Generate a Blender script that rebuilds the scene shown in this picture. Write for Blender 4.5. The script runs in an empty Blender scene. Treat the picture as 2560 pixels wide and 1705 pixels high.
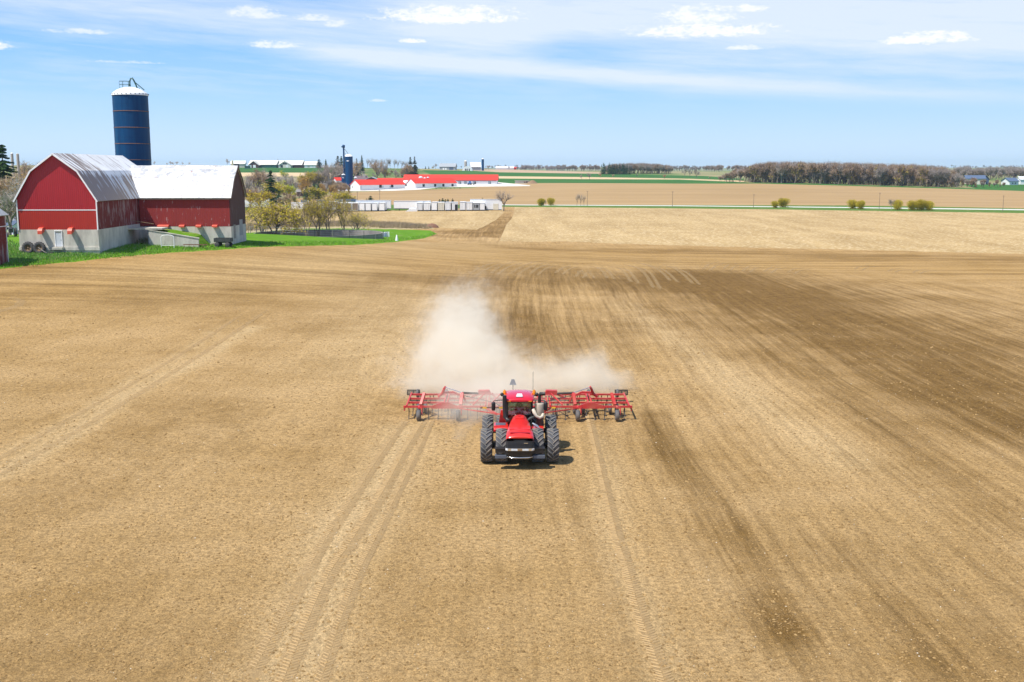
import bpy, math, random
import numpy as np
from mathutils import Vector, Matrix, noise as mnoise
from mathutils.geometry import delaunay_2d_cdt
R = math.radians
S = bpy.context.scene
COL = S.collection

# ---------------------------------------------------------------- camera, sky, sun, exposure
CAM_H, PITCH, FPX = 17.7, R(9.0), 2700.0
cam = bpy.data.objects.new("camera", bpy.data.cameras.new("camera"))
COL.objects.link(cam)
cam.location = (0, 0, CAM_H)
cam.rotation_euler = (math.pi/2 - PITCH, 0, 0)
cam.data.sensor_width = 36.0
cam.data.lens = 36.0*FPX/2560.0
cam.data.clip_start = 0.5
cam.data.clip_end = 30000
S.camera = cam

SUN_TO = Vector((-0.50, -0.30, 1.0)).normalized()       # towards the sun
ELEV = math.asin(SUN_TO.z); AZ = math.atan2(SUN_TO.x, SUN_TO.y)
sun = bpy.data.objects.new("sun", bpy.data.lights.new("sun", 'SUN'))
COL.objects.link(sun)
sun.data.energy = 4.6; sun.data.angle = R(0.55); sun.data.color = (1.0, 0.955, 0.88)
sun.rotation_euler = SUN_TO.to_track_quat('Z', 'Y').to_euler()

class NT:
    """small helper that writes node graphs"""
    def __init__(s, tree): s.t = tree; s.n = tree.nodes; s.l = tree.links
    def node(s, kind, **kw):
        n = s.n.new(kind)
        for k, v in kw.items(): setattr(n, k, v)
        return n
    def put(s, sock, v):
        if v is None: return
        if isinstance(v, bpy.types.NodeSocket): s.l.new(v, sock)
        else:
            if isinstance(v, (tuple, list)) and sock.type == 'RGBA' and len(v) == 3: v = (*v, 1)
            sock.default_value = v
    def m(s, op, a, b=None, c=None, clamp=False):
        n = s.node('ShaderNodeMath', operation=op, use_clamp=clamp)
        for i, v in enumerate((a, b, c)): s.put(n.inputs[i], v)
        return n.outputs[0]
    def vm(s, op, a, b=None):
        n = s.node('ShaderNodeVectorMath', operation=op)
        s.put(n.inputs[0], a)
        if b is not None: s.put(n.inputs[1], b)
        return n.outputs[0]
    def mix(s, f, a, b, mode='MIX'):
        n = s.node('ShaderNodeMix', data_type='RGBA', blend_type=mode)
        s.put(n.inputs[0], f); s.put(n.inputs[6], a); s.put(n.inputs[7], b)
        return n.outputs[2]
    def ramp(s, f, stops, interp='LINEAR'):
        n = s.node('ShaderNodeValToRGB'); s.put(n.inputs[0], f)
        e = n.color_ramp.elements; n.color_ramp.interpolation = interp
        while len(e) < len(stops): e.new(0.5)
        for el, (p, c) in zip(e, stops):
            el.position = p
            el.color = (c, c, c, 1) if isinstance(c, (int, float)) else (*c, 1)
        return n.outputs[0]
    def maprange(s, v, a, b, c=0.0, d=1.0, smooth=False):
        n = s.node('ShaderNodeMapRange', clamp=True)
        if smooth: n.interpolation_type = 'SMOOTHSTEP'
        s.put(n.inputs[0], v)
        for i, x in enumerate((a, b, c, d)): s.put(n.inputs[i+1], x)
        return n.outputs[0]
    def noise(s, vec, scale=1.0, detail=4, rough=.55, dist=0.0, dim='3D'):
        n = s.node('ShaderNodeTexNoise', noise_dimensions=dim)
        if vec is not None: s.put(n.inputs['Vector'], vec)
        s.put(n.inputs['Scale'], scale); s.put(n.inputs['Detail'], detail)
        s.put(n.inputs['Roughness'], rough); s.put(n.inputs['Distortion'], dist)
        return n.outputs[0]
    def scaled(s, vec, sc, loc=(0, 0, 0), rot=(0, 0, 0)):
        n = s.node('ShaderNodeMapping'); s.put(n.inputs[0], vec)
        n.inputs['Scale'].default_value = sc; n.inputs['Location'].default_value = loc
        n.inputs['Rotation'].default_value = rot
        return n.outputs[0]
    def sep(s, v):
        n = s.node('ShaderNodeSeparateXYZ'); s.put(n.inputs[0], v); return n.outputs
    def comb(s, x, y, z):
        n = s.node('ShaderNodeCombineXYZ')
        for i, v in enumerate((x, y, z)): s.put(n.inputs[i], v)
        return n.outputs[0]

def elev_of_row(r): return math.degrees(math.atan((852.5-r)/FPX) - PITCH)
def az_of_col(c): return math.degrees(math.atan((c-1280)/FPX))

world = bpy.data.worlds.new("World"); S.world = world
world.use_nodes = True
w = NT(world.node_tree); w.n.clear()
sky = w.node('ShaderNodeTexSky', sky_type='NISHITA', sun_disc=False)
sky.sun_elevation = ELEV; sky.sun_rotation = AZ; sky.altitude = 300; sky.air_density = 1.0; sky.dust_density = 0.4; sky.ozone_density = 2.5
tc = w.node('ShaderNodeTexCoord').outputs['Generated']
sx, sy, sz = w.sep(w.vm('NORMALIZE', tc))
el = w.m('MULTIPLY', w.m('ARCSINE', sz), 180/math.pi)
az = w.m('MULTIPLY', w.m('ARCTAN2', sx, sy), 180/math.pi)
# clear air: pale at the horizon, bluer with height (values in units of background radiance)
SKYS = 0.12
grad = w.ramp(w.m('DIVIDE', w.m('MAXIMUM', el, 0), 20.0), [
    (0.0, (.60, .74, .88)), (0.065, (.52, .68, .87)), (0.175, (.37, .59, .86)), (0.30, (.25, .49, .81)),
    (0.45, (.15, .37, .73)), (1.0, (.10, .29, .66))])
grad = w.vm('SCALE', grad); grad.node.inputs['Scale'].default_value = 1/SKYS
lowness = w.maprange(el, 10, 35, 1.0, 0.0, True)
skyc = w.mix(lowness, sky.outputs[0], grad)
# thin stratus sheets, flattened towards the horizon like a real layer
ex = w.m('ADD', el, 1.2)
cv = w.comb(w.m('MULTIPLY', az, 0.10), w.m('ADD', w.m('MULTIPLY', el, 0.85), w.m('MULTIPLY', az, 0.05)), 3.7)
n1 = w.noise(cv, 1.0, 6, .6, .35)
cv2 = w.comb(w.m('MULTIPLY', az, 0.30), w.m('ADD', w.m('MULTIPLY', el, 3.2), w.m('MULTIPLY', az, 0.2)), 9.1)
n2 = w.noise(cv2, 1.0, 7, .62, .3)
tilt = w.m('ADD', el, w.m('MULTIPLY', az, 0.075))
def band(center, width, gain, a0=-99, a1=99, soft=5):
    d = w.m('DIVIDE', w.m('SUBTRACT', tilt, center), width)
    g = w.m('EXPONENT', w.m('MULTIPLY', w.m('MULTIPLY', d, d), -1.0))
    if a0 > -90: g = w.m('MULTIPLY', g, w.maprange(az, a0, a0+soft, 0, 1, True))
    if a1 < 90: g = w.m('MULTIPLY', g, w.maprange(az, a1-soft, a1, 1, 0, True))
    return w.m('MULTIPLY', g, gain)
veil = w.m('ADD', w.m('MULTIPLY', w.m('ADD', w.m('MULTIPLY', n1, 0.55), w.m('MULTIPLY', n2, 0.45)), 1.0), 0.0)
bsum = band(5.15, .50, .60, -14, 99, 7)
for c, wd, g, a0, a1 in ((6.5, .95, .46, -99, 4), (8.6, 1.1, .34, -12, 99), (4.9, .22, .16, -30, -15), (7.4, .9, .46, -8, 99), (9.6, 1.2, .42, -99, 99), (5.2, .25, .14, -99, -8), (6.2, .35, .22, 4, 99)):
    bsum = w.m('ADD', bsum, band(c, wd, g, a0, a1))
veil = w.maprange(w.m('ADD', w.m('MULTIPLY', veil, 1.15), w.m('SUBTRACT', bsum, 0.20)), 0.32, 0.98, 0.0, 0.84)
veil = w.m('MULTIPLY', veil, w.maprange(el, 2.4, 4.6, 0.0, 1.0, True))
# small fair-weather cumulus: flat base, broken tops
warp = w.noise(w.comb(w.m('MULTIPLY', az, 1.3), w.m('MULTIPLY', el, 3.0), 0.0), 1.0, 7, .68)
warp2 = w.noise(w.comb(w.m('MULTIPLY', az, 4.5), w.m('MULTIPLY', el, 8.0), 5.0), 1.0, 5, .6)
cum = None
for (c, r, wc, hr, k) in ((1130, 44, 185, 34, 1.0), (1745, 86, 190, 26, 1.0), (1725, 50, 100, 36, .85), (1840, 33, 70, 14, .8), (2290, 120, 125, 22, 1.0), (2030, 2, 70, 18, 1.), (1036, 105, 36, 9, .9),
                    (655, 45, 80, 22, .62), (800, 52, 55, 12, .6), (700, 121, 70, 14, .75), (230, 104, 80, 10, .6), (8, 145, 70, 18, .9), (340, 171, 90, 5, .4), (855, 66, 30, 15, .6), (950, 253, 30, 5, .45), (1850, 127, 60, 9, .7)):
    a0, e0 = az_of_col(c), elev_of_row(r); da = abs(az_of_col(c+wc)-a0); de = abs(elev_of_row(r+hr)-e0)
    u = w.m('DIVIDE', w.m('SUBTRACT', az, a0), da)
    v = w.m('DIVIDE', w.m('SUBTRACT', el, e0), de)
    v = w.m('MAXIMUM', v, w.m('MULTIPLY', v, -1.9))         # falls off faster below: a flat base
    q = w.m('MULTIPLY', w.m('SUBTRACT', 1.0, w.m('ADD', w.m('MULTIPLY', u, u), w.m('MULTIPLY', v, v))), 1.0)
    q = w.m('MULTIPLY', w.maprange(w.m('ADD', w.m('MAXIMUM', q, -1.0), w.m('MULTIPLY', w.m('SUBTRACT', w.m('ADD', w.m('MULTIPLY', warp, .7), w.m('MULTIPLY', warp2, .3)), 0.5), 5.0)), -0.1, 1.1, 0, 1, True), k)
    cum = q if cum is None else w.m('MAXIMUM', cum, q)
veilc = tuple(x/SKYS for x in (.675, .735, .85))
cumc = tuple(x/SKYS for x in (.86, .86, .88))
skyc = w.mix(veil, skyc, (*veilc, 1))
cshade = w.mix(w.maprange(warp, .36, .56), tuple(x/SKYS for x in (.78, .81, .87))+(1,), (*cumc, 1))
skyc = w.mix(w.m('MULTIPLY', cum, .95), skyc, cshade)
bg = w.node('ShaderNodeBackground'); w.put(bg.inputs[0], skyc); bg.inputs[1].default_value = SKYS
wo = w.node('ShaderNodeOutputWorld'); w.l.new(bg.outputs[0], wo.inputs[0])
world.cycles.sampling_method = 'MANUAL'; world.cycles.sample_map_resolution = 512

S.view_settings.view_transform = 'Standard'; S.view_settings.look = 'None'
S.view_settings.exposure = 0.36; S.view_settings.gamma = 1.0
S.view_settings.use_curve_mapping = False
S.render.engine = 'CYCLES'
S.cycles.max_bounces = 8; S.cycles.diffuse_bounces = 3; S.cycles.glossy_bounces = 3
S.cycles.transmission_bounces = 4; S.cycles.volume_bounces = 5; S.cycles.transparent_max_bounces = 24
S.cycles.volume_step_rate = 1.0; S.cycles.volume_max_steps = 256
S.cycles.use_denoising = True; S.cycles.denoiser = 'OPENIMAGEDENOISE'; S.cycles.denoising_input_passes = 'RGB_ALBEDO_NORMAL'; S.cycles.denoising_prefilter = 'ACCURATE'; S.cycles.sample_clamp_indirect = 4

# ---------------------------------------------------------------- photo pixel <-> world
CP, SP = math.cos(PITCH), math.sin(PITCH)
def ray(c, r):
    u, v = (c-1280)/FPX, (852.5-r)/FPX
    return Vector((u, CP + v*SP, -SP + v*CP))
def at(c, r, y):
    """point on the pixel's ray at world depth y"""
    d = ray(c, r); return Vector((d.x/d.y*y, y, CAM_H + d.z/d.y*y))
def proj(x, y, z):
    H = CAM_H - z
    dep = y*CP + H*SP
    dep = np.maximum(dep, 1e-3)
    return 1280 + FPX*x/dep, 852.5 - FPX*(y*SP - H*CP)/dep

YK = np.array([0, 560, 700, 850, 1000, 1150, 1300, 1500, 2000, 3000, 4500, 7000, 9500.])
CK = np.array([-1500, 0, 500, 700, 900, 1050, 1250, 1500, 1900, 2560, 4200.])
ZT = np.array([
    [0, 0, 1.5, 4.5, 9, 14, 19, 22, 18, 16, 12, 14, 14],
    [0, 0, 1.5, 4.5, 9.5, 15.5, 20.5, 24, 19, 16, 12, 16, 14],
    [0, 0, 1, 3.5, 8.5, 15, 20.2, 24.2, 20, 17, 12, 16, 14],
    [0, 0, 1, 3.5, 8, 14.4, 20.3, 22, 19, 17, 12, 18, 14],
    [0, 0, 1, 3.4, 8, 13.6, 19.6, 20.5, 19, 17, 12, 22, 14],
    [0, 0, 1.5, 4, 8, 12.5, 17.4, 19.5, 16, 16, 12, 26, 14],
    [0, 0, 2, 5, 8.8, 12.6, 16.2, 18.3, 16, 15, 13, 30, 14],
    [0, 0, 3, 6.6, 8.7, 10.7, 12.9, 14.7, 15.5, 15.6, 14, 35, 14],
    [0, 0, 3, 6.8, 8.6, 10.0, 11.2, 12.6, 14, 15.2, 14, 27, 14],
    [0, 0, 1.8, 4.8, 7.2, 8.9, 10.3, 11.8, 13.5, 15.0, 14, 33, 14],
    [0, 0, 1.8, 4.8, 7.2, 8.9, 10.3, 11.8, 13.5, 15.0, 14, 25, 14.]])
YG = np.linspace(0, 9500, 3801)
def _pchip(xk, yk, xg):
    h = np.diff(xk); d = np.diff(yk)/h
    m = np.zeros(len(xk)); m[0] = d[0]; m[-1] = d[-1]
    for i in range(1, len(xk)-1):
        if d[i-1]*d[i] > 0: m[i] = 2*d[i-1]*d[i]/(d[i-1]+d[i])
    i = np.clip(np.searchsorted(xk, xg)-1, 0, len(h)-1)
    t = (xg-xk[i])/h[i]
    return (2*t**3-3*t**2+1)*yk[i] + (t**3-2*t**2+t)*h[i]*m[i] + (-2*t**3+3*t**2)*yk[i+1] + (t**3-t**2)*h[i]*m[i+1]
ZG = np.array([_pchip(YK, z, YG) for z in ZT])
def ground(x, y):
    x = np.asarray(x, float); y = np.asarray(y, float)
    yc = np.clip(y, 1, 9499)
    c = np.clip(1280 + FPX*x/(yc*CP + 6), -1499, 4199)
    ci = np.clip(np.searchsorted(CK, c)-1, 0, len(CK)-2); ct = (c-CK[ci])/(CK[ci+1]-CK[ci]); ct = ct*ct*(3-2*ct)
    yi = np.clip((yc/2.5).astype(int), 0, len(YG)-2); yt = (yc-YG[yi])/2.5
    z0 = ZG[ci, yi]*(1-yt) + ZG[ci, yi+1]*yt
    z1 = ZG[ci+1, yi]*(1-yt) + ZG[ci+1, yi+1]*yt
    z = z0*(1-ct) + z1*ct
    # the rise the barns stand on
    z = z + 5.9*np.exp(-0.5*(((x+76)/44)**2 + ((y-197)/50)**2))
    z = z + 0.25*np.sin(x*.021+1)*np.sin(y*.017)*np.clip((y-90)/80, 0, 1)
    far = np.clip((y-5200)/1500, 0, 1)
    z = z + far*(2.5*np.sin(x*.0041+.5) + 2.0*np.sin(x*.0093+2.1))
    return z
def gz(x, y): return float(ground(x, y))
def hit(c, r, y0=20, y1=9000):
    """where the pixel's ray meets the terrain"""
    d = ray(c, r); k = d.x/d.y; q = d.z/d.y
    ys = np.concatenate([np.arange(y0, 700, 1.0), np.arange(700, 2500, 3.0), np.arange(2500, 9000, 15.0)])
    ys = ys[(ys >= y0) & (ys <= y1)]
    f = CAM_H + q*ys - ground(k*ys, ys)
    i = np.argmax(f < 0)
    if f[i] >= 0:
        j = int(np.argmin(np.abs(f))) ; y = ys[j]
        return Vector((k*y, y, gz(k*y, y)))
    a, b = ys[max(i-1, 0)], ys[i]
    for _ in range(24):
        mid = (a+b)/2
        if CAM_H + q*mid - gz(k*mid, mid) < 0: b = mid
        else: a = mid
    return Vector((k*b, b, gz(k*b, b)))
def on(x, y): return Vector((x, y, gz(x, y)))

# ---------------------------------------------------------------- materials
MATS = {}
def newmat(name):
    m = bpy.data.materials.new(name); m.use_nodes = True
    g = NT(m.node_tree); g.n.clear()
    b = g.node('ShaderNodeBsdfPrincipled'); o = g.node('ShaderNodeOutputMaterial')
    g.l.new(b.outputs[0], o.inputs[0])
    MATS[name] = m
    return m, g, b
def bump(g, b, h, strength=.4, dist=.02):
    n = g.node('ShaderNodeBump'); n.inputs['Strength'].default_value = strength; n.inputs['Distance'].default_value = dist
    g.put(n.inputs['Height'], h); g.l.new(n.outputs[0], b.inputs['Normal'])
def simple(name, col, rough=.6, metal=0.0, vary=.15, scale=2.0, dirt=None, dirtamt=.35, dscale=.8, coat=0.0, bumps=0.0, sc3=(1, 1, 1)):
    m, g, b = newmat(name)
    P = g.scaled(g.node('ShaderNodeTexCoord').outputs['Object'], sc3)
    n = g.noise(P, scale, 5, .6)
    dark = tuple(max(0, c*(1-vary)) for c in col); lite = tuple(min(1, c*(1+vary)) for c in col)
    cc = g.mix(g.maprange(n, .3, .7), (*dark, 1), (*lite, 1))
    if dirt:
        d = g.maprange(g.noise(P, dscale, 6, .65), .45, .7, 0, dirtamt)
        cc = g.mix(d, cc, (*dirt, 1))
    g.put(b.inputs['Base Color'], cc)
    b.inputs['Roughness'].default_value = rough; b.inputs['Metallic'].default_value = metal
    if coat: b.inputs['Coat Weight'].default_value = coat; b.inputs['Coat Roughness'].default_value = .12
    if bumps: bump(g, b, n, bumps)
    return m
# ---------------------------------------------------------------- the ground
def mask_attr(g, name):
    n = g.node('ShaderNodeAttribute'); n.attribute_name = name; n.attribute_type = 'GEOMETRY'
    return n.outputs['Fac']
def soil_material(name='soil', track=False):
    m, g, b = newmat(name)
    P = g.node('ShaderNodeNewGeometry').outputs['Position']
    px, py, pz = g.sep(P)
    # tillage streaks run along y, with a slow wander
    wander = g.m('MULTIPLY', g.m('SUBTRACT', g.noise(g.comb(g.m('MULTIPLY', px, .02), g.m('MULTIPLY', py, .012), 0), 1, 2), .5), 5.0)
    xs = g.m('ADD', px, wander)
    st1 = g.noise(g.comb(g.m('MULTIPLY', xs, 1.6), g.m('MULTIPLY', py, .035), 2.0), 1, 5, .62)
    st2 = g.noise(g.comb(g.m('MULTIPLY', xs, .42), g.m('MULTIPLY', py, .022), 7.0), 1, 4, .6)
    sth = g.noise(g.comb(g.m('MULTIPLY', px, .02), g.m('MULTIPLY', py, .38), 4.0), 1, 5, .62)
    blot = g.noise(P, .085, 6, .64)
    med = g.noise(P, .85, 5, .68)
    fine = g.noise(P, 4.0, 6, .78)
    fine2 = g.noise(P, 15.0, 4, .75)
    vor = g.node('ShaderNodeTexVoronoi'); g.put(vor.inputs['Vector'], P); vor.inputs['Scale'].default_value = 7.0
    moist = mask_attr(g, 'moist'); across = mask_attr(g, 'across'); pale = mask_attr(g, 'pale')
    streak = g.mix(across, g.m('ADD', g.m('MULTIPLY', st1, .5), g.m('MULTIPLY', st2, .5)), sth)
    st3 = g.noise(g.comb(g.m('MULTIPLY', xs, 5.5), g.m('MULTIPLY', py, .22), 11.0), 1, 4, .65)
    S1 = g.maprange(streak, .34, .66); S3 = g.mix(across, g.maprange(st3, .32, .68), (.5, .5, .5))
    B = g.maprange(blot, .34, .66); Md = g.maprange(med, .3, .7); Fn = g.maprange(fine, .3, .7)
    amp = g.maprange(g.m('ADD', px, g.m('MULTIPLY', g.m('SUBTRACT', py, 50), .12)), -12, 12, .28, 1.0, True)
    amp = g.m('MAXIMUM', amp, g.m('MULTIPLY', across, .9))
    S1 = g.m('ADD', .5, g.m('MULTIPLY', g.m('SUBTRACT', S1, .5), amp)); S3 = g.m('ADD', .5, g.m('MULTIPLY', g.m('SUBTRACT', g.sep(S3)[0], .5), amp))
    t = g.m('ADD', g.m('MULTIPLY', S1, .34), g.m('MULTIPLY', B, .20))
    t = g.m('ADD', t, g.m('MULTIPLY', Md, .17))
    t = g.m('ADD', t, g.m('MULTIPLY', Fn, .15))
    t = g.m('ADD', t, g.m('MULTIPLY', S3, .18))
    t = g.m('ADD', t, g.m('MULTIPLY', moist, .34))
    wet = g.maprange(t, .50, .98, 0, 1)
    wet = g.m('POWER', wet, 1.1)
    dry = g.mix(g.maprange(blot, .35, .65), (.452, .296, .134, 1), (.385, .242, .096, 1))
    dry = g.mix(g.m('MULTIPLY', pale, .8), dry, (.54, .385, .20, 1))
    # warmer, browner earth on the near headland
    dry = g.mix(g.m('MULTIPLY', across, .45), dry, (.34, .20, .058, 1))
    wetc = g.mix(g.maprange(med, .35, .7), (.145, .080, .022, 1), (.235, .136, .042, 1))
    c = g.mix(wet, dry, wetc)
    sp = g.maprange(fine, .38, .60, .66, 1.24)
    c = g.mix(1.0, c, g.comb(sp, sp, sp), 'MULTIPLY')
    sp2 = g.maprange(fine2, .38, .60, .70, 1.24)
    c = g.mix(1.0, c, g.comb(sp2, sp2, sp2), 'MULTIPLY')
    ks = g.maprange(g.mix(across, st1, sth), .32, .68, g.m('ADD', 1.0, g.m('MULTIPLY', amp, .14)), g.m('SUBTRACT', 1.0, g.m('MULTIPLY', amp, .14))); c = g.mix(1.0, c, g.comb(ks, ks, ks), 'MULTIPLY')
    g.put(b.inputs['Base Color'], c)
    b.inputs['Roughness'].default_value = .95; b.inputs['Specular IOR Level'].default_value = .1
    h = g.m('ADD', g.m('MULTIPLY', fine, .7), g.m('MULTIPLY', fine2, .25))
    h = g.m('ADD', h, g.m('MULTIPLY', med, .8))
    bump(g, b, h, 1.0, .16)
    return m
soil_material()

def field_material(name, cols, along=(0.5, .06), speck=None, scale=.12, rough=.95, sp=(.85, 1.15), bumpd=.1, rows=None):
    m, g, b = newmat(name)
    P = g.node('ShaderNodeNewGeometry').outputs['Position']
    px, py, pz = g.sep(P)
    st = g.noise(g.comb(g.m('MULTIPLY', px, along[0]), g.m('MULTIPLY', py, along[1]), 1.0), 1, 5, .6)
    bl = g.noise(P, scale, 6, .62)
    c = g.mix(g.maprange(g.m('ADD', g.m('MULTIPLY', st, .62), g.m('MULTIPLY', bl, .38)), .40, .61), (*cols[0], 1), (*cols[1], 1))
    fine = g.noise(P, 3.0, 5, .7)
    k = g.maprange(fine, .3, .7, sp[0], sp[1])
    c = g.mix(1.0, c, g.comb(k, k, k), 'MULTIPLY')
    if speck:
        s = g.maprange(g.noise(g.scaled(P, (1.0, .7, 1)), speck[1], 3, .7), speck[2], speck[2]+.1, 0, speck[3])
        c = g.mix(s, c, (*speck[0], 1))
    g.put(b.inputs['Base Color'], c)
    b.inputs['Roughness'].default_value = rough; b.inputs['Specular IOR Level'].default_value = .1
    bump(g, b, fine, .8, bumpd)
    return m
field_material('stubble', [(.36, .24, .10), (.50, .35, .165)], (.10, .012), ((.76, .63, .42), 1.0, .53, .6), .06, sp=(.74, 1.18))
field_material('far_tilled', [(.34, .225, .105), (.41, .275, .135)], (.004, .05), None, .01, sp=(.95, 1.05))
field_material('far_tan', [(.55, .40, .23), (.62, .47, .28)], (.004, .03), None, .01, sp=(.95, 1.05))
field_material('far_pink', [(.42, .29, .19), (.50, .36, .24)], (.004, .03), None, .01, sp=(.95, 1.05))
field_material('winter_wheat', [(.035, .11, .022), (.055, .16, .03)], (.01, .05), None, .02, sp=(.9, 1.1))
field_material('pasture', [(.08, .15, .035), (.15, .19, .06)], (.02, .05), ((.34, .27, .14), .08, .52, .6), .03)
field_material('lawn', [(.085, .20, .008), (.135, .275, .014)], (.3, .5), ((.30, .27, .12), .22, .62, .6), .18, sp=(.8, 1.15))
field_material('dry_grass', [(.42, .33, .19), (.30, .27, .12)], (.3, .4), ((.55, .46, .31), .5, .55, .7), .2)
field_material('verge', [(.075, .16, .025), (.12, .18, .035)], (.05, .5), ((.34, .27, .14), .15, .60, .8), .06)
field_material('gravel', [(.62, .57, .50), (.70, .66, .60)], (.2, .2), None, .2)
field_material('road', [(.60, .58, .54), (.66, .64, .60)], (.05, .3), None, .2)
field_material('far_farmland', [(.33, .27, .14), (.20, .22, .09)], (.003, .012), ((.10, .20, .045), .006, .50, .8), .004)
field_material('scrub', [(.30, .24, .15), (.20, .20, .085)], (.1, .1), ((.42, .33, .2), .1, .55, .7), .05)

# regions drawn on the photograph and laid on the terrain (last one wins)
REG = [
 # name, material, polygon, y limits
 ('stubble_field', 'stubble', [(560, 575), (560, 500), (1000, 500), (1264, 516), (1258, 532), (1242, 548), (1206, 568), (1192, 574), (1100, 569), (960, 573), (900, 578), (700, 578)], 235, 620),
 ('stubble_field', 'stubble', [(1287, 516), (1500, 519), (1900, 523), (2300, 529), (2560, 533), (3300, 540), (3300, 652), (2560, 635), (2250, 627), (1900, 619), (1600, 611), (1420, 604), (1248, 603), (1256, 585), (1266, 562), (1280, 545), (1285, 530)], 200, 620),
 ('verge', 'verge', [(600, 499), (1000, 505), (1262, 509), (1286, 510), (1700, 511), (2100, 512), (2560, 521), (3300, 530), (3300, 541), (2560, 533), (2300, 529), (1900, 523), (1500, 519), (1264, 517), (1000, 526), (600, 526)], 300, 640),
 ('mid_field', 'far_tilled', [(580, 512), (900, 480), (1000, 476), (1060, 474), (1180, 470), (1240, 460), (1330, 458), (1500, 457), (1700, 459), (1900, 459), (2060, 463), (2300, 470), (2440, 473), (2560, 478), (3300, 492), (3300, 526), (2560, 519), (2100, 513.5), (1700, 512.5), (1286, 511.5)], 380, 1100),
 ('road', 'road', [(1165, 509.5), (1286, 511.5), (1700, 513.5), (2100, 517.5), (2560, 523), (3300, 531), (3300, 535), (2560, 525.5), (2100, 519.5), (1700, 515.2), (1286, 513), (1165, 511.5)], 380, 640),
 ('wheat_strip', 'winter_wheat', [(1236, 446), (1450, 448), (1700, 449), (1860, 456), (1900, 459), (1700, 459), (1330, 457), (1240, 459)], 700, 1400),
 ('wheat_strip', 'winter_wheat', [(1870, 456), (2060, 460), (2300, 467), (2440, 471), (2400, 460), (2560, 461), (3300, 470), (3300, 493), (2560, 477.5), (2300, 469.5), (2060, 462.5), (1900, 459)], 600, 1400),
 ('tan_strip', 'far_tan', [(1236, 440.5), (1480, 443), (1730, 447.5), (1860, 452), (1860, 455), (1700, 448.6), (1450, 447.6), (1236, 446)], 700, 1900),
 ('upper_wheat', 'winter_wheat', [(1020, 430), (1050, 425.5), (1180, 427), (1250, 431), (1420, 433.5), (1560, 435), (1760, 440), (1860, 447), (1860, 451.5), (1730, 446), (1480, 442.5), (1236, 440), (1020, 440)], 800, 2600),
 ('upper_field', 'far_pink', [(1180, 422.5), (1260, 423.5), (1380, 427), (1500, 431), (1560, 433), (1560, 435), (1420, 433), (1250, 430.5), (1180, 426.5)], 900, 3200),
 ('hill_wheat', 'winter_wheat', [(598, 416), (860, 416), (880, 423), (850, 431.5), (598, 431.5)], 900, 1420),
 ('hill_field', 'far_tan', [(300, 410), (598, 412), (598, 419), (300, 419)], 1180, 2500),
 ('hill_field', 'far_tan', [(300, 431.5), (850, 431.5), (850, 441), (300, 441)], 800, 1400),
 ('scrubland', 'scrub', [(-700, 441), (850, 441), (880, 471), (840, 480), (600, 512), (-700, 530)], 380, 1300),
 ('pasture', 'pasture', [(870, 418), (1040, 420), (1100, 445), (1100, 470), (830, 466), (850, 441)], 700, 1500),
 ('green_yard', 'pasture', [(710, 459), (850, 456), (850, 479), (700, 480)], 500, 1100),
 ('farm_yard', 'gravel', [(812, 462), (900, 458), (1240, 455), (1325, 463), (1325, 465), (1100, 468), (1050, 474), (980, 477), (840, 478)], 600, 1100),
 ('pit_bank', 'dry_grass', [(600, 590), (600, 560), (700, 558), (960, 560), (1078, 562), (1085, 572), (960, 574), (760, 574)], 190, 420),
 ('lawn', 'lawn', [(-700, 700), (-200, 684), (0, 672), (90, 662), (180, 655), (300, 641), (420, 632), (560, 624), (640, 618), (790, 614), (900, 612), (1000, 604), (1060, 596), (1092, 584), (1075, 576), (960, 573), (850, 571), (740, 572), (600, 584), (560, 556), (-60, 556), (-700, 560)], 60, 420),
 ('farm_lane', 'gravel', [(-300, 588), (20, 583), (50, 579), (50, 583), (24, 588), (-300, 596)], 100, 420),
]
def densify(poly, step=18):
    out = []
    for i, a in enumerate(poly):
        b = poly[(i+1) % len(poly)]
        n = max(1, int(math.hypot(b[0]-a[0], b[1]-a[1])/step))
        for k in range(n): out.append((a[0]+(b[0]-a[0])*k/n, a[1]+(b[1]-a[1])*k/n))
    return out
def inside(poly, X, Y):
    res = np.zeros(X.shape, bool); n = len(poly)
    for i in range(n):
        x0, y0 = poly[i]; x1, y1 = poly[(i+1) % n]
        if y0 == y1: continue
        c = ((y0 > Y) != (y1 > Y)) & (X < (x1-x0)*(Y-y0)/(y1-y0)+x0)
        res ^= c
    return res

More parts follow.
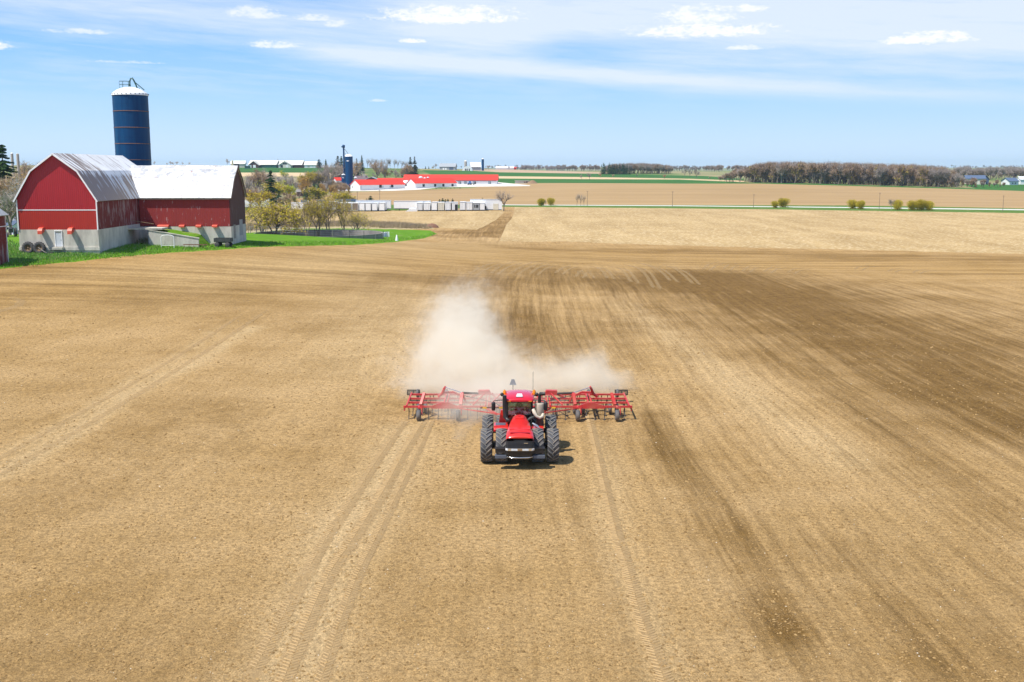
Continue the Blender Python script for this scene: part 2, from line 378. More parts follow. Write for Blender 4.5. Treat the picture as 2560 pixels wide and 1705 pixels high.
PIT = hit(797, 589.5, 100, 420); PIT_R = 158/FPX*PIT.y
def build_ground():
    rng = random.Random(3)
    V = []
    ys = [-260, -200, -140, -90, -50, -20, 0, 10, 18]
    y = 24.0
    while y < 9400:
        ys.append(y); y *= (1.016 if y < 330 else 1.028)
    for y in ys:
        if y < 20:
            for x in np.linspace(-150, 150, 16): V.append((x+rng.uniform(-.3, .3), y))
            continue
        n = 170 if y < 330 else 110
        for i in range(n+1):
            u = -0.82 + 1.64*(i+rng.uniform(-.2, .2))/n
            V.append((u*(y+30), y*(1+rng.uniform(-.003, .003))))
    for s in (-1, 1):
        for yy in (-260, 0, 100, 300, 700, 1500, 3000, 6000, 9400): V.append((s*9800, yy))
    E = []
    for name, mat, poly, y0, y1 in REG:
        pts = densify(poly)
        base = len(V); k = 0; jit = name in ('lawn', 'stubble_field', 'pit_bank')
        for (c, r) in pts:
            p = hit(c, r + (rng.uniform(-1, 1)*.7 if jit else 0), y0, y1)
            V.append((p.x, p.y)); k += 1
        E += [(base+i, base+(i+1) % k) for i in range(k)]
    base = len(V)
    for i in range(64): V.append((PIT.x+PIT_R*math.cos(i*math.pi/32), PIT.y+PIT_R*math.sin(i*math.pi/32)))
    E += [(base+i, base+(i+1) % 64) for i in range(64)]
    r = delaunay_2d_cdt([Vector(v) for v in V], E, [], 0, 1e-4)
    vv = np.array([tuple(p) for p in r[0]]); F = np.array([list(f) for f in r[2]])
    zz = ground(vv[:, 0], vv[:, 1])
    cen = vv[F].mean(axis=1); zc = ground(cen[:, 0], cen[:, 1])
    pc, pr = proj(cen[:, 0], cen[:, 1], zc)
    reg = np.where(cen[:, 1] < 560, 0, 1)
    names = ['tilled_field', 'far_farmland']; mats = ['soil', 'far_farmland']
    for name, mat, poly, y0, y1 in REG:
        inn = inside(poly, pc, pr) & (cen[:, 1] > y0-5) & (cen[:, 1] < y1+5)
        if name in names: k = names.index(name)
        else: names.append(name); mats.append(mat); k = len(names)-1
        reg[inn] = k
    reg[np.hypot(cen[:, 0]-PIT.x, cen[:, 1]-PIT.y) < PIT_R*.999] = -1
    for k, name in enumerate(names):
        f = F[reg == k]
        if not len(f): continue
        used, inv = np.unique(f, return_inverse=True); f = inv.reshape(-1, 3)
        xy = vv[used]; z = zz[used]
        me = bpy.data.meshes.new(name)
        me.from_pydata(np.column_stack([xy, z]).tolist(), [], f.tolist())
        me.polygons.foreach_set('use_smooth', np.ones(len(f), bool))
        me.materials.append(MATS[mats[k]])
        me.update()
        if me.polygons[0].normal.z < 0: me.flip_normals()
        if name == 'tilled_field': soil_attrs(me, xy, z)
        ob = bpy.data.objects.new(name, me); COL.objects.link(ob); ob['kind'] = 'structure'

# darker, moister areas and paler, dustier ones (position and size in the field)
def blob(x, y, cx, cy, rx, ry, ang=0.0):
    a = math.radians(ang); dx, dy = x-cx, y-cy
    u = dx*math.cos(a)+dy*math.sin(a); v = -dx*math.sin(a)+dy*math.cos(a)
    return np.exp(-((u/rx)**2+(v/ry)**2))
def blob_px(x, y, pts, wid):
    """soft band through pixel points laid on the ground"""
    P = [hit(c, r, 20, 420) for c, r in pts]
    out = np.zeros(len(x))
    for a, b in zip(P[:-1], P[1:]):
        ab = (b-a).to_2d(); L = ab.length_squared
        t = np.clip(((x-a.x)*ab.x+(y-a.y)*ab.y)/L, 0, 1)
        d = np.hypot(x-(a.x+t*ab.x)+.3*np.sin(y*.23+x*.4), (y-(a.y+t*ab.y))*.8)
        out = np.maximum(out, np.exp(-(d/wid)**2))
    return out
def soil_attrs(me, xy, z):
    x, y = xy[:, 0], xy[:, 1]
    m = np.zeros(len(x))
    m += 1.25*blob_px(x, y, [(1740, 690), (1900, 760), (2100, 850), (2600, 1060)], 10)
    m += .85*blob_px(x, y, [(1900, 690), (2200, 780), (2560, 890)], 10)
    m += .5*blob_px(x, y, [(2200, 720), (2560, 790)], 8)
    m += .95*blob_px(x, y, [(1640, 1040), (1700, 1160), (1800, 1300), (1900, 1440), (1970, 1570)], 1.5)
    m += .6*blob_px(x, y, [(1940, 1500), (2010, 1640), (2060, 1760)], 1.2)
    m += .5*blob_px(x, y, [(2100, 1380), (2400, 1700)], 1.8)
    m += 1.0*blob_px(x, y, [(1240, 700), (1400, 690), (1600, 705)], 14)
    m += .75*blob_px(x, y, [(1280, 790), (1400, 860), (1560, 800)], 9)
    m += .7*blob_px(x, y, [(1300, 620), (1900, 632), (2560, 650)], 8)
    m += .85*blob_px(x, y, [(1215, 590), (1250, 560), (1270, 535), (1278, 516)], 11)
    m += .45*blob_px(x, y, [(1100, 578), (1200, 582)], 7)
    m += .5*blob_px(x, y, [(0, 760), (300, 745), (600, 730), (900, 700)], 9)
    m += .3*blob_px(x, y, [(0, 700), (200, 690), (700, 660)], 6)
    m += .35*blob_px(x, y, [(700, 800), (860, 780)], 8)
    m += .28*blob_px(x, y, [(150, 1240), (500, 1020)], 5)
    m += .3*blob_px(x, y, [(0, 1690), (500, 1660)], 3)
    m += .45*blob_px(x, y, [(1500, 700), (1700, 900), (1900, 1160), (2100, 1400)], 1.6)
    m += .45*blob_px(x, y, [(1640, 760), (2000, 1060), (2560, 1560)], 2.2)
    m += .4*blob_px(x, y, [(1800, 800), (2560, 1330)], 2.0)
    m += .4*blob_px(x, y, [(1300, 880), (1330, 760)], 2.5)
    m -= .5*blob_px(x, y, [(1560, 780), (1700, 860), (1900, 1000), (2300, 1400)], 4.5)
    m -= .5*blob_px(x, y, [(640, 818), (320, 990), (0, 1190)], 1.0)
    m -= .3*blob_px(x, y, [(560, 815), (0, 1140)], .5)
    m -= .35*blob_px(x, y, [(1480, 1090), (1640, 1400), (1740, 1700)], 2.2)
    ac = np.clip(blob_px(x, y, [(0, 700), (600, 672), (1100, 625), (1700, 640), (2560, 668)], 26)*1.25, 0, 1)
    pl = 1.0*blob_px(x, y, [(500, 700), (800, 655), (1050, 610)], 9)
    pl += .7*blob_px(x, y, [(900, 690), (1000, 760), (980, 900)], 9)
    pl += .5*blob_px(x, y, [(600, 650), (0, 705)], 5)
    pl += .4*blob_px(x, y, [(1150, 640), (1250, 600)], 8)
    pl += .9*blob_px(x, y, [(640, 818), (320, 990), (0, 1190)], 1.0)
    pl += .6*blob_px(x, y, [(560, 815), (0, 1140)], .6)
    pl += .9*blob_px(x, y, [(1020, 1080), (870, 1330), (690, 1720)], 1.9)
    m -= .3*blob_px(x, y, [(1020, 1080), (870, 1330), (690, 1720)], 1.9)
    pl += .5*blob_px(x, y, [(1500, 1100), (1560, 1400), (1650, 1720)], .9)
    pl += .6*blob_px(x, y, [(1560, 760), (1760, 900), (2100, 1150)], 2.5)
    for nm, arr in (('moist', np.clip(m, -1, 1.6)), ('across', ac), ('pale', np.clip(pl, 0, 1))):
        a = me.attributes.new(nm, 'FLOAT', 'POINT'); a.data.foreach_set('value', arr.astype(np.float32))
build_ground()

# ---------------------------------------------------------------- mesh builder
class MB:
    def __init__(s): s.v = []; s.f = []; s.mi = []; s.smooth = []; s.xf = None
    def add(s, vs, fs, mi=0, smooth=False):
        o = len(s.v)
        if s.xf is not None: vs = [s.xf @ Vector(v) for v in vs]
        s.v += [tuple(v) for v in vs]
        for f in fs: s.f.append(tuple(i+o for i in f)); s.mi.append(mi); s.smooth.append(smooth)
    def box(s, c, d, rz=0.0, mi=0, taper=1.0, M=None):
        hx, hy, hz = d[0]/2, d[1]/2, d[2]/2
        vs = [Vector((sx*hx*(taper if sz > 0 else 1), sy*hy*(taper if sz > 0 else 1), sz*hz)) for sz in (-1, 1) for sx, sy in ((-1, -1), (1, -1), (1, 1), (-1, 1))]
        T = Matrix.Translation(c) @ (M if M else Matrix.Rotation(rz, 4, 'Z'))
        s.add([T @ v for v in vs], [(0, 3, 2, 1), (4, 5, 6, 7), (0, 1, 5, 4), (1, 2, 6, 5), (2, 3, 7, 6), (3, 0, 4, 7)], mi)
        return s
    def bar(s, a, b, w, h=None, mi=0):
        """rectangular bar from a to b"""
        a, b = Vector(a), Vector(b); h = h or w
        d = (b-a); L = d.length
        M = d.to_track_quat('X', 'Z').to_matrix().to_4x4()
        return s.box((a+b)/2, (L, w, h), M=M, mi=mi)
    def tube(s, pts, r, n=8, mi=0, cap=True, smooth=True):
        pts = [Vector(p) for p in pts]; rs = r if isinstance(r, (list, tuple)) else [r]*len(pts)
        rings = []; up = None
        for i, p in enumerate(pts):
            d = (pts[min(i+1, len(pts)-1)]-pts[max(i-1, 0)]).normalized()
            if up is None or abs(up.dot(d)) > .98:
                up = Vector((0, 0, 1)) if abs(d.z) < .9 else Vector((1, 0, 0))
            x = up.cross(d).normalized(); yv = d.cross(x); up = yv
            rings.append([p+(x*math.cos(2*math.pi*k/n)+yv*math.sin(2*math.pi*k/n))*rs[i] for k in range(n)])
        vs = [v for rg in rings for v in rg]; fs = []
        for i in range(len(pts)-1):
            for k in range(n):
                a, b2 = i*n+k, i*n+(k+1) % n
                fs.append((a, b2, b2+n, a+n))
        s.add(vs, fs, mi, smooth)
        if cap:
            s.add(rings[0], [tuple(range(n-1, -1, -1))], mi); s.add(rings[-1], [tuple(range(n))], mi)
        return s
    def lathe(s, prof, n=24, axis='Z', c=(0, 0, 0), mi=0, smooth=True, a0=0, a1=2*math.pi):
        """prof: (radius, height) pairs"""
        full = abs(a1-a0-2*math.pi) < 1e-6; m = n if full else n+1
        vs = []
        for rr, h in prof:
            for k in range(m):
                a = a0+(a1-a0)*k/n; p = (rr*math.cos(a), rr*math.sin(a), h)
                if axis == 'X': p = (p[2], p[0], p[1])
                elif axis == 'Y': p = (p[1], p[2], p[0])
                vs.append(Vector(c)+Vector(p))
        fs = []
        for i in range(len(prof)-1):
            for k in range(n):
                a, b = i*m+k, i*m+(k+1) % m
                fs.append((a, b, b+m, a+m))
        s.add(vs, fs, mi, smooth); return s
    def prism(s, poly, a, b, axis='Y', mi=0):
        """poly in the plane across the axis, extruded from a to b"""
        def P(u, v, t): return {'Y': (u, t, v), 'X': (t, u, v), 'Z': (u, v, t)}[axis]
        n = len(poly); vs = [P(u, v, a) for u, v in poly]+[P(u, v, b) for u, v in poly]
        fs = [tuple(range(n)), tuple(range(2*n-1, n-1, -1))]+[(i, i+n, (i+1) % n+n, (i+1) % n) for i in range(n)]
        s.add(vs, fs, mi); return s
    def loft(s, secs, mi=0, smooth=True, closed=True, cap=True):
        n = len(secs[0]); vs = [v for q in secs for v in q]; fs = []
        for i in range(len(secs)-1):
            for k in range(n if closed else n-1):
                a, b = i*n+k, i*n+(k+1) % n
                fs.append((a, b, b+n, a+n))
        s.add(vs, fs, mi, smooth)
        if cap and closed:
            s.add(secs[0], [tuple(range(n-1, -1, -1))], mi); s.add(secs[-1], [tuple(range(n))], mi)
        return s
    def mesh(s, name, mats, bevel=0):
        me = bpy.data.meshes.new(name); me.from_pydata(s.v, [], s.f)
        for m in (mats if isinstance(mats, (list, tuple)) else [mats]): me.materials.append(MATS[m])
        me.polygons.foreach_set('material_index', s.mi); me.polygons.foreach_set('use_smooth', s.smooth)
        me.update(); me.validate()
        import bmesh
        bm = bmesh.new(); bm.from_mesh(me); bmesh.ops.recalc_face_normals(bm, faces=bm.faces); bm.to_mesh(me); bm.free()
        return me
    def build(s, name, mats, parent=None, bevel=0, **kw):
        me = s.mesh(name, mats)
        ob = bpy.data.objects.new(name, me); COL.objects.link(ob)
        if parent is not None: ob.parent = parent
        if bevel:
            m = ob.modifiers.new('bevel', 'BEVEL'); m.width = bevel; m.segments = 2; m.limit_method = 'ANGLE'
        if kw: tag(ob, **kw)
        return ob
def tag(o, label=None, cat=None, group=None, kind=None):
    if label: o['label'] = label
    if cat: o['category'] = cat
    if group: o['group'] = group
    if kind: o['kind'] = kind
    return o
def empty(name, loc, rz=0.0, label=None, cat=None, group=None, scale=1.0):
    o = bpy.data.objects.new(name, None); COL.objects.link(o)
    o.location = loc; o.rotation_euler = (0, 0, rz); o.empty_display_size = .5
    o.scale = (scale,)*3
    tag(o, label, cat, group); return o
KIDS = {}
def copy_tree(o, parent=None):
    c = o.copy(); COL.objects.link(c); c.parent = parent
    for ch in o.children: copy_tree(ch, c)
    return c
# ---------------------------------------------------------------- building materials
def ribbed(name, col, col2=None, freq=3.2, depth=.5, peel=None, peelamt=0.0, rough=.5, streak=.25, metal=0.0, pscale=(1.6, 1.6, .35), rows=None, pth=.55):
    """sheet metal or boards with vertical ribs (x+y in object space) and optional peeling or rust"""
    m, g, b = newmat(name)
    P = g.node('ShaderNodeTexCoord').outputs['Object']; x, y, z = g.sep(P)
    s = g.m('ADD', x, y)
    wv = g.m('SINE', g.m('MULTIPLY', s, freq*2*math.pi))
    rib = g.maprange(wv, .3, 1.0, 0, 1)
    st = g.noise(g.scaled(P, (1.2, 1.2, .12)), 1.5, 5, .6)
    c = g.mix(g.maprange(st, .35, .65, 0, streak*2), (*col, 1), (*(col2 or tuple(k*.75 for k in col)), 1))
    c = g.mix(g.m('MULTIPLY', rib, .28), c, tuple(k*.55 for k in col)+(1,))
    if peel:
        pn = g.m('ADD', g.m('MULTIPLY', g.noise(g.scaled(P, pscale), 1.0, 6, .7), .8), g.m('MULTIPLY', g.noise(P, .25, 2), .2))
        pm = g.maprange(pn, pth, pth+.08, 0, peelamt)
        c = g.mix(pm, c, (*peel, 1))
    g.put(b.inputs['Base Color'], c); b.inputs['Roughness'].default_value = rough; b.inputs['Metallic'].default_value = metal
    bump(g, b, wv, depth, .02)
    return m
ribbed('barn_red', (.43, .012, .018), (.33, .010, .014), 3.3, .5, rough=.5)
ribbed('barn_red_low', (.46, .026, .013), (.38, .020, .012), 3.3, .4, rough=.5)
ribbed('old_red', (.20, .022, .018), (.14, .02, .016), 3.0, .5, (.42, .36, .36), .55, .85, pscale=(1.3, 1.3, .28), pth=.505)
ribbed('wing_red', (.30, .026, .022), (.24, .02, .018), 3.4, .4, (.62, .55, .55), .7, .75, pscale=(1.8, 1.8, .5), pth=.575)
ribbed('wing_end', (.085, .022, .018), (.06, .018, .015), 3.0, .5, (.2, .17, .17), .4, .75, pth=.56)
ribbed('white_sheet', (.90, .90, .90), (.84, .84, .83), .9, .15, rough=.5, streak=.12)
ribbed('cream_sheet', (.72, .68, .58), (.66, .6, .5), .9, .15, rough=.5, streak=.12)
ribbed('grey_sheet', (.38, .40, .42), (.33, .35, .37), .9, .15, rough=.5, streak=.12)
ribbed('green_sheet', (.03, .13, .10), (.02, .10, .08), .9, .15, rough=.5)
ribbed('red_sheet_roof', (.72, .045, .02), (.66, .035, .018), .5, .1, rough=.5, streak=.1)
def roof_mat(name, rust, blue, thr):
    m, g, b = newmat(name)
    P = g.node('ShaderNodeTexCoord').outputs['Object']; x, y, z = g.sep(P)
    # rust and dirt run down the slope: stretched on z and across the fall
    n1 = g.noise(g.scaled(P, (.14, 1.5, .20)), 1.0, 5, .62) if blue else g.noise(g.scaled(P, (1.2, .3, .9)), 1.9, 6, .7)
    n2 = g.noise(g.scaled(P, (.5, .5, .5)), .35, 3, .5)
    c = g.mix(g.maprange(n2, .4, .6), (.80, .80, .79, 1) if blue else (.62, .62, .62, 1), (.90, .90, .90, 1) if blue else (.72, .72, .72, 1))
    if blue:
        low = g.maprange(z, 10.9, 11.6, 1, 0)
        c = g.mix(g.m('MULTIPLY', low, .6), c, (.46, .50, .55, 1))  # grey-blue weathering, with the steep lower slope's shade put into the colour
        near = g.maprange(y, 3, 16, 1, 0.05)
        k = g.m('ADD', n1, g.m('ADD', g.m('MULTIPLY', low, .12), g.m('MULTIPLY', near, .13)))
        c = g.mix(g.maprange(k, thr, thr+.07, 0, .92), c, (.20, .125, .08, 1))
    else:
        # patched sheets: small soft rectangles showing old red and grey
        br = g.node('ShaderNodeTexBrick'); g.put(br.inputs['Vector'], g.comb(g.m('MULTIPLY', x, .32), g.m('MULTIPLY', z, .6), 0)); br.inputs['Scale'].default_value = 1.0
        br.inputs['Mortar Size'].default_value = .03; br.inputs['Brick Width'].default_value = .5; br.inputs['Row Height'].default_value = .4
        g.put(br.inputs['Color1'], (0.1, .1, .1)); g.put(br.inputs['Color2'], (.9, .9, .9)); g.put(br.inputs['Mortar'], (.5, .5, .5))
        c = g.mix(g.maprange(g.m('ADD', g.m('MULTIPLY', g.noise(P, .8, 4, .6), .8), g.m('MULTIPLY', g.sep(br.outputs[0])[0], .25)), .545, .585, 0, .55), c, (.26, .27, .30, 1))
        n3 = g.noise(g.scaled(P, (.55, .5, 1.3), (13, 7, 3)), 1.3, 5, .7)
        c = g.mix(g.maprange(n3, .53, .60, 0, .55), c, (.27, .28, .31, 1))
        n4 = g.noise(g.scaled(P, (1.0, .5, 1.4), (3, 17, 8)), 1.6, 5, .7)
        c = g.mix(g.maprange(n4, .62, .67, 0, .8), c, (.36, .13, .09, 1))
    g.put(b.inputs['Base Color'], c); b.inputs['Roughness'].default_value = .45
    bump(g, b, g.m('SINE', g.m('MULTIPLY', x if not blue else y, 8)), .2, .02)
roof_mat('rusty_roof', 1, True, .575)
roof_mat('wing_roof', 1, False, .575)
simple('concrete', (.64, .60, .52), .9, vary=.12, scale=.6, dirt=(.26, .24, .21), dirtamt=.6, dscale=.5, sc3=(1, 1, .35))
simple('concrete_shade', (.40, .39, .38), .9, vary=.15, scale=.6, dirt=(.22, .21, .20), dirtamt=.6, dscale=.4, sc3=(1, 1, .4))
simple('pit_concrete', (.27, .25, .23), .95, vary=.12, scale=.35, dirt=(.13, .12, .115), dirtamt=.8, dscale=.16, sc3=(1, 1, .35))
simple('pit_floor', (.16, .145, .13), .9, vary=.2, scale=.3)
simple('white_paint', (.90, .90, .90), .45, vary=.04)
simple('pale_door', (.62, .66, .70), .5, vary=.05)
simple('orange_hood', (.62, .085, .045), .5, vary=.08)
simple('dark_gap', (.02, .02, .022), .8)
simple('rubber_old', (.055, .053, .055), .8, vary=.2, scale=6, dirt=(.2, .18, .15), dirtamt=.3)
simple('rust', (.22, .11, .07), .9, vary=.3, scale=5)
simple('rust_rim', (.24, .15, .08), .8, vary=.3, scale=3)
simple('old_wood', (.16, .125, .095), .9, vary=.3, scale=3, sc3=(1, 1, .2))
simple('grey_wood', (.30, .28, .25), .9, vary=.25, scale=3, sc3=(.3, 1, 1))
simple('dark_iron', (.05, .055, .055), .7, vary=.3, scale=4)
simple('green_iron', (.03, .09, .085), .6, vary=.2, scale=4)
simple('grey_shingle', (.24, .215, .20), .9, vary=.12, scale=2)
simple('dark_shingle', (.09, .10, .12), .9, vary=.12, scale=2)
simple('purple_shingle', (.17, .12, .125), .9, vary=.12, scale=2)
simple('brown_brick', (.21, .12, .095), .9, vary=.2, scale=4)
simple('glass_dark', (.02, .025, .03), .15)
simple('blue_roof', (.10, .14, .22), .45, vary=.1)
simple('galvanised', (.45, .50, .54), .35, metal=.6, vary=.15, scale=3)
simple('silo_concrete', (.42, .38, .33), .9, vary=.12, scale=1, sc3=(1, 1, .2))
def silo_mat():
    m, g, b = newmat('silo_blue')
    P = g.node('ShaderNodeTexCoord').outputs['Object']; x, y, z = g.sep(P)
    st = g.noise(g.scaled(P, (1, 1, .06)), 1.4, 6, .65)
    c = g.mix(g.maprange(st, .35, .68), (.001, .038, .125, 1), (.003, .062, .17, 1))
    fr = g.m('FRACT', g.m('MULTIPLY', z, .66)); ln = g.maprange(fr, .0, .05, .5, 0)
    c = g.mix(ln, c, (.003, .02, .06, 1))
    g.put(b.inputs['Base Color'], c); b.inputs['Roughness'].default_value = .5
    b.inputs['Specular IOR Level'].default_value = .2
silo_mat()

def gambrel(w2, ze, zb, zr, wb):
    return [(-w2, ze), (-wb, zb), (0, zr), (wb, zb), (w2, ze)]
def roof_sheet(mb, prof, a, b, t=.14, axis='Y', mi=0):
    """thick roof skin that follows a profile"""
    n = len(prof); out = []
    for i, (u, v) in enumerate(prof):
        d0 = Vector(prof[max(i-1, 0)]); d1 = Vector(prof[min(i+1, n-1)])
        q = (d1-d0).normalized(); nrm = Vector((-q.y, q.x))
        if nrm.y < 0: nrm = -nrm
        out.append((u+nrm.x*t, v+nrm.y*t))
    for i in range(n-1):
        mb.prism([prof[i], prof[i+1], out[i+1], out[i]], a, b, axis, mi)

# ---- the big gambrel barn, gable towards us
YF = 168.0
fl = at(50, 612, YF); fr_ = at(247, 617, YF); W2 = (fr_.x-fl.x)/2; XC = (fl.x+fr_.x)/2
ZB = at(247, 617, YF).z - .3
zf = lambda c, r: at(c, r, YF).z - ZB
Z_FND, Z_BELT, Z_EAVE, Z_BRK, Z_PEAK = zf(247, 574), zf(150, 525), zf(245, 497), zf(195, 429), zf(130, 386)
BRK = (at(195, 428, YF).x-at(78, 428, YF).x)/2
print('barn', XC, W2, ZB, Z_FND, Z_BELT, Z_EAVE, Z_BRK, Z_PEAK, BRK, 'ground', gz(XC, YF))
BL = 29.5
barn = empty('barn', (XC, YF, ZB), 0, 'large red gambrel barn with rusty white roof, gable end towards the field', 'barn')
mb = MB(); pr_ = gambrel(W2, Z_EAVE, Z_BRK, Z_PEAK, BRK)
mb.prism([(-W2, Z_BELT+.06)]+pr_+[(W2, Z_BELT+.06)], 0, .15)
g1 = mb.build('gable_wall', 'barn_red', barn)
mb = MB(); mb.prism([(-W2, Z_FND), (-W2, Z_BELT-.06), (W2, Z_BELT-.06), (W2, Z_FND)], 0.002, .15); mb.build('lower_gable_wall', 'barn_red_low', barn)
mb = MB(); mb.box((0, .04, Z_BELT), (2*W2+.1, .14, .14)); mb.build('belt_trim', 'white_paint', barn)
mb = MB()
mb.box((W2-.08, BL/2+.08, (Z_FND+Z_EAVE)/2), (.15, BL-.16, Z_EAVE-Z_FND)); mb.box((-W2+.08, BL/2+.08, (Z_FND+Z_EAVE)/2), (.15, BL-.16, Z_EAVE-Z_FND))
rj = random.Random(8)
for k in range(22):      # ragged lower edge of the boards
    yy = .5+k*.82; hh = rj.choice([.0, .12, .25, .4]); 
    if hh: mb.box((W2-.02, yy, Z_FND-hh/2), (.07, .8, hh))
mb.prism([(-W2, Z_FND)]+pr_+[(W2, Z_FND)], BL-.15, BL)
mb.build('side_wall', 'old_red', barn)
mb = MB(); mb.box((0, .1, Z_FND/2-.6), (2*W2+.12, .2, Z_FND+1.2)); mb.box((0, BL-.1, Z_FND/2-.6), (2*W2+.12, .2, Z_FND+1.2))
mb.box((0, -.02, .02), (2*W2+.3, .2, .5))
for s in (-1, 1): mb.box((s*(W2-.06), BL/2, Z_FND/2-.6), (.25, BL-.5, Z_FND+1.2))
mb.build('foundation', 'concrete', barn)
mb = MB(); rp = [(-W2-.35, Z_EAVE-.45)]+gambrel(W2+.02, Z_EAVE+.05, Z_BRK+.05, Z_PEAK+.05, BRK)[1:4]+[(W2+.35, Z_EAVE-.45)]
roof_sheet(mb, rp, -.46, BL+.3, .16); mb.build('roof', 'rusty_roof', barn)
mb = MB()
for (u0, v0), (u1, v1) in zip(rp[:-1], rp[1:]):
    mb.bar((u0, -.49, v0), (u1, -.49, v1), .05, .22)
for s in (-1, 1): mb.box((s*(W2+.03), -.04, (Z_FND+Z_EAVE)/2-.1), (.16, .16, Z_EAVE-Z_FND))
mb.build('trim', 'white_paint', barn)
for cx in (at(537/5.06, 576, YF).x, at(912/5.06, 576, YF).x):
    h = MB(); prof = [(0.02, 0), (-.45, -.02), (-.8, -.15), (-1.05, -.5), (-1.1, -1.0), (-1.04, -1.0), (-.98, -.52), (-.72, -.22), (-.4, -.1), (0.02, -.08)]
    h.prism([(a, b+Z_FND+.35) for a, b in prof], cx-XC-.34, cx-XC+.34, 'X')
    for s in (-.34, .31): h.prism([(0, Z_FND+.34), (-.45, Z_FND+.3), (-.8, Z_FND+.18), (-1.03, Z_FND-.15), (-1.06, Z_FND-.62), (0, Z_FND-.3)], cx-XC+s, cx-XC+s+.03, 'X')
    h.build('vent_hood', 'orange_hood', barn)
dx = at(742/5.06, 600, YF).x-XC; dz0 = .35
d = MB(); d.box((dx+.04, -.02, dz0+1.02), (.92, .06, 2.05)); do = d.build('door', 'pale_door', barn)
d = MB(); d.box((dx-.50, -.05, dz0+1.2), (.12, .12, 2.4)); d.box((dx+.56, -.05, dz0+1.2), (.12, .12, 2.4)); d.box((dx+.03, -.06, dz0+2.42), (1.2, .14, .12)); d.build('frame', 'white_paint', do)
d = MB(); d.box((dx+.40, -.075, dz0+1.0), (.06, .06, .14)); d.build('handle', 'dark_iron', do)
d = MB(); d.box((dx+.05, -.5, .1), (1.6, .8, .35)); d.build('door_step', 'concrete', barn)

# ---- the lower wing with its own gambrel roof, at right angles
YW = 187.0
wx1 = at(574.5, 489.6, YW).x; wx0 = XC+W2-.05
WD = 10.4; ze = at(574, 489.6, YW).z; zr = at(591, 416.5, YW+WD/2).z; zbot = at(573, 566, YW).z; zg = at(573, 591, YW).z-.4
wb = empty('barn', ((wx0+wx1)/2, YW, zg), 0, 'lower red barn wing with patched white roof joining the large barn', 'barn')
L2 = (wx1-wx0)/2; e_, r_, b_ = ze-zg, zr-zg, zbot-zg
brk_z = e_+(r_-e_)*.56; 
prW = [(0, e_), (WD*.22, brk_z), (WD/2, r_), (WD*.78, brk_z), (WD, e_)]
mb = MB(); mb.box((0, .08, (e_+b_)/2), (2*L2-.3, .16, e_-b_)); mb.build('front_wall', 'wing_red', wb); mb = MB(); mb.box((0, WD-.08, (e_+b_)/2), (2*L2-.3, .16, e_-b_)); mb.build('back_wall', 'wing_red', wb)
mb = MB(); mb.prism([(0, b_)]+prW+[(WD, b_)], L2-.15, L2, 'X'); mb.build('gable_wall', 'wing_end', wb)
mb = MB(); mb.box((0, .11, b_/2-.5), (2*L2+.02, .2, b_+.96)); mb.box((0, WD-.1, b_/2-.5), (2*L2+.02, .2, b_+1))
mb.box((L2-.08, WD/2, b_/2-.5), (.22, WD-.42, b_+1)); mb.build('foundation', 'concrete', wb)
mb = MB(); rq = [(-.4, e_-.5)]+prW[1:4]+[(WD+.4, e_-.5)]; rq = [(a, b+.06) for a, b in rq]
roof_sheet(mb, rq, -L2-2.6, L2+.3, .14, 'X'); mb.build('roof', 'wing_roof', wb)
mb = MB()
for (u0, v0), (u1, v1) in zip(rq[:-1], rq[1:]): mb.bar((L2+.33, u0, v0-.04), (L2+.33, u1, v1-.04), .05, .26)
mb.box((0, -.42, e_-.52), (2*L2, .05, .2))
mb.build('fascia', 'old_wood', wb)
for c in (1085, 1375, 1655, 765):
    cx = at(300+c/6.926, 566, YW).x-(wx0+wx1)/2; ww = .45 if c != 765 else .95
    mb = MB(); mb.prism([(0.01, b_+.3), (-.55, b_+.28), (-.8, b_+.1), (-.82, b_-.12), (0, b_-.12)], cx-ww, cx+ww, 'X'); mb.build('vent_hood', 'orange_hood', wb)
mb = MB(); mb.box((L2+.01, 2.2, b_-1.0), (.08, 1.4, 2.4)); mb.build('door', 'grey_wood', wb)
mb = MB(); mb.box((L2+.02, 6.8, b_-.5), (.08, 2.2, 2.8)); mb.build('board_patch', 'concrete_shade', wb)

# ---- blue tower silo behind the barn
YS_ = 207.0
sx_ = at(325, 235, YS_).x; zrim = at(325, 236, YS_).z; SR = 3.2
zs = gz(sx_, YS_)-.3
silo = empty('silo', (sx_, YS_, zs), 0, 'tall dark blue tower silo with white domed top behind the red barn', 'silo')
Hs = zrim-zs
mb = MB(); mb.lathe([(SR, 0), (SR, Hs)], 48); mb.build('tank', 'silo_blue', silo)
mb = MB()
for r in (329, 470, 609, 748):
    zz_ = at(325, 180+r/3.4075, YS_-SR).z-zs
    mb.lathe([(SR+.005, zz_-.06), (SR+.05, zz_-.06), (SR+.05, zz_+.06), (SR+.005, zz_+.06)], 48)
mb.build('hoop', 'rust', silo)
mb = MB(); mb.lathe([(SR+.12, Hs-.25), (SR+.14, Hs+.05), (SR*.95, Hs+.30), (SR*.7, Hs+.85), (SR*.35, Hs+1.25), (0.01, Hs+1.4)], 40); mb.build('dome', 'white_paint', silo)
mb = MB()
cx0, top = -.9, Hs+1.25
for zz_ in (top+.55, top+1.15):
    mb.tube([(cx0+.95*math.cos(a*math.pi/8), .95*math.sin(a*math.pi/8), zz_) for a in range(17)], .035, 5, cap=False)
for a in range(0, 16, 3): mb.tube([(cx0+.95*math.cos(a*math.pi/8), .95*math.sin(a*math.pi/8), top-.35), (cx0+.95*math.cos(a*math.pi/8), .95*math.sin(a*math.pi/8), top+1.15)], .03, 5)
mb.build('railing', 'green_iron', silo)
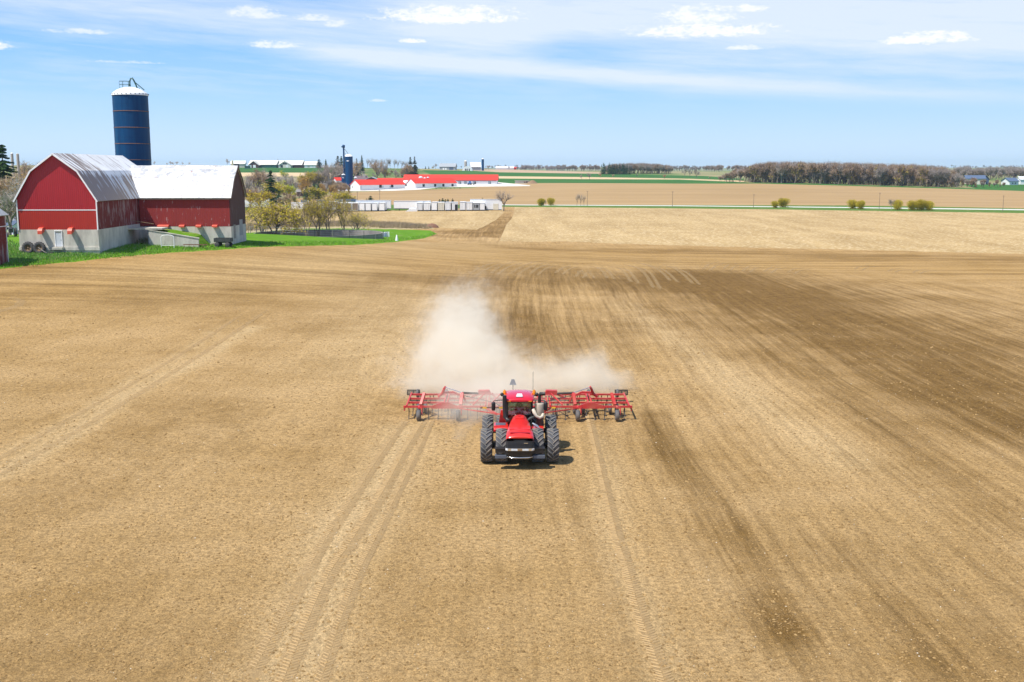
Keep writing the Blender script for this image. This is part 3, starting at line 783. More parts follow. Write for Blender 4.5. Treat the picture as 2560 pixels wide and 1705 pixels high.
mb = MB(); mb.tube([(.05, 0, top+.45), (.1, 0, top+1.2), (.3, 0, top+1.7), (.55, 0, top+1.75), (.85, 0, top+1.3), (1.2, 0, top+.5), (1.4, 0, top-.1)], [.13, .14, .15, .15, .15, .14, .14], 8)
mb.box((.05, 0, top+.4), (.3, .3, .35)); mb.build('filler_pipe', 'green_iron', silo)
mb = MB(); mb.bar((1.0, -.1, top+1.0), (2.7, -.3, top-.45), .07); mb.bar((1.0, .3, top+1.0), (2.7, .3, top-.45), .07)
for k in range(5): mb.bar((1.1+.35*k, -.12, top+.9-.3*k), (1.1+.35*k, .3, top+.9-.3*k), .04)
mb.tube([(1.7, -.1, top+.2), (1.9, -.1, top-.3), (2.3, -.1, top-.6), (2.6, -.1, top-.45)], .035, 5)
mb.build('ladder_rail', 'green_iron', silo)
for k in range(26):
    a = 2*math.pi*k/26; mb = MB(); mb.box(((SR+.13)*math.cos(a), (SR+.13)*math.sin(a), Hs+.02), (.12, .12, .2), a); mb.build('rim_bolt', 'dark_iron', silo)

# ---- ramp with retaining wall between the two barns
GR = gz(-57, 180)
def lift(c, r, y): return at(c, r, y)
ramp = MB()
top_l = at(375, 566, 184.2); top_r = at(500, 566, 184.2)
P0 = at(362, 563, 181.5); P1 = at(600/6.926+300, 575, 181.0); P2 = at(494, 597, 180.5)
zg0 = min(gz(P0.x, 181), gz(P2.x, 181))-1.0
# earth wedge
rows_ = []
for t in np.linspace(0, 1, 12):
    x = P1.x-.9+(wx1-3.6-(P1.x-.9))*t
    zt = P1.z+.15+(zg+.6-(P1.z+.15))*t**.9
    zf_ = P1.z-.12+(P2.z-.3-(P1.z-.12))*min(1, t*1.25)
    if t > .8: zt = zt+(gz(x, 187)-.1-zt)*(t-.8)/.2
    zf_ = min(zf_, zt)
    rows_.append([(x, 181.25, zg0), (x, 181.25, zf_+.1), (x, 183, (zf_+zt)/2+.2), (x, 187.3, zt), (x, 187.3, zg0)])
ramp.loft(rows_, smooth=False)
ro = ramp.build('grass_ramp', 'lawn', kind='structure')
rwl = empty('retaining_wall', (P1.x, 181, zg0+1), 0, 'sloping concrete retaining wall beside the grassy barn ramp', 'wall')
mb = MB(); o_ = Vector((P1.x, 181, zg0+1))
mb.prism([(P1.x-o_.x-1.0, -1), (P1.x-o_.x-1.0, P1.z-o_.z), (P2.x-o_.x, P2.z-o_.z), (P2.x-o_.x, -1)], 0, .28); mb.build('wall_face', 'concrete', rwl)
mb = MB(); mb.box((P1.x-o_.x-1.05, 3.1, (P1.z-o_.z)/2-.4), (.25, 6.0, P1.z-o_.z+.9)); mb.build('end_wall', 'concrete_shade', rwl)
mb = MB(); mb.bar((P1.x-o_.x-1.1, .12, P1.z-o_.z+.05), (P2.x-o_.x+.1, .12, P2.z-o_.z+.05), .42, .12); mb.build('coping', 'concrete', rwl)
deck = empty('loading_deck', (P1.x-2.5, 182.5, GR), 0, 'flat concrete loading deck in the corner between the barns', 'deck')
mb = MB(); zt = P1.z-GR+.2
mb.box((.6, 0, zt), (6.4, 3.2, .28)); mb.build('slab', 'concrete', deck)
mb = MB(); mb.box((-2.3, -1.2, zt/2-.4), (.25, .25, zt+.5)); mb.build('post', 'concrete', deck); mb = MB(); mb.box((2.0, -1.2, zt/2-.4), (.25, .25, zt+.5)); mb.build('post', 'concrete', deck)
mb = MB(); mb.tube([(-1.6, -1.4, zt+1.45), (2.4, -1.5, zt+.8)], .05, 6); mb.build('pole', 'rust_rim', deck)

# white arched gate frame
p = on(at(420, 590, 179).x, 178.6)
gt = empty('gate', (p.x, p.y, p.z), 0, 'white arched metal gate frame standing before the retaining wall', 'gate')
mb = MB(); gw = 1.05
mb.tube([(-gw, 0, 0), (-gw, 0, 1.75)]+[(-gw*math.cos(a*math.pi/10), 0, 1.75+.35*math.sin(a*math.pi/10)) for a in range(1, 10)]+[(gw, 0, 1.75), (gw, 0, 0)], .06, 6)
mb.build('arch', 'white_paint', gt)
mb = MB(); mb.tube([(-gw, 0, .35), (gw, 0, .35)], .03, 5); mb.build('crossbar', 'white_paint', gt)

# old red harrow lying by the wall
p = on(at(430, 595, 179.5).x+0.8, 179.4)
ho = empty('old_harrow', (p.x+1.0, p.y, p.z), 0, 'rusty red farm harrow lying in the weeds below the wall', 'harrow')
mb = MB()
for y in (0, .7): mb.bar((0, y, .5), (3.9, y, .45), .10)
for k in range(5): mb.bar((.3+k*.8, 0, .5), (.3+k*.8, .75, .5), .08)
mb.build('frame', 'rust', ho)
for k in range(5):
    mb = MB(); mb.tube([(.3+k*.8, 0, .5), (.2+k*.8, -.15, .3), (.3+k*.8, -.05, .02)], .035, 5); mb.build('tine', 'rust', ho)

# wagon box standing in the grass
p = on(at(558, 585, 184.2).x, 184.2)
wg = empty('wagon', (p.x, p.y, p.z), -.05, 'small dark green wagon box parked at the corner of the barn wing', 'wagon')
mb = MB(); mb.box((0, 0, .95), (2.8, 1.7, .12))
for s in (-1, 1): mb.box((0, s*.84, 1.25), (2.8, .06, .6)); mb.box((s*1.39, 0, 1.25), (.06, 1.6, .6))
mb.build('box', 'dark_iron', wg)
for sx2 in (-1, 1):
    for sy2 in (-1, 1):
        mb = MB(); mb.lathe([(.02, -.1), (.32, -.1), (.42, -.06), (.42, .06), (.32, .1), (.02, .1)], 16, 'Y', (sx2*.9, sy2*.78, .42)); mb.build('wheel', 'rubber_old', wg)
mb = MB(); mb.bar((-1.4, 0, .7), (-2.6, 0, .25), .08); mb.build('drawbar', 'rust', wg)
mb = MB(); mb.bar((-1.3, 0, .8), (1.3, 0, .8), .14); mb.bar((-.9, -.7, .5), (-.9, .7, .5), .1); mb.bar((.9, -.7, .5), (.9, .7, .5), .1); mb.build('chassis', 'dark_iron', wg)

# tractor tyres leaning on the foundation
for i, (cc, lab) in enumerate(((505/7.36, 'old tractor tyre leaning on the barn foundation, nearest the corner'), (710/7.36, 'old tractor tyre leaning on the barn foundation beside a tow frame'))):
    x = at(cc, 600, YF-.7).x
    t = empty('old_tyre', (x, YF-.75, gz(x, YF-.75)-.03), 0, lab, 'tyre', 'old tyres leaning on the barn')
    mb = MB(); mb.lathe([(.50, -.22), (.72, -.30), (.88, -.26), (.92, -.1), (.92, .1), (.88, .26), (.72, .30), (.50, .22), (.47, 0), (.50, -.22)], 30, 'Y', (0, 0, .9))
    for k in range(18):
        a = 2*math.pi*k/18
        for s in (-1, 1):
            q = Matrix.Translation((.93*math.sin(a), s*.12, .9+.93*math.cos(a))) @ Matrix.Rotation(a, 4, 'Y') @ Matrix.Rotation(s*.6, 4, 'Z')
            mb.box((0, 0, 0), (.07, .26, .07), M=None) if False else mb.add([q @ Vector(v) for v in ((-.04, -.14, -.03), (.04, -.14, -.03), (.04, .14, -.03), (-.04, .14, -.03), (-.03, -.13, .05), (.03, -.13, .05), (.03, .13, .05), (-.03, .13, .05))], [(0, 3, 2, 1), (4, 5, 6, 7), (0, 1, 5, 4), (1, 2, 6, 5), (2, 3, 7, 6), (3, 0, 4, 7)])
    ty = mb.build('tyre', 'rubber_old', t)
    mb = MB(); mb.lathe([(.48, -.12), (.44, -.14), (.40, .0), (.12, .02), (.10, -.12), (.01, -.12)], 24, 'Y', (0, 0, .9)); mb.build('rim', 'rust_rim', t)
    t.rotation_euler = (-.16, 0, 0)
x = at(900/7.36, 600, YF-1).x
tf = empty('tow_frame', (x, YF-1.3, gz(x, YF-1.3)), 0, 'dark metal tow frame with a pole lying right of the leaning tyres', 'frame')
mb = MB(); mb.box((.0, 0, .18), (1.3, .5, .3)); mb.build('base', 'dark_iron', tf)
mb = MB(); mb.tube([(-1.7, .2, 1.0), (-.1, -.3, .1)], .05, 6); mb.build('pole', 'grey_wood', tf)

# ---- red shed at the left edge
YH = 153.0
a_ = at(18.5, 618, YH+5); zt = at(14, 521, YH).z; ze2 = at(18, 541, YH).z
x1 = a_.x; g0 = gz(x1, YH)-.5
sh = empty('shed', (x1-4.5, YH, g0), 0, 'red board shed cut off by the left edge of the picture', 'shed')
mb = MB(); hh = zt-g0; he = ze2-g0
mb.prism([(-4.5, 0), (-4.5, he), (0, hh+2.2), (4.5, he), (4.5, 0)], 0, 5); mb.build('wall', 'old_red', sh)
mb = MB(); roof_sheet(mb, [(-5, he-.3), (0, hh+2.45), (4.85, he-.1)], -.3, 5.3, .14); mb.build('roof', 'grey_sheet', sh)
mb = MB(); mb.box((4.53, 2.5, he-1.6), (.08, 5.0, .12)); mb.box((4.53, 4.95, he/2), (.1, .1, he)); mb.build('trim', 'white_paint', sh)

# ---- old dark tractor seen in the gap
p = on(at(26, 575, 200).x, 200)
ot = empty('old_tractor', (p.x, p.y, p.z), .5, 'old dark tractor parked in the gap left of the red barn', 'tractor')
mb = MB(); mb.box((0, -.6, 1.2), (.7, 2.4, .75)); mb.box((0, .9, 1.5), (1.1, 1.2, .3)); mb.build('body', 'dark_iron', ot)
mb = MB(); mb.tube([(.2, -.9, 1.5), (.2, -.9, 2.3)], .05, 6); mb.build('exhaust', 'rust', ot)
for s in (-1, 1):
    mb = MB(); mb.lathe([(.3, -.2), (.75, -.22), (.8, 0), (.75, .22), (.3, .2), (.02, .1), (.02, -.1), (.3, -.2)], 20, 'X', (s*.9, 1.0, .8)); mb.build('wheel', 'rubber_old', ot)
    mb = MB(); mb.lathe([(.2, -.12), (.4, -.13), (.44, 0), (.4, .13), (.2, .12), (.02, .05), (.02, -.05), (.2, -.12)], 16, 'X', (s*.6, -1.4, .44)); mb.build('wheel', 'rubber_old', ot)
# ---------------------------------------------------------------- generic farm building
def building(name, label, cat, cL, cR, y, wall_h, rise, depth, rot=0.0, wall='white_sheet', roof='white_sheet', gable_front=False, openings=(), width=None, over=.6, base=None, group=None, sink=.6, hood=None, foundation=False, gable_mat=None):
    cm = (cL+cR)/2; x = at(cm, 425, y).x; w = width or (cR-cL)/FPX*y
    z = gz(x, y) if base is None else base
    o = empty(name, (x, y, z), math.radians(rot), label, cat, group)
    mb = MB(); hw = w/2
    if gable_front:
        mb.prism([(-hw, -sink), (-hw, wall_h), (0, wall_h+rise), (hw, wall_h), (hw, -sink)], 0, depth, 'Y'); mb.build('wall', wall, o)
        mb = MB(); roof_sheet(mb, [(-hw-over, wall_h-over*rise/hw+.05), (0, wall_h+rise+.05), (hw+over, wall_h-over*rise/hw+.05)], -over, depth+over, .2); mb.build('roof', roof, o)
    else:
        mb.prism([(0, -sink), (0, wall_h), (depth/2, wall_h+rise), (depth, wall_h), (depth, -sink)], -hw, hw, 'X'); mb.build('wall', wall, o)
        mb = MB(); roof_sheet(mb, [(-over, wall_h-over*rise/depth*2+.05), (depth/2, wall_h+rise+.05), (depth+over, wall_h-over*rise/depth*2+.05)], -hw-over, hw+over, .2, 'X'); mb.build('roof', roof, o)
    for (kind, u, zc, ow, oh, mat) in openings:
        mb = MB()
        if kind.endswith('_end'): mb.box((-hw-.03, u, zc), (.1, ow, oh)); kind = kind[:-4]
        else: mb.box((u*hw, -.03, zc), (ow, .1, oh))
        mb.build(kind, mat, o)
    return o
def tank(name, label, cat, c, wpx, rtop, y, mat='silo_blue', dome='white_paint', zb=None, group=None, domeh=.28, cone=False, legs=False):
    x = at(c, 425, y).x; r = wpx/2/FPX*y; z0 = gz(x, y)-.4 if zb is None else zb
    top = at(c, rtop, y).z-z0
    o = empty(name, (x, y, z0), 0, label, cat, group)
    b0 = 1.8 if legs else 0
    mb = MB(); mb.lathe(([(.3, b0-.9)] if legs else [])+[(r, b0), (r, top)], 24); mb.build('tank', mat, o)
    mb = MB(); mb.lathe([(r+.05, top-.05), (r*.6, top+r*domeh*1.6), (.05, top+r*domeh*2.2)], 24); mb.build('roof', dome, o)
    if legs:
        for a in range(4):
            mb = MB(); q = a*math.pi/2+.7; mb.bar((r*math.cos(q), r*math.sin(q), 0), (r*math.cos(q), r*math.sin(q), b0+.5), .15); mb.build('leg', 'galvanised', o)
    return o, r, top
simple('yellow_tank', (.62, .55, .34), .6)
simple('feed_white', (.72, .74, .75), .4, vary=.1)
simple('trim_dark', (.05, .055, .06), .7)
simple('barn_roof_tan', (.78, .73, .62), .5, vary=.05)

# ---- farm with the red roofs
building('farm_barn', 'long low red roofed barn beside the blue silos, grey long side and white gable', 'barn', 0, 0, 822, 3.7, 3.6, 13, 40, 'white_sheet', 'red_sheet_roof', width=41, over=.5, group=None,
         openings=[('door_end', 3.4, 1.2, 1.5, 2.4, 'pale_door'), ('window_end', 10, 1.9, .9, 1.0, 'glass_dark'), ('exhaust_fan', -.1, 2.4, 2.2, 2.2, 'dark_gap'), ('exhaust_fan', .0, 2.0, 1.4, 1.4, 'galvanised'), ('exhaust_fan', .42, 2.5, 2.2, 2.2, 'dark_gap'), ('exhaust_fan', .34, 1.9, 1.4, 1.4, 'galvanised'), ('door', -.93, 1.3, 1.2, 2.5, 'pale_door')])
fb1 = bpy.data.objects[-1] if False else None
def place(o, c, y, dz=0):
    x = at(c, 425, y).x; o.location = (x, y, gz(x, y)+dz)
things = [o for o in S.objects if o.name.startswith('farm_barn')]
# the near long wall is centred between columns 911 and 1009
place(things[0], 956, 832)
b2 = building('farm_barn', 'shorter red roofed barn with white gable end in the middle of the farm yard', 'barn', 0, 0, 850, 3.4, 3.4, 12, 38, 'white_sheet', 'red_sheet_roof', width=39, over=.5,
         openings=[('door_end', 8.5, 1.6, 2.4, 3.0, 'white_paint'), ('exhaust_fan', -.6, 1.6, 2.0, 2.0, 'dark_gap'), ('exhaust_fan', -.05, 1.6, 2.0, 2.0, 'dark_gap'), ('exhaust_fan', .35, 1.6, 2.0, 2.0, 'dark_gap'), ('exhaust_fan', .8, 1.6, 2.0, 2.0, 'dark_gap')])
place(b2, 1090, 856)
b3 = building('farm_barn', 'longest red roofed barn with white front wall behind the others', 'barn', 1010, 1241, 900, 4.0, 4.2, 17, -2, 'white_sheet', 'red_sheet_roof', over=.8,
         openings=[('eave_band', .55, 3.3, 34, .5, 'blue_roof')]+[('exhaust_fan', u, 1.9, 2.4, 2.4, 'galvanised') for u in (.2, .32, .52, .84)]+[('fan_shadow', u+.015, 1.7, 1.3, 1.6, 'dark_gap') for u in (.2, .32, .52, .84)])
b4 = building('farm_barn', 'partly hidden red roofed barn joining the long barn on its left', 'barn', 945, 1012, 878, 3.6, 3.2, 12, 6, 'white_sheet', 'red_sheet_roof')
b5 = building('farm_shed', 'tall narrow white shed with red roof left of the blue silos', 'shed', 843, 853, 842, 6.8, 2.0, 9, 25, 'white_sheet', 'red_sheet_roof', width=5)
b6 = building('farm_shed', 'grey shed with dark gable trim behind the red roofed barn', 'shed', 908, 948, 905, 4.4, 2.6, 12, 0, 'wing_end', 'grey_sheet', gable_front=True)
b7 = building('house', 'house with purple brown roof and tan chimney behind the red roofed farm', 'house', 888, 918, 940, 3.4, 3.2, 10, 12, 'brown_brick', 'purple_shingle', openings=[('window', -.4, 1.7, 1.4, 1.2, 'glass_dark'), ('window', .4, 1.7, 1.4, 1.2, 'glass_dark')])
mb = MB(); mb.box((2.6, 3, 6.4), (2.2, 1.2, 4.0)); mb.build('chimney', 'silo_concrete', b7)
b8 = building('milk_house', 'small white block with windows joining the two nearest red roofed barns', 'building', 1009, 1025, 862, 3.6, 1.6, 8, 0, 'white_sheet', 'white_sheet', openings=[('window', -.4, 1.9, 1.6, 1.2, 'glass_dark'), ('window', .5, 1.9, 1.2, 1.2, 'glass_dark')])
s1, r1, t1 = tank('silo', 'tall blue farm silo with white top beside a loading leg', 'silo', 872.5, 19.5, 391, 838)
mb = MB(); sc = FPX/838
px_ = -(872.5-861)/sc
mb.tube([(px_, -1, 0), (px_, -1, t1+7.2)], .62, 8); mb.build('loading_leg', 'silo_blue', s1)
mb = MB(); mb.lathe([(.1, -1.0), (1.1, -.9), (1.3, 0), (1.1, .9), (.1, 1.0)], 12, 'X', (px_, -1, t1+7.5)); mb.box((px_-.9, -1, t1+7.2), (1.6, 1.2, .8)); mb.build('leg_head', 'silo_blue', s1)
mb = MB(); mb.tube([(px_+.4, -1, t1+5.6), (px_+1.8, -.6, t1+4.2), (0, 0, t1+1.4)], .16, 6); mb.tube([(px_+.5, -1, t1+2.4), (px_+3, 0, t1+1.0)], .12, 5); mb.build('chute', 'dark_iron', s1)
mb = MB(); mb.prism([(-1.3, 0), (0, .55), (1.3, 0), (0, -.55)], -r1-.06, -r1+.4, 'Y'); em = mb.build('emblem', 'white_paint', s1); em.location = (-.4, -.0, t1-3.4)
s2, r2, t2 = tank('silo', 'short blue farm silo with white top at the foot of the tall one', 'silo', 858, 10, 437, 828)
mb = MB(); mb.prism([(-.9, 0), (0, .4), (.9, 0), (0, -.4)], -r2-.06, -r2+.3, 'Y'); em = mb.build('emblem', 'feed_white', s2); em.location = (0, 0, t2-2.2)
s1['group'] = s2['group'] = 'blue silos of the red roofed farm'
for c, wp, rt, y, mt, lab in ((888.5, 8, 444, 850, 'galvanised', 'grey feed bin between the tall blue silo and the long barn'), (1051.5, 10.5, 443.5, 874, 'galvanised', 'largest feed bin, grey, in front of the longest red roof'),
                         (1061.5, 6, 445, 874, 'feed_white', 'small cream feed bin in front of the longest red roof'), (1069.5, 6.5, 444, 874, 'silo_blue', 'dark blue feed bin in front of the longest red roof')):
    tank('feed_bin', lab, 'feed bin', c, wp, rt, y, mt, 'feed_white', legs=True, group='feed bins of the red roofed farm')
mw = building('block_wall', 'unfinished low white block building beside a heap of earth', 'building', 1288, 1322, 905, 2.3, .1, 7, 0, 'cream_sheet', 'grey_wood', openings=[('window', .7, 1.2, 1.2, 1.0, 'dark_gap'), ('window', .4, 1.1, 1.4, .9, 'rust')])
x = at(1331, 425, 905).x
mb = MB(); rr = random.Random(4)
mb.lathe([(5.2, 0), (3.6, 1.1), (1.8, 2.4), (.3, 2.9)], 14); mb.v = [(a+rr.uniform(-.4, .4), b+rr.uniform(-.4, .4), c+rr.uniform(-.2, .2)) for a, b, c in mb.v]
eh = mb.build('earth_heap', 'rust_rim', label='brown heap of earth and boards right of the low white block building', cat='heap'); eh.location = (x, 905, gz(x, 905)-.2)
# brown ranch house left of it
bh = building('house', 'brown ranch house with long grey roof among the bare trees', 'house', 741, 805, 690, 3.0, 2.4, 9, 4, 'brown_brick', 'grey_shingle', openings=[('window', -.55, 1.5, 1.6, 1.2, 'glass_dark'), ('window', -.1, 1.5, 1.6, 1.2, 'glass_dark'), ('door', .25, 1.2, 1.0, 2.1, 'white_paint'), ('garage_door', .65, 1.3, 2.6, 2.2, 'pale_door')])
# ---- farm on the skyline hill
h1 = building('hill_barn', 'cream roofed skyline barn with dark green side, left of the three', 'barn', 622, 690, 1300, 3.6, 5.0, 26, 0, 'green_sheet', 'barn_roof_tan', openings=[('bay', -.86, 2.0, 3.5, 3.4, 'white_paint'), ('bay', -.35, 2.0, 3.0, 3.4, 'white_paint')], group='cream roofed barns on the skyline hill')
h1b = building('hill_barn', 'open gabled end bay joined to the left of the green sided skyline barn', 'barn', 622, 646, 1290, 3.4, 4.4, 16, 0, 'wing_end', 'barn_roof_tan', gable_front=True, openings=[('bay', -.7, 1.8, 3.2, 3.2, 'white_paint'), ('bay', .2, 1.8, 3.2, 3.2, 'white_paint'), ('window', -.1, 5.2, 2.2, 1.6, 'glass_dark')], group='cream roofed barns on the skyline hill')
h2 = building('hill_barn', 'wide cream roofed skyline barn with twin gable windows, middle of the hill farm', 'barn', 694, 754, 1305, 3.4, 5.0, 26, 0, 'wing_end', 'barn_roof_tan', openings=[('bay', u, 1.9, 4.0, 3.2, 'white_paint') for u in (-.8, -.45, -.2, .1)], group='cream roofed barns on the skyline hill')
h2b = building('hill_barn', 'front gable of the middle skyline barn with two dark windows', 'barn', 697, 727, 1294, 3.2, 4.4, 12, 0, 'cream_sheet', 'barn_roof_tan', gable_front=True, openings=[('window', -.15, 4.8, 2.4, 1.8, 'glass_dark'), ('window', .2, 4.8, 2.4, 1.8, 'glass_dark'), ('bay', -.5, 1.8, 2.8, 3.0, 'dark_gap'), ('bay', .4, 1.8, 2.8, 3.0, 'white_paint')], group='cream roofed barns on the skyline hill')
h3 = building('hill_barn', 'smallest skyline barn with pyramid roof and white doors beside a dark evergreen', 'barn', 761, 793, 1300, 3.6, 4.0, 15, 0, 'cream_sheet', 'barn_roof_tan', openings=[('bay', u, 1.8, 3.2, 3.2, 'white_paint') for u in (-.7, .1, .6)], group='cream roofed barns on the skyline hill')
h0 = building('hill_house', 'pale skyline building with dark arched opening above the roof of the barn wing', 'building', 578, 612, 1310, 4.6, 3.4, 16, 8, 'cream_sheet', 'white_sheet', openings=[('archway', -.15, 2.2, 6, 4.2, 'dark_gap')])
tank('tower', 'cream tower beside the pale skyline building', 'tower', 582, 4.5, 402, 1302, 'yellow_tank', 'yellow_tank')
building('container', 'light green container parked on the skyline hill left of the barns', 'container', 612, 625, 1255, 2.8, .05, 3, 0, 'green_sheet', 'green_sheet')
# ---- far farm in the middle
m1 = building('far_house', 'grey gabled farm building on the horizon with a dark open bay', 'building', 1099, 1138, 1330, 4.0, 3.8, 14, -5, 'grey_sheet', 'grey_sheet', openings=[('bay', .5, 1.8, 5, 3, 'blue_roof'), ('door', -.5, 1.5, 2, 2.4, 'white_paint'), ('door', -.2, 1.5, 2, 2.4, 'white_paint')])
xq = at(1168.5, 425, 1310).x
qh = empty('quonset_hut', (xq, 1310, gz(xq, 1310)-.3), 0, 'white rounded hoop barn on the horizon with dark doors', 'barn')
mb = MB(); rq_ = 6.1; mb.lathe([(rq_, 0), (rq_, 18)], 16, 'Y', (0, 0, 0), 0, True, -math.pi/2+.0, math.pi/2); 
mb = MB(); pr2 = [(rq_*math.cos(a*math.pi/14), rq_*.95*math.sin(a*math.pi/14)) for a in range(15)]; mb.prism(pr2[::-1], 0, 18, 'Y'); mb.build('shell', 'white_paint', qh)
for u in (-2.4, -.4, 2.2):
    mb = MB(); mb.box((u, -.05, 1.4), (1.3, .1, 2.6)); mb.build('door', 'glass_dark', qh)
building('far_barn', 'white roofed gambrel barn on the horizon between the two silos', 'barn', 1178, 1202, 1345, 4.5, 5.2, 14, 8, 'grey_sheet', 'white_sheet')
tank('silo', 'stubby grey concrete silo above the white hoop barn', 'silo', 1164, 6.6, 403, 1335, 'silo_concrete', 'white_paint')
tank('silo', 'slim dark blue silo on the horizon beside the far white barn', 'silo', 1207, 6, 397.5, 1335, 'silo_blue', 'white_paint')
building('long_shed', 'very long low white shed on the horizon right of the far farm', 'shed', 1240, 1285, 1700, 3.2, 2.4, 14, 0, 'white_sheet', 'white_sheet')
building('red_shed', 'tiny red shed at the right end of the long white shed', 'shed', 1285, 1291, 1690, 3.6, 1, 6, 0, 'barn_red_low', 'red_sheet_roof')
# ---- right
YR = hit(2441, 461, 600, 1500).y; print('YR', YR)
building('farm_building', 'pale building with blue grey roof right of the woods', 'building', 2419, 2464, YR, 4.6, 2.6, 16, -14, 'cream_sheet', 'blue_roof', openings=[('door', .75, 1.4, 2.0, 2.4, 'brown_brick'), ('door', -.5, 1.0, 1.2, 1.6, 'glass_dark')])
building('shed', 'small blue shed behind the pale building right of the woods', 'shed', 2458, 2474, YR+8, 4.2, 3, 10, 0, 'blue_roof', 'dark_shingle', gable_front=True)
building('house', 'low white house with blue roof near the right edge', 'house', 2525, 2550, YR-6, 3.0, 2.6, 11, 10, 'white_sheet', 'blue_roof', openings=[('window', -.3, 1.4, 1.2, 1.0, 'glass_dark'), ('window', .3, 1.4, 1.2, 1.0, 'glass_dark')])
building('house', 'white house corner showing at the very right edge', 'house', 2554, 2580, YR+4, 4.2, 2.2, 9, 0, 'white_sheet', 'white_sheet')
# ---- far left
tank('silo', 'grey concrete silo left of its twin beyond the evergreen', 'silo', 32.5, 6.4, 383.5, 560, 'silo_concrete', 'white_paint', zb=0, group='grey silos behind the trees')
tank('silo', 'topless grey concrete silo right of its twin', 'silo', 46.5, 6.8, 385.5, 540, 'silo_concrete', 'silo_concrete', zb=0, group='grey silos behind the trees')
building('shed', 'small white shed glimpsed left of the big red barn', 'shed', 24, 60, 300, 3.2, 1.8, 8, 15, 'white_sheet', 'white_sheet', openings=[('door', .1, 1.3, 2.4, 2.4, 'grey_sheet')])
building('low_shed', 'low white shed in the gap between red shed and barn', 'shed', 8, 20, 290, 2.4, .9, 6, 0, 'white_sheet', 'blue_roof', openings=[('window', .2, 1.3, 1.0, 1.0, 'glass_dark')])

# ---------------------------------------------------------------- row of truck bodies and trailers beyond the stubble
simple('van_white', (.86, .87, .88), .5, vary=.04, dirt=(.6, .57, .52), dirtamt=.25, dscale=.5)
simple('van_cream', (.72, .68, .56), .6, vary=.06, dirt=(.45, .38, .28), dirtamt=.3)
simple('van_brown', (.22, .17, .13), .7, vary=.1)
simple('van_seam', (.30, .31, .33), .6)
YT = 472.0
def van_body(c0, c1, top, label, mat='van_white', door='van_white', y=None, length=7.0, bot=523.5, style='ribs', shut=True):
    y = y or YT; g0 = None
    cx = (c0+c1)/2; x = at(cx, 524, y).x; z = gz(x, y); w = (c1-c0)/FPX*y*.99; h = at(cx, top, y).z-z
    o = empty('truck_body', (x, y, z), random.Random(int(c0)).uniform(-.05, .05), label, 'truck body', 'old truck bodies in a row')
    mb = MB(); mb.box((0, length/2, h/2+.25), (w, length, h-.5)); mb.build('box', mat, o)
    mb = MB(); mb.box((0, length/2, h+.03), (w+.08, length+.1, .07)); mb.build('roof', 'van_white', o)
    mb = MB()
    for s in (-1, 1): mb.box((s*(w/2-.05), -.05, h/2+.2), (.14, .08, h-.45))
    mb.box((0, -.05, h-.10), (w, .09, .2)); mb.box((0, -.05, .45), (w, .1, .14)); mb.build('frame', mat if door != 'van_white' else 'van_seam', o)
    mb = MB(); mb.box((0, -.02, h/2+.15), (w-.26, .06, h-.75)); 
    if style == 'ribs':
        for u in (-.25, .0, .25): mb.box((u*w, -.06, h/2+.15), (.07, .04, h-.8), mi=1)
    if style == 'dark': pass
    mb.build('door', [door, 'van_seam'], o)
    mb = MB(); mb.box((0, length/2, .2), (w*.8, length*.9, .4)); mb.build('base', 'dark_iron', o)
    return o
Z5 = lambda X: 600+X/5.808
Z6 = lambda X: 900+X/5.8875
vb = [
 (Z5(1250), Z5(1325), 505, 'white truck body glimpsed behind the pond willows', 'van_white', 'van_white', 'ribs'),
 (Z5(1330), Z5(1408), 505, 'white truck body just left of the brown doored bodies', 'van_white', 'van_white', 'ribs'),
 (Z5(1415), Z5(1512), 507, 'truck body with brown door, leftmost of the three brown ones', 'van_white', 'van_brown', 'plain'),
 (Z5(1530), Z5(1618), 507, 'truck body with brown door, middle of the three brown ones', 'van_white', 'van_brown', 'plain'),
 (Z5(1633), Z5(1718), 507, 'truck body with brown door, rightmost of the three brown ones', 'van_white', 'van_brown', 'plain'),
 (Z5(1730), Z5(1812), 507, 'white roll door body immediately right of the brown doors', 'van_white', 'van_white', 'plain'),
 (Z5(1820), Z5(1902), 507, 'white roll door body with smudged door, second from the brown doors', 'van_white', 'van_white', 'plain'),
 (Z5(1914), Z5(1992), 508, 'white roll door body, third from the brown doors', 'van_white', 'van_white', 'plain'),
 (Z5(2018), Z6(362), 507, 'white roll door body before the dark gap of the first long trailer', 'van_white', 'van_white', 'plain'),
 (Z6(842), Z6(922), 507, 'ribbed white body overlapping the largest trailer', 'van_white', 'van_white', 'ribs'),
 (Z6(934), Z6(1034), 507, 'ribbed white body right of the one overlapping the trailer', 'van_white', 'van_white', 'ribs'),
 (Z6(1050), Z6(1136), 505.5, 'white roll door body in front of the evergreen bushes', 'van_white', 'van_white', 'plain'),
 (Z6(1148), Z6(1237), 506, 'cream yellow body in front of the dark bushes', 'van_cream', 'van_cream', 'ribs'),
 (Z6(1250), Z6(1337), 506, 'white ribbed body right of the cream yellow one', 'van_white', 'van_white', 'ribs'),
 (Z6(1468), Z6(1555), 505, 'white ribbed body right of the half open one', 'van_white', 'van_white', 'ribs'),
 (Z6(1562), Z6(1656), 506, 'white ribbed body beside the grey slatted one', 'van_white', 'van_white', 'ribs'),
]
for c0, c1, top, lab, mt, dr, stl in vb: van_body(c0, c1, top, lab, mt, dr, style=stl)
o = van_body(Z6(1350), Z6(1442), 506, 'half open white body with a black opening on its right side'); mb = MB(); mb.box((.62, -.09, 1.5), (1.1, .05, 2.6)); mb.build('open_doorway', 'dark_gap', o)
o = van_body(Z6(1664), Z6(1757), 507, 'grey slatted body with dark windows near the row end', 'van_seam', 'grey_sheet', style='plain')
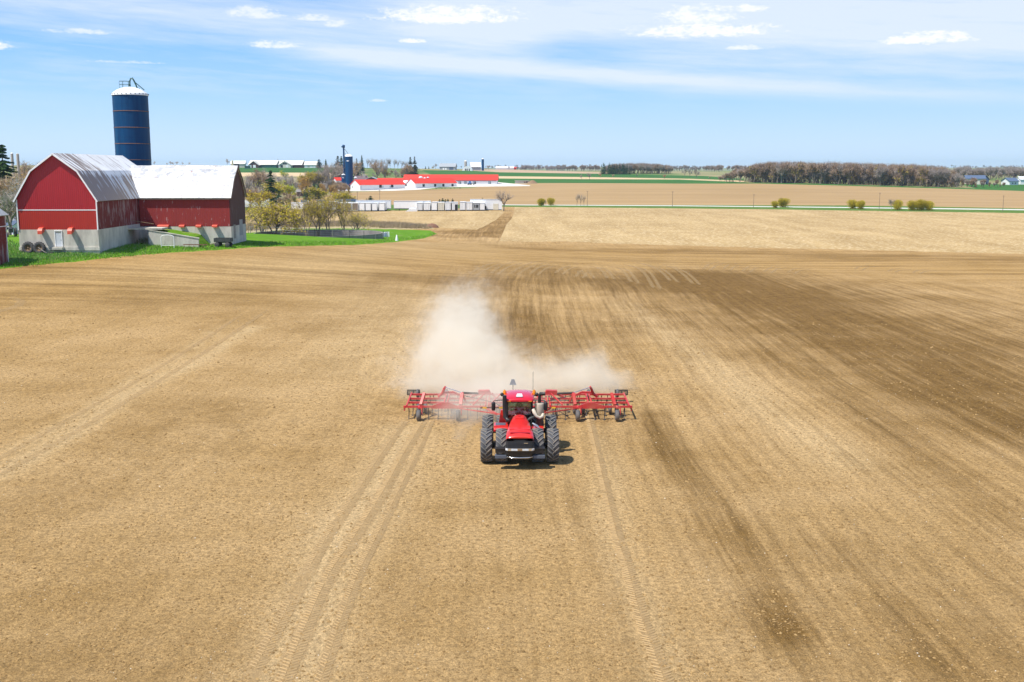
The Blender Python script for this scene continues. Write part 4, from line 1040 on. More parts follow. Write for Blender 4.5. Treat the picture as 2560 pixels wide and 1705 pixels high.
for u in (-.6, .15, .7):
    mb = MB(); mb.box((u, -.08, 2.0), (.45, .05, 1.3)); mb.build('window', 'dark_gap', o)
van_body(Z6(1762), Z6(1838), 508, 'small white body between the slatted body and the end trailer', style='plain')
def trailer(c0, c1, top, y, label, width=2.6, rot=0, base=.9, mat='van_white'):
    cx = (c0+c1)/2; x = at(cx, 524, y).x; z = gz(x, y); L = (c1-c0)/FPX*y; h = at(cx, top, y).z-z
    o = empty('semi_trailer', (x, y, z), math.radians(rot), label, 'trailer', 'long white trailers in the row')
    mb = MB(); mb.box((0, width/2, (h+base)/2), (L, width, h-base))
    mb.box((0, width/2, h+.02), (L+.1, width+.1, .06)); mb.build('box', mat, o)
    mb = MB(); mb.box((0, -.03, base+.1), (L, .06, .2)); mb.box((0, -.03, h-.12), (L, .06, .16)); mb.build('rail', 'van_seam', o)
    mb = MB(); mb.box((0, width/2, base-.15), (L*.95, 1.0, .25)); mb.build('chassis', 'dark_iron', o)
    for u in (-.36, -.28):
        for s in (.25, width-.25):
            mb = MB(); mb.lathe([(.02, -.15), (.35, -.15), (.48, -.1), (.48, .1), (.35, .15), (.02, .15)], 14, 'Y', (-u*L, s, .48)); mb.build('wheel', 'rubber_old', o)
    mb = MB(); mb.box((-.36*L, width/2, .45), (.15, 1.8, .9)); mb.build('landing_leg', 'dark_iron', o)
    return o
trailer(Z6(-60), Z6(450), 501, 480, 'long white trailer behind the roll door bodies, left of the gap')
trailer(Z6(500), Z6(1037), 502.5, 478, 'largest white trailer in the middle of the row, showing its full side')
trailer(Z6(1625), Z6(2090), 498.5, 478, 'white building like trailer with garage door at the right end of the row', base=.3)
o = S.objects[-1] if False else None
et = [q for q in S.objects if q.get('label', '').startswith('white building like')][0]
mb = MB(); mb.box((4.2, -.06, 1.6), (2.3, .08, 2.7)); mb.build('garage_door', 'van_cream', et)
mb = MB(); mb.box((-.8, -.08, 1.2), (1.6, .06, 1.4)); mb.build('window', 'dark_gap', et)
trailer(Z5(745), Z5(1040), 506.5, 476, 'white trailer half hidden behind the left pond willows')
trailer(Z5(60), Z5(420), 498, 500, 'pale trailer seen through the dense tree by the barn wing', mat='van_white')
trailer(Z5(395), Z5(540), 488, 520, 'pale lilac roofed trailer behind the dense willow')
for c0, c1, r, lab in ((Z5(885), Z5(985), 501, 'blue roofed trailer top behind the willows, leftmost'), (Z5(1115), Z5(1290), 500.5, 'blue roofed trailer top behind the willows, middle'), (Z5(1375), Z5(1480), 499, 'blue roofed trailer top behind the brown doored bodies'), (Z5(1540), Z5(1690), 499, 'bright blue roofed trailer top left of the first long trailer')):
    t = trailer(c0, c1, r, 492, lab, mat='van_white', base=.5)
    mb = MB(); L = (c1-c0)/FPX*492; h = at((c0+c1)/2, r, 492).z-t.location.z
    mb.prism([(0-.1, h+.07), (0-.1, h-1.0), (.5, h+.08)], -L/2+.1, L/2-.1, 'X'); mb.box((0, 1.3, h+.1), (L, 2.5, .06)); mb.build('tarp_roof', 'blue_roof', t)
x = at(Z6(785), 524, 470).x
sb = empty('pallet_stack', (x, 469, gz(x, 469)), .1, 'low white pile of panels leaning before the largest trailer', 'pile')
mb = MB(); mb.prism([(-3.2, 0), (-1.6, 1.0), (1.9, 1.1), (1.6, 0)], 0, .8, 'Y'); mb.build('panel', 'van_white', sb)
mb = MB(); mb.box((-.2, .6, 1.5), (3.2, .1, .9)); mb.build('upright_panel', 'van_white', sb)

# ---- machines standing about the farm yard
simple('machine_blue', (.04, .18, .42), .5, vary=.1)
p = hit(1174, 462, 600, 1100)
ld = empty('loader', p, .4, 'small blue loader parked before the white wall of the longest barn', 'loader')
mb = MB(); mb.box((0, 0, 1.3), (3.2, 1.6, 1.0)); mb.prism([(-.4, 1.8), (.9, 1.8), (.8, 3.0), (-.2, 3.0)], -.7, .7, 'Y'); mb.build('body', 'machine_blue', ld)
mb = MB(); mb.bar((1.4, 0, 1.7), (3.2, 0, .8), .3); mb.box((3.5, 0, .6), (.8, 1.9, .8)); mb.build('bucket_arm', 'dark_iron', ld)
for sx2 in (-1, 1):
    for sy2 in (-1, 1):
        mb = MB(); mb.lathe([(.02, -.2), (.55, -.2), (.65, 0), (.55, .2), (.02, .2)], 14, 'Y', (sx2*1.0, sy2*.9, .65)); mb.build('wheel', 'rubber_old', ld)
for c, r, lab in ((1098, 472.5, 'dark farm implement parked against the middle barn, left one'), (1120, 472.5, 'dark farm implement parked against the middle barn, centre one'), (1143, 472, 'dark farm implement past the right end of the middle barn')):
    p = hit(c, r, 600, 1100); im = empty('parked_implement', p, .2, lab, 'implement', 'implements parked by the middle barn')
    mb = MB()
    for y in (0, 1.2): mb.bar((-3, y, .9), (3, y, .9), .18)
    for k in range(5): mb.bar((-2.6+k*1.3, 0, .9), (-2.6+k*1.3, 1.3, .9), .14)
    mb.build('frame', 'dark_iron', im)
    for u in (-2.2, 2.2):
        mb = MB(); mb.lathe([(.02, -.15), (.4, -.15), (.5, 0), (.4, .15), (.02, .15)], 12, 'X', (u, .5, .5)); mb.build('wheel', 'rubber_old', im)
for c, r, n, lab in ((838, 470, 'machine', 'cream coloured machine parked left of the blue silos'), ):
    pass
# ---------------------------------------------------------------- trees
def leafmat(name, c1, c2, rough=.9, sc=.9):
    m, g, b = newmat(name)
    P = g.node('ShaderNodeNewGeometry').outputs['Position']
    oi = g.node('ShaderNodeObjectInfo').outputs['Random']
    n = g.m('ADD', g.m('MULTIPLY', g.noise(P, sc, 4, .7), .8), g.m('MULTIPLY', oi, .25))
    g.put(b.inputs['Base Color'], g.mix(g.maprange(n, .38, .72), (*c1, 1), (*c2, 1)))
    b.inputs['Roughness'].default_value = rough; b.inputs['Specular IOR Level'].default_value = .15
leafmat('bark', (.16, .13, .105), (.26, .22, .18), sc=2)
leafmat('bark_pale', (.30, .27, .23), (.44, .40, .34), sc=2)
leafmat('twigs_grey', (.33, .275, .24), (.52, .46, .41))
leafmat('twigs_brown', (.32, .225, .16), (.50, .37, .25))
leafmat('twigs_pale', (.36, .30, .24), (.50, .43, .34))
leafmat('leaf_yellow', (.40, .32, .02), (.56, .45, .035))
leafmat('leaf_olive', (.44, .345, .03), (.62, .50, .05))
leafmat('leaf_orange', (.42, .24, .04), (.54, .35, .07))
leafmat('leaf_fresh', (.42, .44, .02), (.56, .56, .05))
leafmat('needles', (.022, .062, .022), (.065, .12, .035))
leafmat('needles_brown', (.05, .055, .025), (.10, .085, .045))
leafmat('needles_blue', (.012, .045, .05), (.03, .075, .07))
leafmat('weed', (.32, .25, .15), (.46, .38, .25))

def blade(vs, fs, p, d, L, w, rng):
    q = d.cross(Vector((rng.uniform(-1, 1), rng.uniform(-1, 1), rng.uniform(-1, 1))))
    if q.length < 1e-3: q = Vector((1, 0, 0))
    q = q.normalized()*w/2; n = len(vs)
    vs += [p-q, p+q, p+d*L]; fs.append((n, n+1, n+2))
def leafq(vs, fs, p, s, rng):
    a = Vector((rng.gauss(0, 1), rng.gauss(0, 1), rng.gauss(0, 1))).normalized(); b = a.cross(Vector((rng.gauss(0, 1), rng.gauss(0, 1), rng.gauss(0, 1)))).normalized()
    n = len(vs); vs += [p-a*s, p+b*s*.6, p+a*s, p-b*s*.6]; fs.append((n, n+1, n+2, n+3))
def mk_mesh(name, vs, fs, mat, mi=None, mats=None):
    me = bpy.data.meshes.new(name); me.from_pydata([tuple(v) for v in vs], [], fs)
    for m in (mats or [mat]): me.materials.append(MATS[m])
    if mi: me.polygons.foreach_set('material_index', mi)
    me.update(); return me
def deciduous(seed, spread=.42, trunk_h=.28, twigs=1900, tw=.055, tl=.9, leaves=0, ls=.16, bark='bark', twig='twigs_grey', leaf='leaf_yellow', droop=0.0, forks=1, limb=5, upright=.0, lean=0.0, low=False):
    """unit tree 10 m tall, stands on z = 0; returns (trunk mesh, crown mesh)"""
    rng = random.Random(seed); mb = MB(); tips = []
    H = 10.0
    def grow(p, d, L, r, lev):
        n = 3; pts = [p]; dd = d.copy()
        for i in range(n):
            dd = (dd+Vector((rng.gauss(0, .13), rng.gauss(0, .13), rng.gauss(.04, .08)-droop*.12*lev))).normalized()
            pts.append(pts[-1]+dd*L/n)
        if lev <= 3: mb.tube(pts, [r, r*.85, r*.72, r*.55], 6 if lev < 2 else 4, cap=False)
        for i in range(1, 4):
            if lev >= 2: tips.append((pts[i], dd, L, lev))
        if lev >= 4: return
        k = {0: limb, 1: 4, 2: 4, 3: 3}[lev]
        for j in range(k):
            a = rng.uniform(0, 2*math.pi) if lev else 2*math.pi*(j+rng.uniform(-.25, .25))/k
            t = 1.0 if lev == 0 and j < 2 else rng.uniform(.45, 1.0)
            base = pts[0].lerp(pts[-1], t) if t < 1 else pts[-1]
            idx = min(2, int(t*3)); base = pts[idx].lerp(pts[idx+1], t*3-idx) if t < 1 else pts[-1]
            side = dd.cross(Vector((math.cos(a), math.sin(a), .01))).normalized()
            ang = rng.uniform(.35, .85)*(1-.45*upright)
            nd = (dd*math.cos(ang)+side*math.sin(ang)); nd.z += .16; nd.normalize()
            grow(base, nd, L*rng.uniform(.60, .82)*(1.15 if lev == 0 else 1), r*.55, lev+1)
    for f in range(forks):
        a = 2*math.pi*f/forks+rng.uniform(-.4, .4); tl_ = (.25+.18*rng.random()) if forks > 1 else 0
        d = Vector((math.cos(a)*tl_+lean, math.sin(a)*tl_*.7, 1)).normalized()
        grow(Vector((math.cos(a)*.12*(forks > 1), math.sin(a)*.12*(forks > 1), -.25)), d, H*trunk_h*rng.uniform(.9, 1.15), .24/(forks**.5), 0)
    vs, fs, mi = [], [], []
    for _ in range(twigs):
        p, d, L, lev = rng.choice(tips)
        q = p+Vector((rng.gauss(0, .3), rng.gauss(0, .3), rng.gauss(0, .3)))*L*.45
        dd = (d+Vector((rng.gauss(0, .6), rng.gauss(0, .6), rng.gauss(.15, .45)-droop))).normalized()
        blade(vs, fs, q, dd, tl*rng.uniform(.5, 1.3), tw*rng.uniform(.6, 1.4), rng); mi.append(0)
    for _ in range(leaves):
        p, d, L, lev = rng.choice(tips)
        q = p+Vector((rng.gauss(0, .35), rng.gauss(0, .35), rng.gauss(0, .3)-droop*.5))*L*.6
        leafq(vs, fs, q, ls*rng.uniform(.5, 1.3), rng); mi.append(1)
    zmax = max(v.z for v in vs); rad = np.percentile([math.hypot(v.x, v.y) for v in vs], 96)
    kz = H/zmax; kr = spread*H/rad
    mb.v = [(a*kr, b*kr, c*kz) for a, b, c in mb.v]; vs = [Vector((v.x*kr, v.y*kr, max(v.z*kz, .1))) for v in vs]
    return mb.mesh('trunk', bark), mk_mesh('crown', vs, fs, None, mi, [twig, leaf])
def conifer(seed, spread=.22, whorls=26, per=9, mat='needles', gap=0.0, bare=.06, blades=14, power=.9, rag=.25):
    rng = random.Random(seed); H = 10.0; mb = MB()
    mb.tube([(0, 0, -.2), (0, 0, H*.5), (0, 0, H*.98)], [.17, .1, .02], 6, cap=False)
    vs, fs = [], []
    for w_ in range(whorls):
        t = bare+(1-bare)*(w_+rng.uniform(-.3, .3))/whorls; z = H*max(t, .02)
        if rng.random() < gap: continue
        rad = spread*H*((1-t)**power)*rng.uniform(1-rag, 1+rag)+.12
        for k in range(per):
            a = rng.uniform(0, 6.283); rr = rad*rng.uniform(.7, 1.1)
            e = Vector((math.cos(a)*rr, math.sin(a)*rr, -rr*.32+rr*.12*rng.random()))
            n = len(vs); base = Vector((0, 0, z)); side = Vector((-math.sin(a), math.cos(a), 0))
            for b in range(blades*2):
                s = (b/2+rng.random())/blades; p = base+e*s+Vector((0, 0, -.05*s))
                d = (e.normalized()*.6+side*rng.choice((-1, 1))*.8+Vector((0, 0, rng.uniform(-.5, .15)))).normalized()
                blade(vs, fs, p, d, (.30+.35*(1-s))*max(.45, rad/1.6)*rng.uniform(.6, 1.2), .24*rng.uniform(.6, 1.3), rng)
    return mb.mesh('trunk', 'bark'), mk_mesh('crown', vs, fs, mat)

def bushy(seed):
    """round dense bush 10 m high, fine stems and small yellow leaves down to the ground"""
    rng = random.Random(seed); mb = MB(); vs, fs, mi = [], [], []
    lobes = [(Vector((rng.uniform(-2.2, 2.2), rng.uniform(-2, 2), rng.uniform(4.2, 6.6))), rng.uniform(2.4, 3.6)) for _ in range(7)]
    for _ in range(9):
        a = rng.uniform(0, 6.28); e = Vector((math.cos(a)*2.6, math.sin(a)*2.6, rng.uniform(6, 8.5)))
        mb.tube([(math.cos(a)*.3, math.sin(a)*.3, -.3), e*.5, e], [.22, .12, .04], 5, cap=False)
    for _ in range(11000):
        c, r = rng.choice(lobes); d = Vector((rng.gauss(0, 1), rng.gauss(0, 1), rng.gauss(0, 1))).normalized(); p = c+d*r*rng.random()**.35
        if rng.random() < .28: p = Vector((p.x*.8, p.y*.8, rng.uniform(.3, 4.5)))
        if rng.random() < .55: leafq(vs, fs, p, .19*rng.uniform(.5, 1.3), rng); mi.append(1)
        else: blade(vs, fs, p, (d+Vector((0, 0, .5))).normalized(), .9, .07, rng); mi.append(0)
    vs = [Vector((v.x, v.y, max(.05, v.z*10/10.2))) for v in vs]
    return mb.mesh('trunk', 'bark'), mk_mesh('crown', vs, fs, None, mi, ['leaf_olive', 'leaf_yellow'])
PROTO = {
 'bare': [deciduous(s, .34+.04*(s % 3), twigs=1700) for s in (1, 2)],
 'bare_brown': [deciduous(s, .40, twigs=1800, twig='twigs_brown', leaves=500, leaf='leaf_orange', ls=.12) for s in (4, 5)],
 'bare_pale': [deciduous(7, .40, twigs=1500, twig='twigs_pale', bark='bark_pale')],
 'bare_thin': [deciduous(s, .24, trunk_h=.45, twigs=1000, tw=.05, upright=.7) for s in (8, 9)],
 'open': [deciduous(11, .42, trunk_h=.26, twigs=650, tw=.045, tl=.8, limb=6, lean=.02)],
 'willow': [deciduous(s, .60, trunk_h=.34, twigs=900, leaves=3300, ls=.10, twig='twigs_brown', leaf='leaf_olive', droop=.35, forks=f, tw=.035) for s, f in ((21, 3), (22, 2), (23, 3))],
 'willow_dense': [deciduous(25, .55, trunk_h=.22, twigs=2600, leaves=8500, ls=.11, twig='twigs_brown', leaf='leaf_olive', droop=.5, forks=4, tw=.045)],
 'bud_yellow': [deciduous(s, .44, twigs=700, leaves=2600, ls=.17, leaf='leaf_yellow', twig='twigs_brown') for s in (31, 32)],
 'bud_fresh': [deciduous(33, .46, twigs=400, leaves=2800, ls=.17, leaf='leaf_fresh', twig='twigs_grey')],
 'bud_orange': [deciduous(35, .42, twigs=900, leaves=2200, ls=.16, leaf='leaf_orange', twig='twigs_brown')],
 'round': [bushy(41), bushy(42)],
 'spruce': [conifer(51, .22, 34, 10), conifer(52, .19, 34, 10)],
 'spruce_old': [conifer(53, .28, 34, 9, 'needles_brown', gap=.08, rag=.45, blades=16)],
 'spruce_open': [conifer(54, .27, 38, 8, 'needles', gap=.10, rag=.45, bare=.0, blades=18)],
 'fir_blue': [conifer(55, .34, 20, 12, 'needles_blue', power=.55, rag=.3)],
 'cedar': [conifer(56, .36, 22, 14, 'needles', power=.6, bare=.0, rag=.15)],
}
NAME = {'bare': 'bare_tree', 'bare_brown': 'bare_tree', 'bare_pale': 'bare_tree', 'bare_thin': 'bare_tree', 'open': 'bare_tree', 'willow': 'willow_tree', 'willow_dense': 'willow_tree',
        'bud_yellow': 'budding_tree', 'bud_fresh': 'budding_tree', 'bud_orange': 'budding_tree', 'round': 'willow_bush', 'spruce': 'spruce_tree', 'spruce_old': 'spruce_tree', 'spruce_open': 'spruce_tree', 'fir_blue': 'fir_tree', 'cedar': 'cedar_bush'}
trng = random.Random(77)
def tree(kind, c, base, top, label, group=None, y=None, wide=1.0, v=None, rz=None):
    p = hit(c, base, 100, 2400) if y is None else Vector((at(c, 425, y).x, y, 0))
    p.z = gz(p.x, p.y)
    dep = p.y*CP+(CAM_H-p.z)*SP
    zt = at(c, top, p.y).z
    h = max(1.2, zt-p.z)
    pr = PROTO[kind]; tm, cm = pr[(trng.randrange(len(pr)) if v is None else v)]
    o = empty(NAME[kind], p, trng.uniform(0, 6.28) if rz is None else rz, label, 'tree' if 'bush' not in NAME[kind] else 'bush', group)
    s = h/10; wide *= {'round': 1.35, 'willow': 1.08, 'bud_yellow': 1.1}.get(kind, 1.0); o.scale = (s*wide, s*wide, s)
    for nm, me in (('trunk', tm), ('crown', cm)):
        q = bpy.data.objects.new(nm, me); COL.objects.link(q); q.parent = o
    return o
GB = 'trees between the barn and the trailers'
tree('willow_dense', 680, 573, 486, 'dense drooping willow with dark trunks right of the barn wing', GB, v=0, wide=1.45, y=262)
tree('willow', 650, 566, 474, 'pale yellow willow behind the dense one, next to the barn wing', GB, v=0, y=285)
tree('willow', 762, 569, 478, 'open willow with forked trunks, left of the three by the pit', GB, v=1, rz=.3, y=270, wide=.8)
tree('willow', 792, 568, 470, 'tall open willow in the middle of the three by the pit', GB, v=0, rz=1.9, y=271, wide=.75)
tree('willow', 818, 567, 466, 'tall leaning willow, right of the three by the pit', GB, v=1, rz=2.6, y=273, wide=.75)
tree('willow', 857, 564, 480, 'slender willow with yellow top right of the leaning willows', GB, v=2, y=276, wide=.6)
tree('willow', 882, 565, 520, 'low spreading willow bush at the right of the pit trees', GB, v=2, y=274, wide=1.25)
tree('spruce_open', 676, 492, 424, 'ragged dark green spruce rising behind the willows', None, y=520, wide=1.3)
tree('bud_orange', 745, 492, 432, 'rust tinted tree left of the brown ranch house', None, y=650, wide=1.15)
tree('bare_brown', 636, 476, 416, 'reddish bare tree under the green sided skyline barn', None, y=700, wide=1.1)
tree('bud_fresh', 657, 470, 430, 'lime green budding tree left of the ragged spruce', None, y=760)
tree('bare', 670, 474, 412, 'tall grey bare tree directly behind the ragged spruce', None, y=720)
tree('bare', 612, 492, 436, 'grey bare tree just right of the barn wing gable', None, y=560)
tree('bud_yellow', 700, 492, 448, 'golden budding tree right of the ragged spruce', None, y=560, wide=1.2)
tree('bud_fresh', 718, 488, 446, 'bright yellow green tree left of the ranch house lawn', None, y=585)
tree('bare', 706, 470, 428, 'purple grey bare tree behind the golden budding tree', None, y=760)
tree('bud_fresh', 711, 446, 424, 'small lime tree before the green hill field', None, y=980)
tree('bare', 731, 478, 434, 'twiggy grey tree at the left end of the ranch house', None, y=670)
tree('bud_yellow', 762, 452, 428, 'yellowish tree behind the left end of the ranch house roof', None, y=790)
tree('bare_brown', 775, 452, 424, 'brown tree behind the middle of the ranch house roof', None, y=800)
tree('bud_yellow', 786, 456, 420, 'slim olive tree behind the right end of the ranch house roof', None, y=790, wide=.8)
tree('bud_orange', 797, 452, 424, 'orange olive tree next to the slim olive one', None, y=800, wide=.8)
tree('bare_pale', 824, 454, 400, 'pale branching bare tree left of the blue silos', None, y=800)
tree('bare', 812, 456, 404, 'dark bare tree left of the pale branching one', None, y=790)
tree('bare', 840, 455, 398, 'bare tree close to the left side of the loading leg', None, y=850)
tree('spruce_old', 845, 440, 388, 'tall old spruce immediately left of the blue silo', None, y=900, wide=1.0)
tree('spruce', 854, 440, 389, 'narrow spruce tip behind the loading leg', None, y=930)
tree('spruce', 815, 438, 398, 'slim spruce between the fir and the old spruce', None, y=980)
tree('fir_blue', 798, 420, 397, 'round topped dark blue green fir right of the smallest skyline barn', None, y=1285, wide=1.25)
tree('bare', 830, 432, 402, 'wispy bare tree on the slope between the two spruces', None, y=1000)
tree('bare_brown', 860, 440, 398, 'brown bare tree behind the foot of the blue silos', None, y=900)
tree('bare_brown', 887, 436, 396, 'brown tree just right of the tall blue silo', None, y=950, wide=.9)
tree('spruce_old', 892, 434, 395, 'dark ragged spruce right of the tall blue silo', None, y=970, wide=.75)
tree('spruce', 905, 418, 387, 'pointed spruce standing alone left of the ridge trees', None, y=1200, wide=.85)
tree('bare_brown', 898, 418, 404, 'low reddish tree at the foot of the pointed spruce', None, y=1180)
tree('bare_brown', 942, 446, 396, 'large pinkish bare tree behind the grey shed', None, y=960, wide=.95)
tree('bare', 963, 444, 396, 'tall grey bare tree right of the pinkish one', None, y=980, wide=.8)
tree('bare', 988, 443, 420, 'small dark bare tree above the red roofs', None, y=980)
tree('bud_yellow', 961, 440, 416, 'small olive tree below the ridge trees', None, y=990, wide=.6)
tree('spruce_old', 1026, 440, 391, 'big ragged evergreen right of the ridge trees', None, y=1000, wide=.95)
tree('spruce_old', 1037, 440, 390, 'tallest ragged evergreen at the end of the tree group', None, y=1010, wide=.8)
tree('bare_brown', 1013, 440, 404, 'brown bare tree left of the big ragged evergreen', None, y=985)
for i, (c, t) in enumerate(((918, 393), (927, 395), (936, 392), (945, 393), (957, 392), (968, 393), (976, 393), (985, 394), (995, 397), (1004, 397), (1013, 400))):
    tree('bare_thin', c, 418, t, 'slender bare tree in the skyline row above the red roofed farm', 'slender bare trees in the skyline row', y=1290, wide=1.25)
tree('cedar', 765, 477, 464, 'small dark cone bush on the lawn before the ranch house', None, y=610, wide=.9)
tree('cedar', 783, 474, 457, 'dark cedar before the right half of the ranch house', None, y=640)
tree('cedar', 797, 474, 452, 'larger dark cedar at the right corner of the ranch house', None, y=645)
tree('bud_orange', 806, 474, 452, 'orange bush right of the larger cedar', None, y=640)
tree('bud_orange', 820, 474, 456, 'orange shrub in front of the pale branching tree', None, y=650, wide=1.3)
tree('bud_yellow', 800, 482, 462, 'yellow shrub below the larger cedar', None, y=560, wide=1.5)
tree('bud_yellow', 852, 494, 472, 'yellow topped tree in front of the farm yard', None, y=500, wide=1.4)
tree('bare_brown', 622, 500, 462, 'tawny tree low behind the barn wing eave', None, y=480, wide=1.2)
tree('bud_yellow', 640, 508, 468, 'yellow brown tree over the pale trailer', None, y=470, wide=1.3)
# bushes behind the trailers
for c, t, w_, lab in ((925, 488, 1.3, 'dark green bush peeking over the first long trailer'), (915, 495, .8, 'tiny dark bush left of the one over the first long trailer'), (1098, 497, 1.0, 'dark bush behind the row, leftmost of the cluster'), (1106, 494.5, 1.2, 'tallest dark bush in the cluster behind the row'), (1113, 497, 1.0, 'dark bush at the right of the cluster behind the row'), (1119, 496, .9, 'last dark bush of the cluster behind the row'), (1131, 495, .9, 'separate dark bush right of the cluster behind the row'), (1206, 493, .6, 'tiny dark shrub above the end trailer')):
    tree('cedar', c, 513, t, lab, 'dark bushes behind the trailers', y=486, wide=w_)
tree('open', 1259, 516, 467, 'lone bare tree at the right end of the trailer row', None, y=468, wide=1.05)
# roadside
for k, c, b, t, w_, lab in (('round', 1353, 514, 493, .95, 'rounded olive bush, left of the pair by the road'), ('round', 1376, 513, 491, .85, 'rounded olive bush, right of the pair by the road'), ('bare', 1364, 514, 497, .6, 'small bare bush between the pair of rounded bushes'),
     ('bare_thin', 1442, 514, 480, 1.0, 'thin bare tree, left of the three by the road'), ('bare_thin', 1451, 514, 480, 1.0, 'thin bare tree, middle of the three by the road'), ('bare_thin', 1460, 514, 484, .9, 'thin bare tree, right of the three by the road'),
     ('round', 1937, 520, 499, .75, 'smaller brown bush left of the yellow roadside pair'), ('round', 1957, 518, 491, .95, 'large rounded yellow bush right of the brown one'),
     ('round', 2131, 522, 495, .8, 'golden bush, left of two past the second roadside pair'), ('round', 2153, 523, 497, .85, 'golden bush, right of two past the second roadside pair'),
     ('bare_pale', 2228, 525, 494, .8, 'greyish tufted bush with yellow top, left half of the pair'), ('round', 2243, 525, 496, .8, 'yellow bush touching the greyish tufted one'),
     ('round', 2282, 526, 498, .9, 'dense gold bush, left of the last three by the road'), ('round', 2304, 526, 495, 1.0, 'dense gold bush, biggest and middle of the last three'), ('round', 2322, 526, 499, .85, 'dense gold bush, right of the last three by the road')):
    tree(k, c, b, t, lab, 'roadside bushes and trees', wide=w_)
# hedgerow dots and horizon trees
for k, c, b, t, lab in (('bare', 1454, 448, 436, 'small grey bush in the pale strip left of the hedge tree'), ('bare', 1474, 448, 430, 'bare hedge tree standing above the pale strip'), ('bare_brown', 1452, 443, 436, 'low dark bush on the upper wheat field'), ('bare_brown', 1500, 444, 433, 'round grey bush on the upper wheat left of the far wood'),
      ('bare_brown', 1533, 444, 435, 'small bush below the far wood'), ('bare', 1592, 443, 433, 'pale bush below the middle of the far wood'), ('bare_brown', 1661, 447, 435, 'dark bush below the right end of the far wood'),
      ('bare', 1712, 441, 417, 'bare tree left of three between the woods'), ('bare', 1724, 442, 420, 'small bare tree between two larger ones'), ('bare', 1740, 447, 419, 'tallest bare tree between the woods'),
      ('bare', 1775, 448, 440, 'low bush before the big wood, left'), ('bare_brown', 1797, 449, 440, 'low brown bush before the big wood, right')):
    tree(k, c, b, t, lab, 'hedgerow trees on the far fields', wide=1.1)
for c, t, k, lab in ((387, 402, 'bare', 'bare tree on the skyline just right of the blue silo'), (457, 404, 'bare', 'bare skyline tree right of the dark clump'), (473, 404, 'bare', 'thin skyline tree, second right of the dark clump'), (568, 395, 'bare', 'bare tree left of the pale skyline building'), (698, 396, 'bare', 'bare tree between the first two skyline barns')):
    tree(k, c, 416, t, lab, 'skyline trees behind the wing roof', y=1480)
for i, (c, t, w_) in enumerate(((418, 406, 1.5), (426, 402, 1.5), (434, 404, 1.5), (443, 402, 1.4))):
    tree('bare', c, 416, t, 'dark twiggy tree of the low clump on the skyline behind the wing roof', 'low skyline clump', y=1480, wide=w_)
for c, t, k, y_, lab in ((1088, 408, 'bare', 1420, 'bare tree on the horizon left of the grey farm building'), (1064, 415, 'spruce', 1380, 'small dark fir, left of two on the horizon'), (1072, 415, 'spruce', 1380, 'small dark fir, right of two on the horizon'), (1083, 416, 'bud_yellow', 1380, 'olive tree right of the two small firs'), (1129, 411, 'bare', 1450, 'bare tree behind the grey farm building'),
     (1222, 412, 'bare_brown', 1420, 'tree right of the slim far silo'), (1271, 414, 'bare', 1650, 'tree in front of the very long low shed'), (1215, 419, 'bare', 1380, 'low bush beside the slim far silo')):
    tree(k, c, 424, t, lab, 'trees around the far farm', y=y_, wide=1.2)
# left edge
tree('spruce_open', 8, 470, 357, 'big ragged spruce at the left edge of the picture', None, y=330, wide=1.35, v=0, rz=2.2)
for c, b, t, k, y_, w_, lab in ((14, 548, 432, 'bare', 262, 1.2, 'bushy bare tree behind the red shed'), (38, 540, 440, 'bare', 285, 1.2, 'grey bare tree beside the big red barn'), (60, 520, 420, 'bare', 330, 1.2, 'twiggy bare tree rising left of the barn roof'),
      (80, 500, 408, 'bare_brown', 400, 1.2, 'brown bare tree left of the barn peak'), (36, 500, 418, 'willow', 400, 1.0, 'olive tree below the grey silos'), (100, 480, 398, 'bare', 560, 1.2, 'distant bare tree just left of the barn peak'),
      (66, 470, 396, 'bare_brown', 620, 1.3, 'distant brown tree right of the grey silos'), (-6, 520, 420, 'bare_brown', 300, 1.1, 'brown bare tree cut by the left edge'), (86, 470, 400, 'bare', 640, 1.2, 'faint grey tree between grey silos and barn peak'),(48, 530, 470, 'bare_brown', 300, 1.1, 'low brown tree against the left eave of the barn')):
    tree(k, c, b, t, lab, 'trees left of the big barn', y=y_, wide=w_)

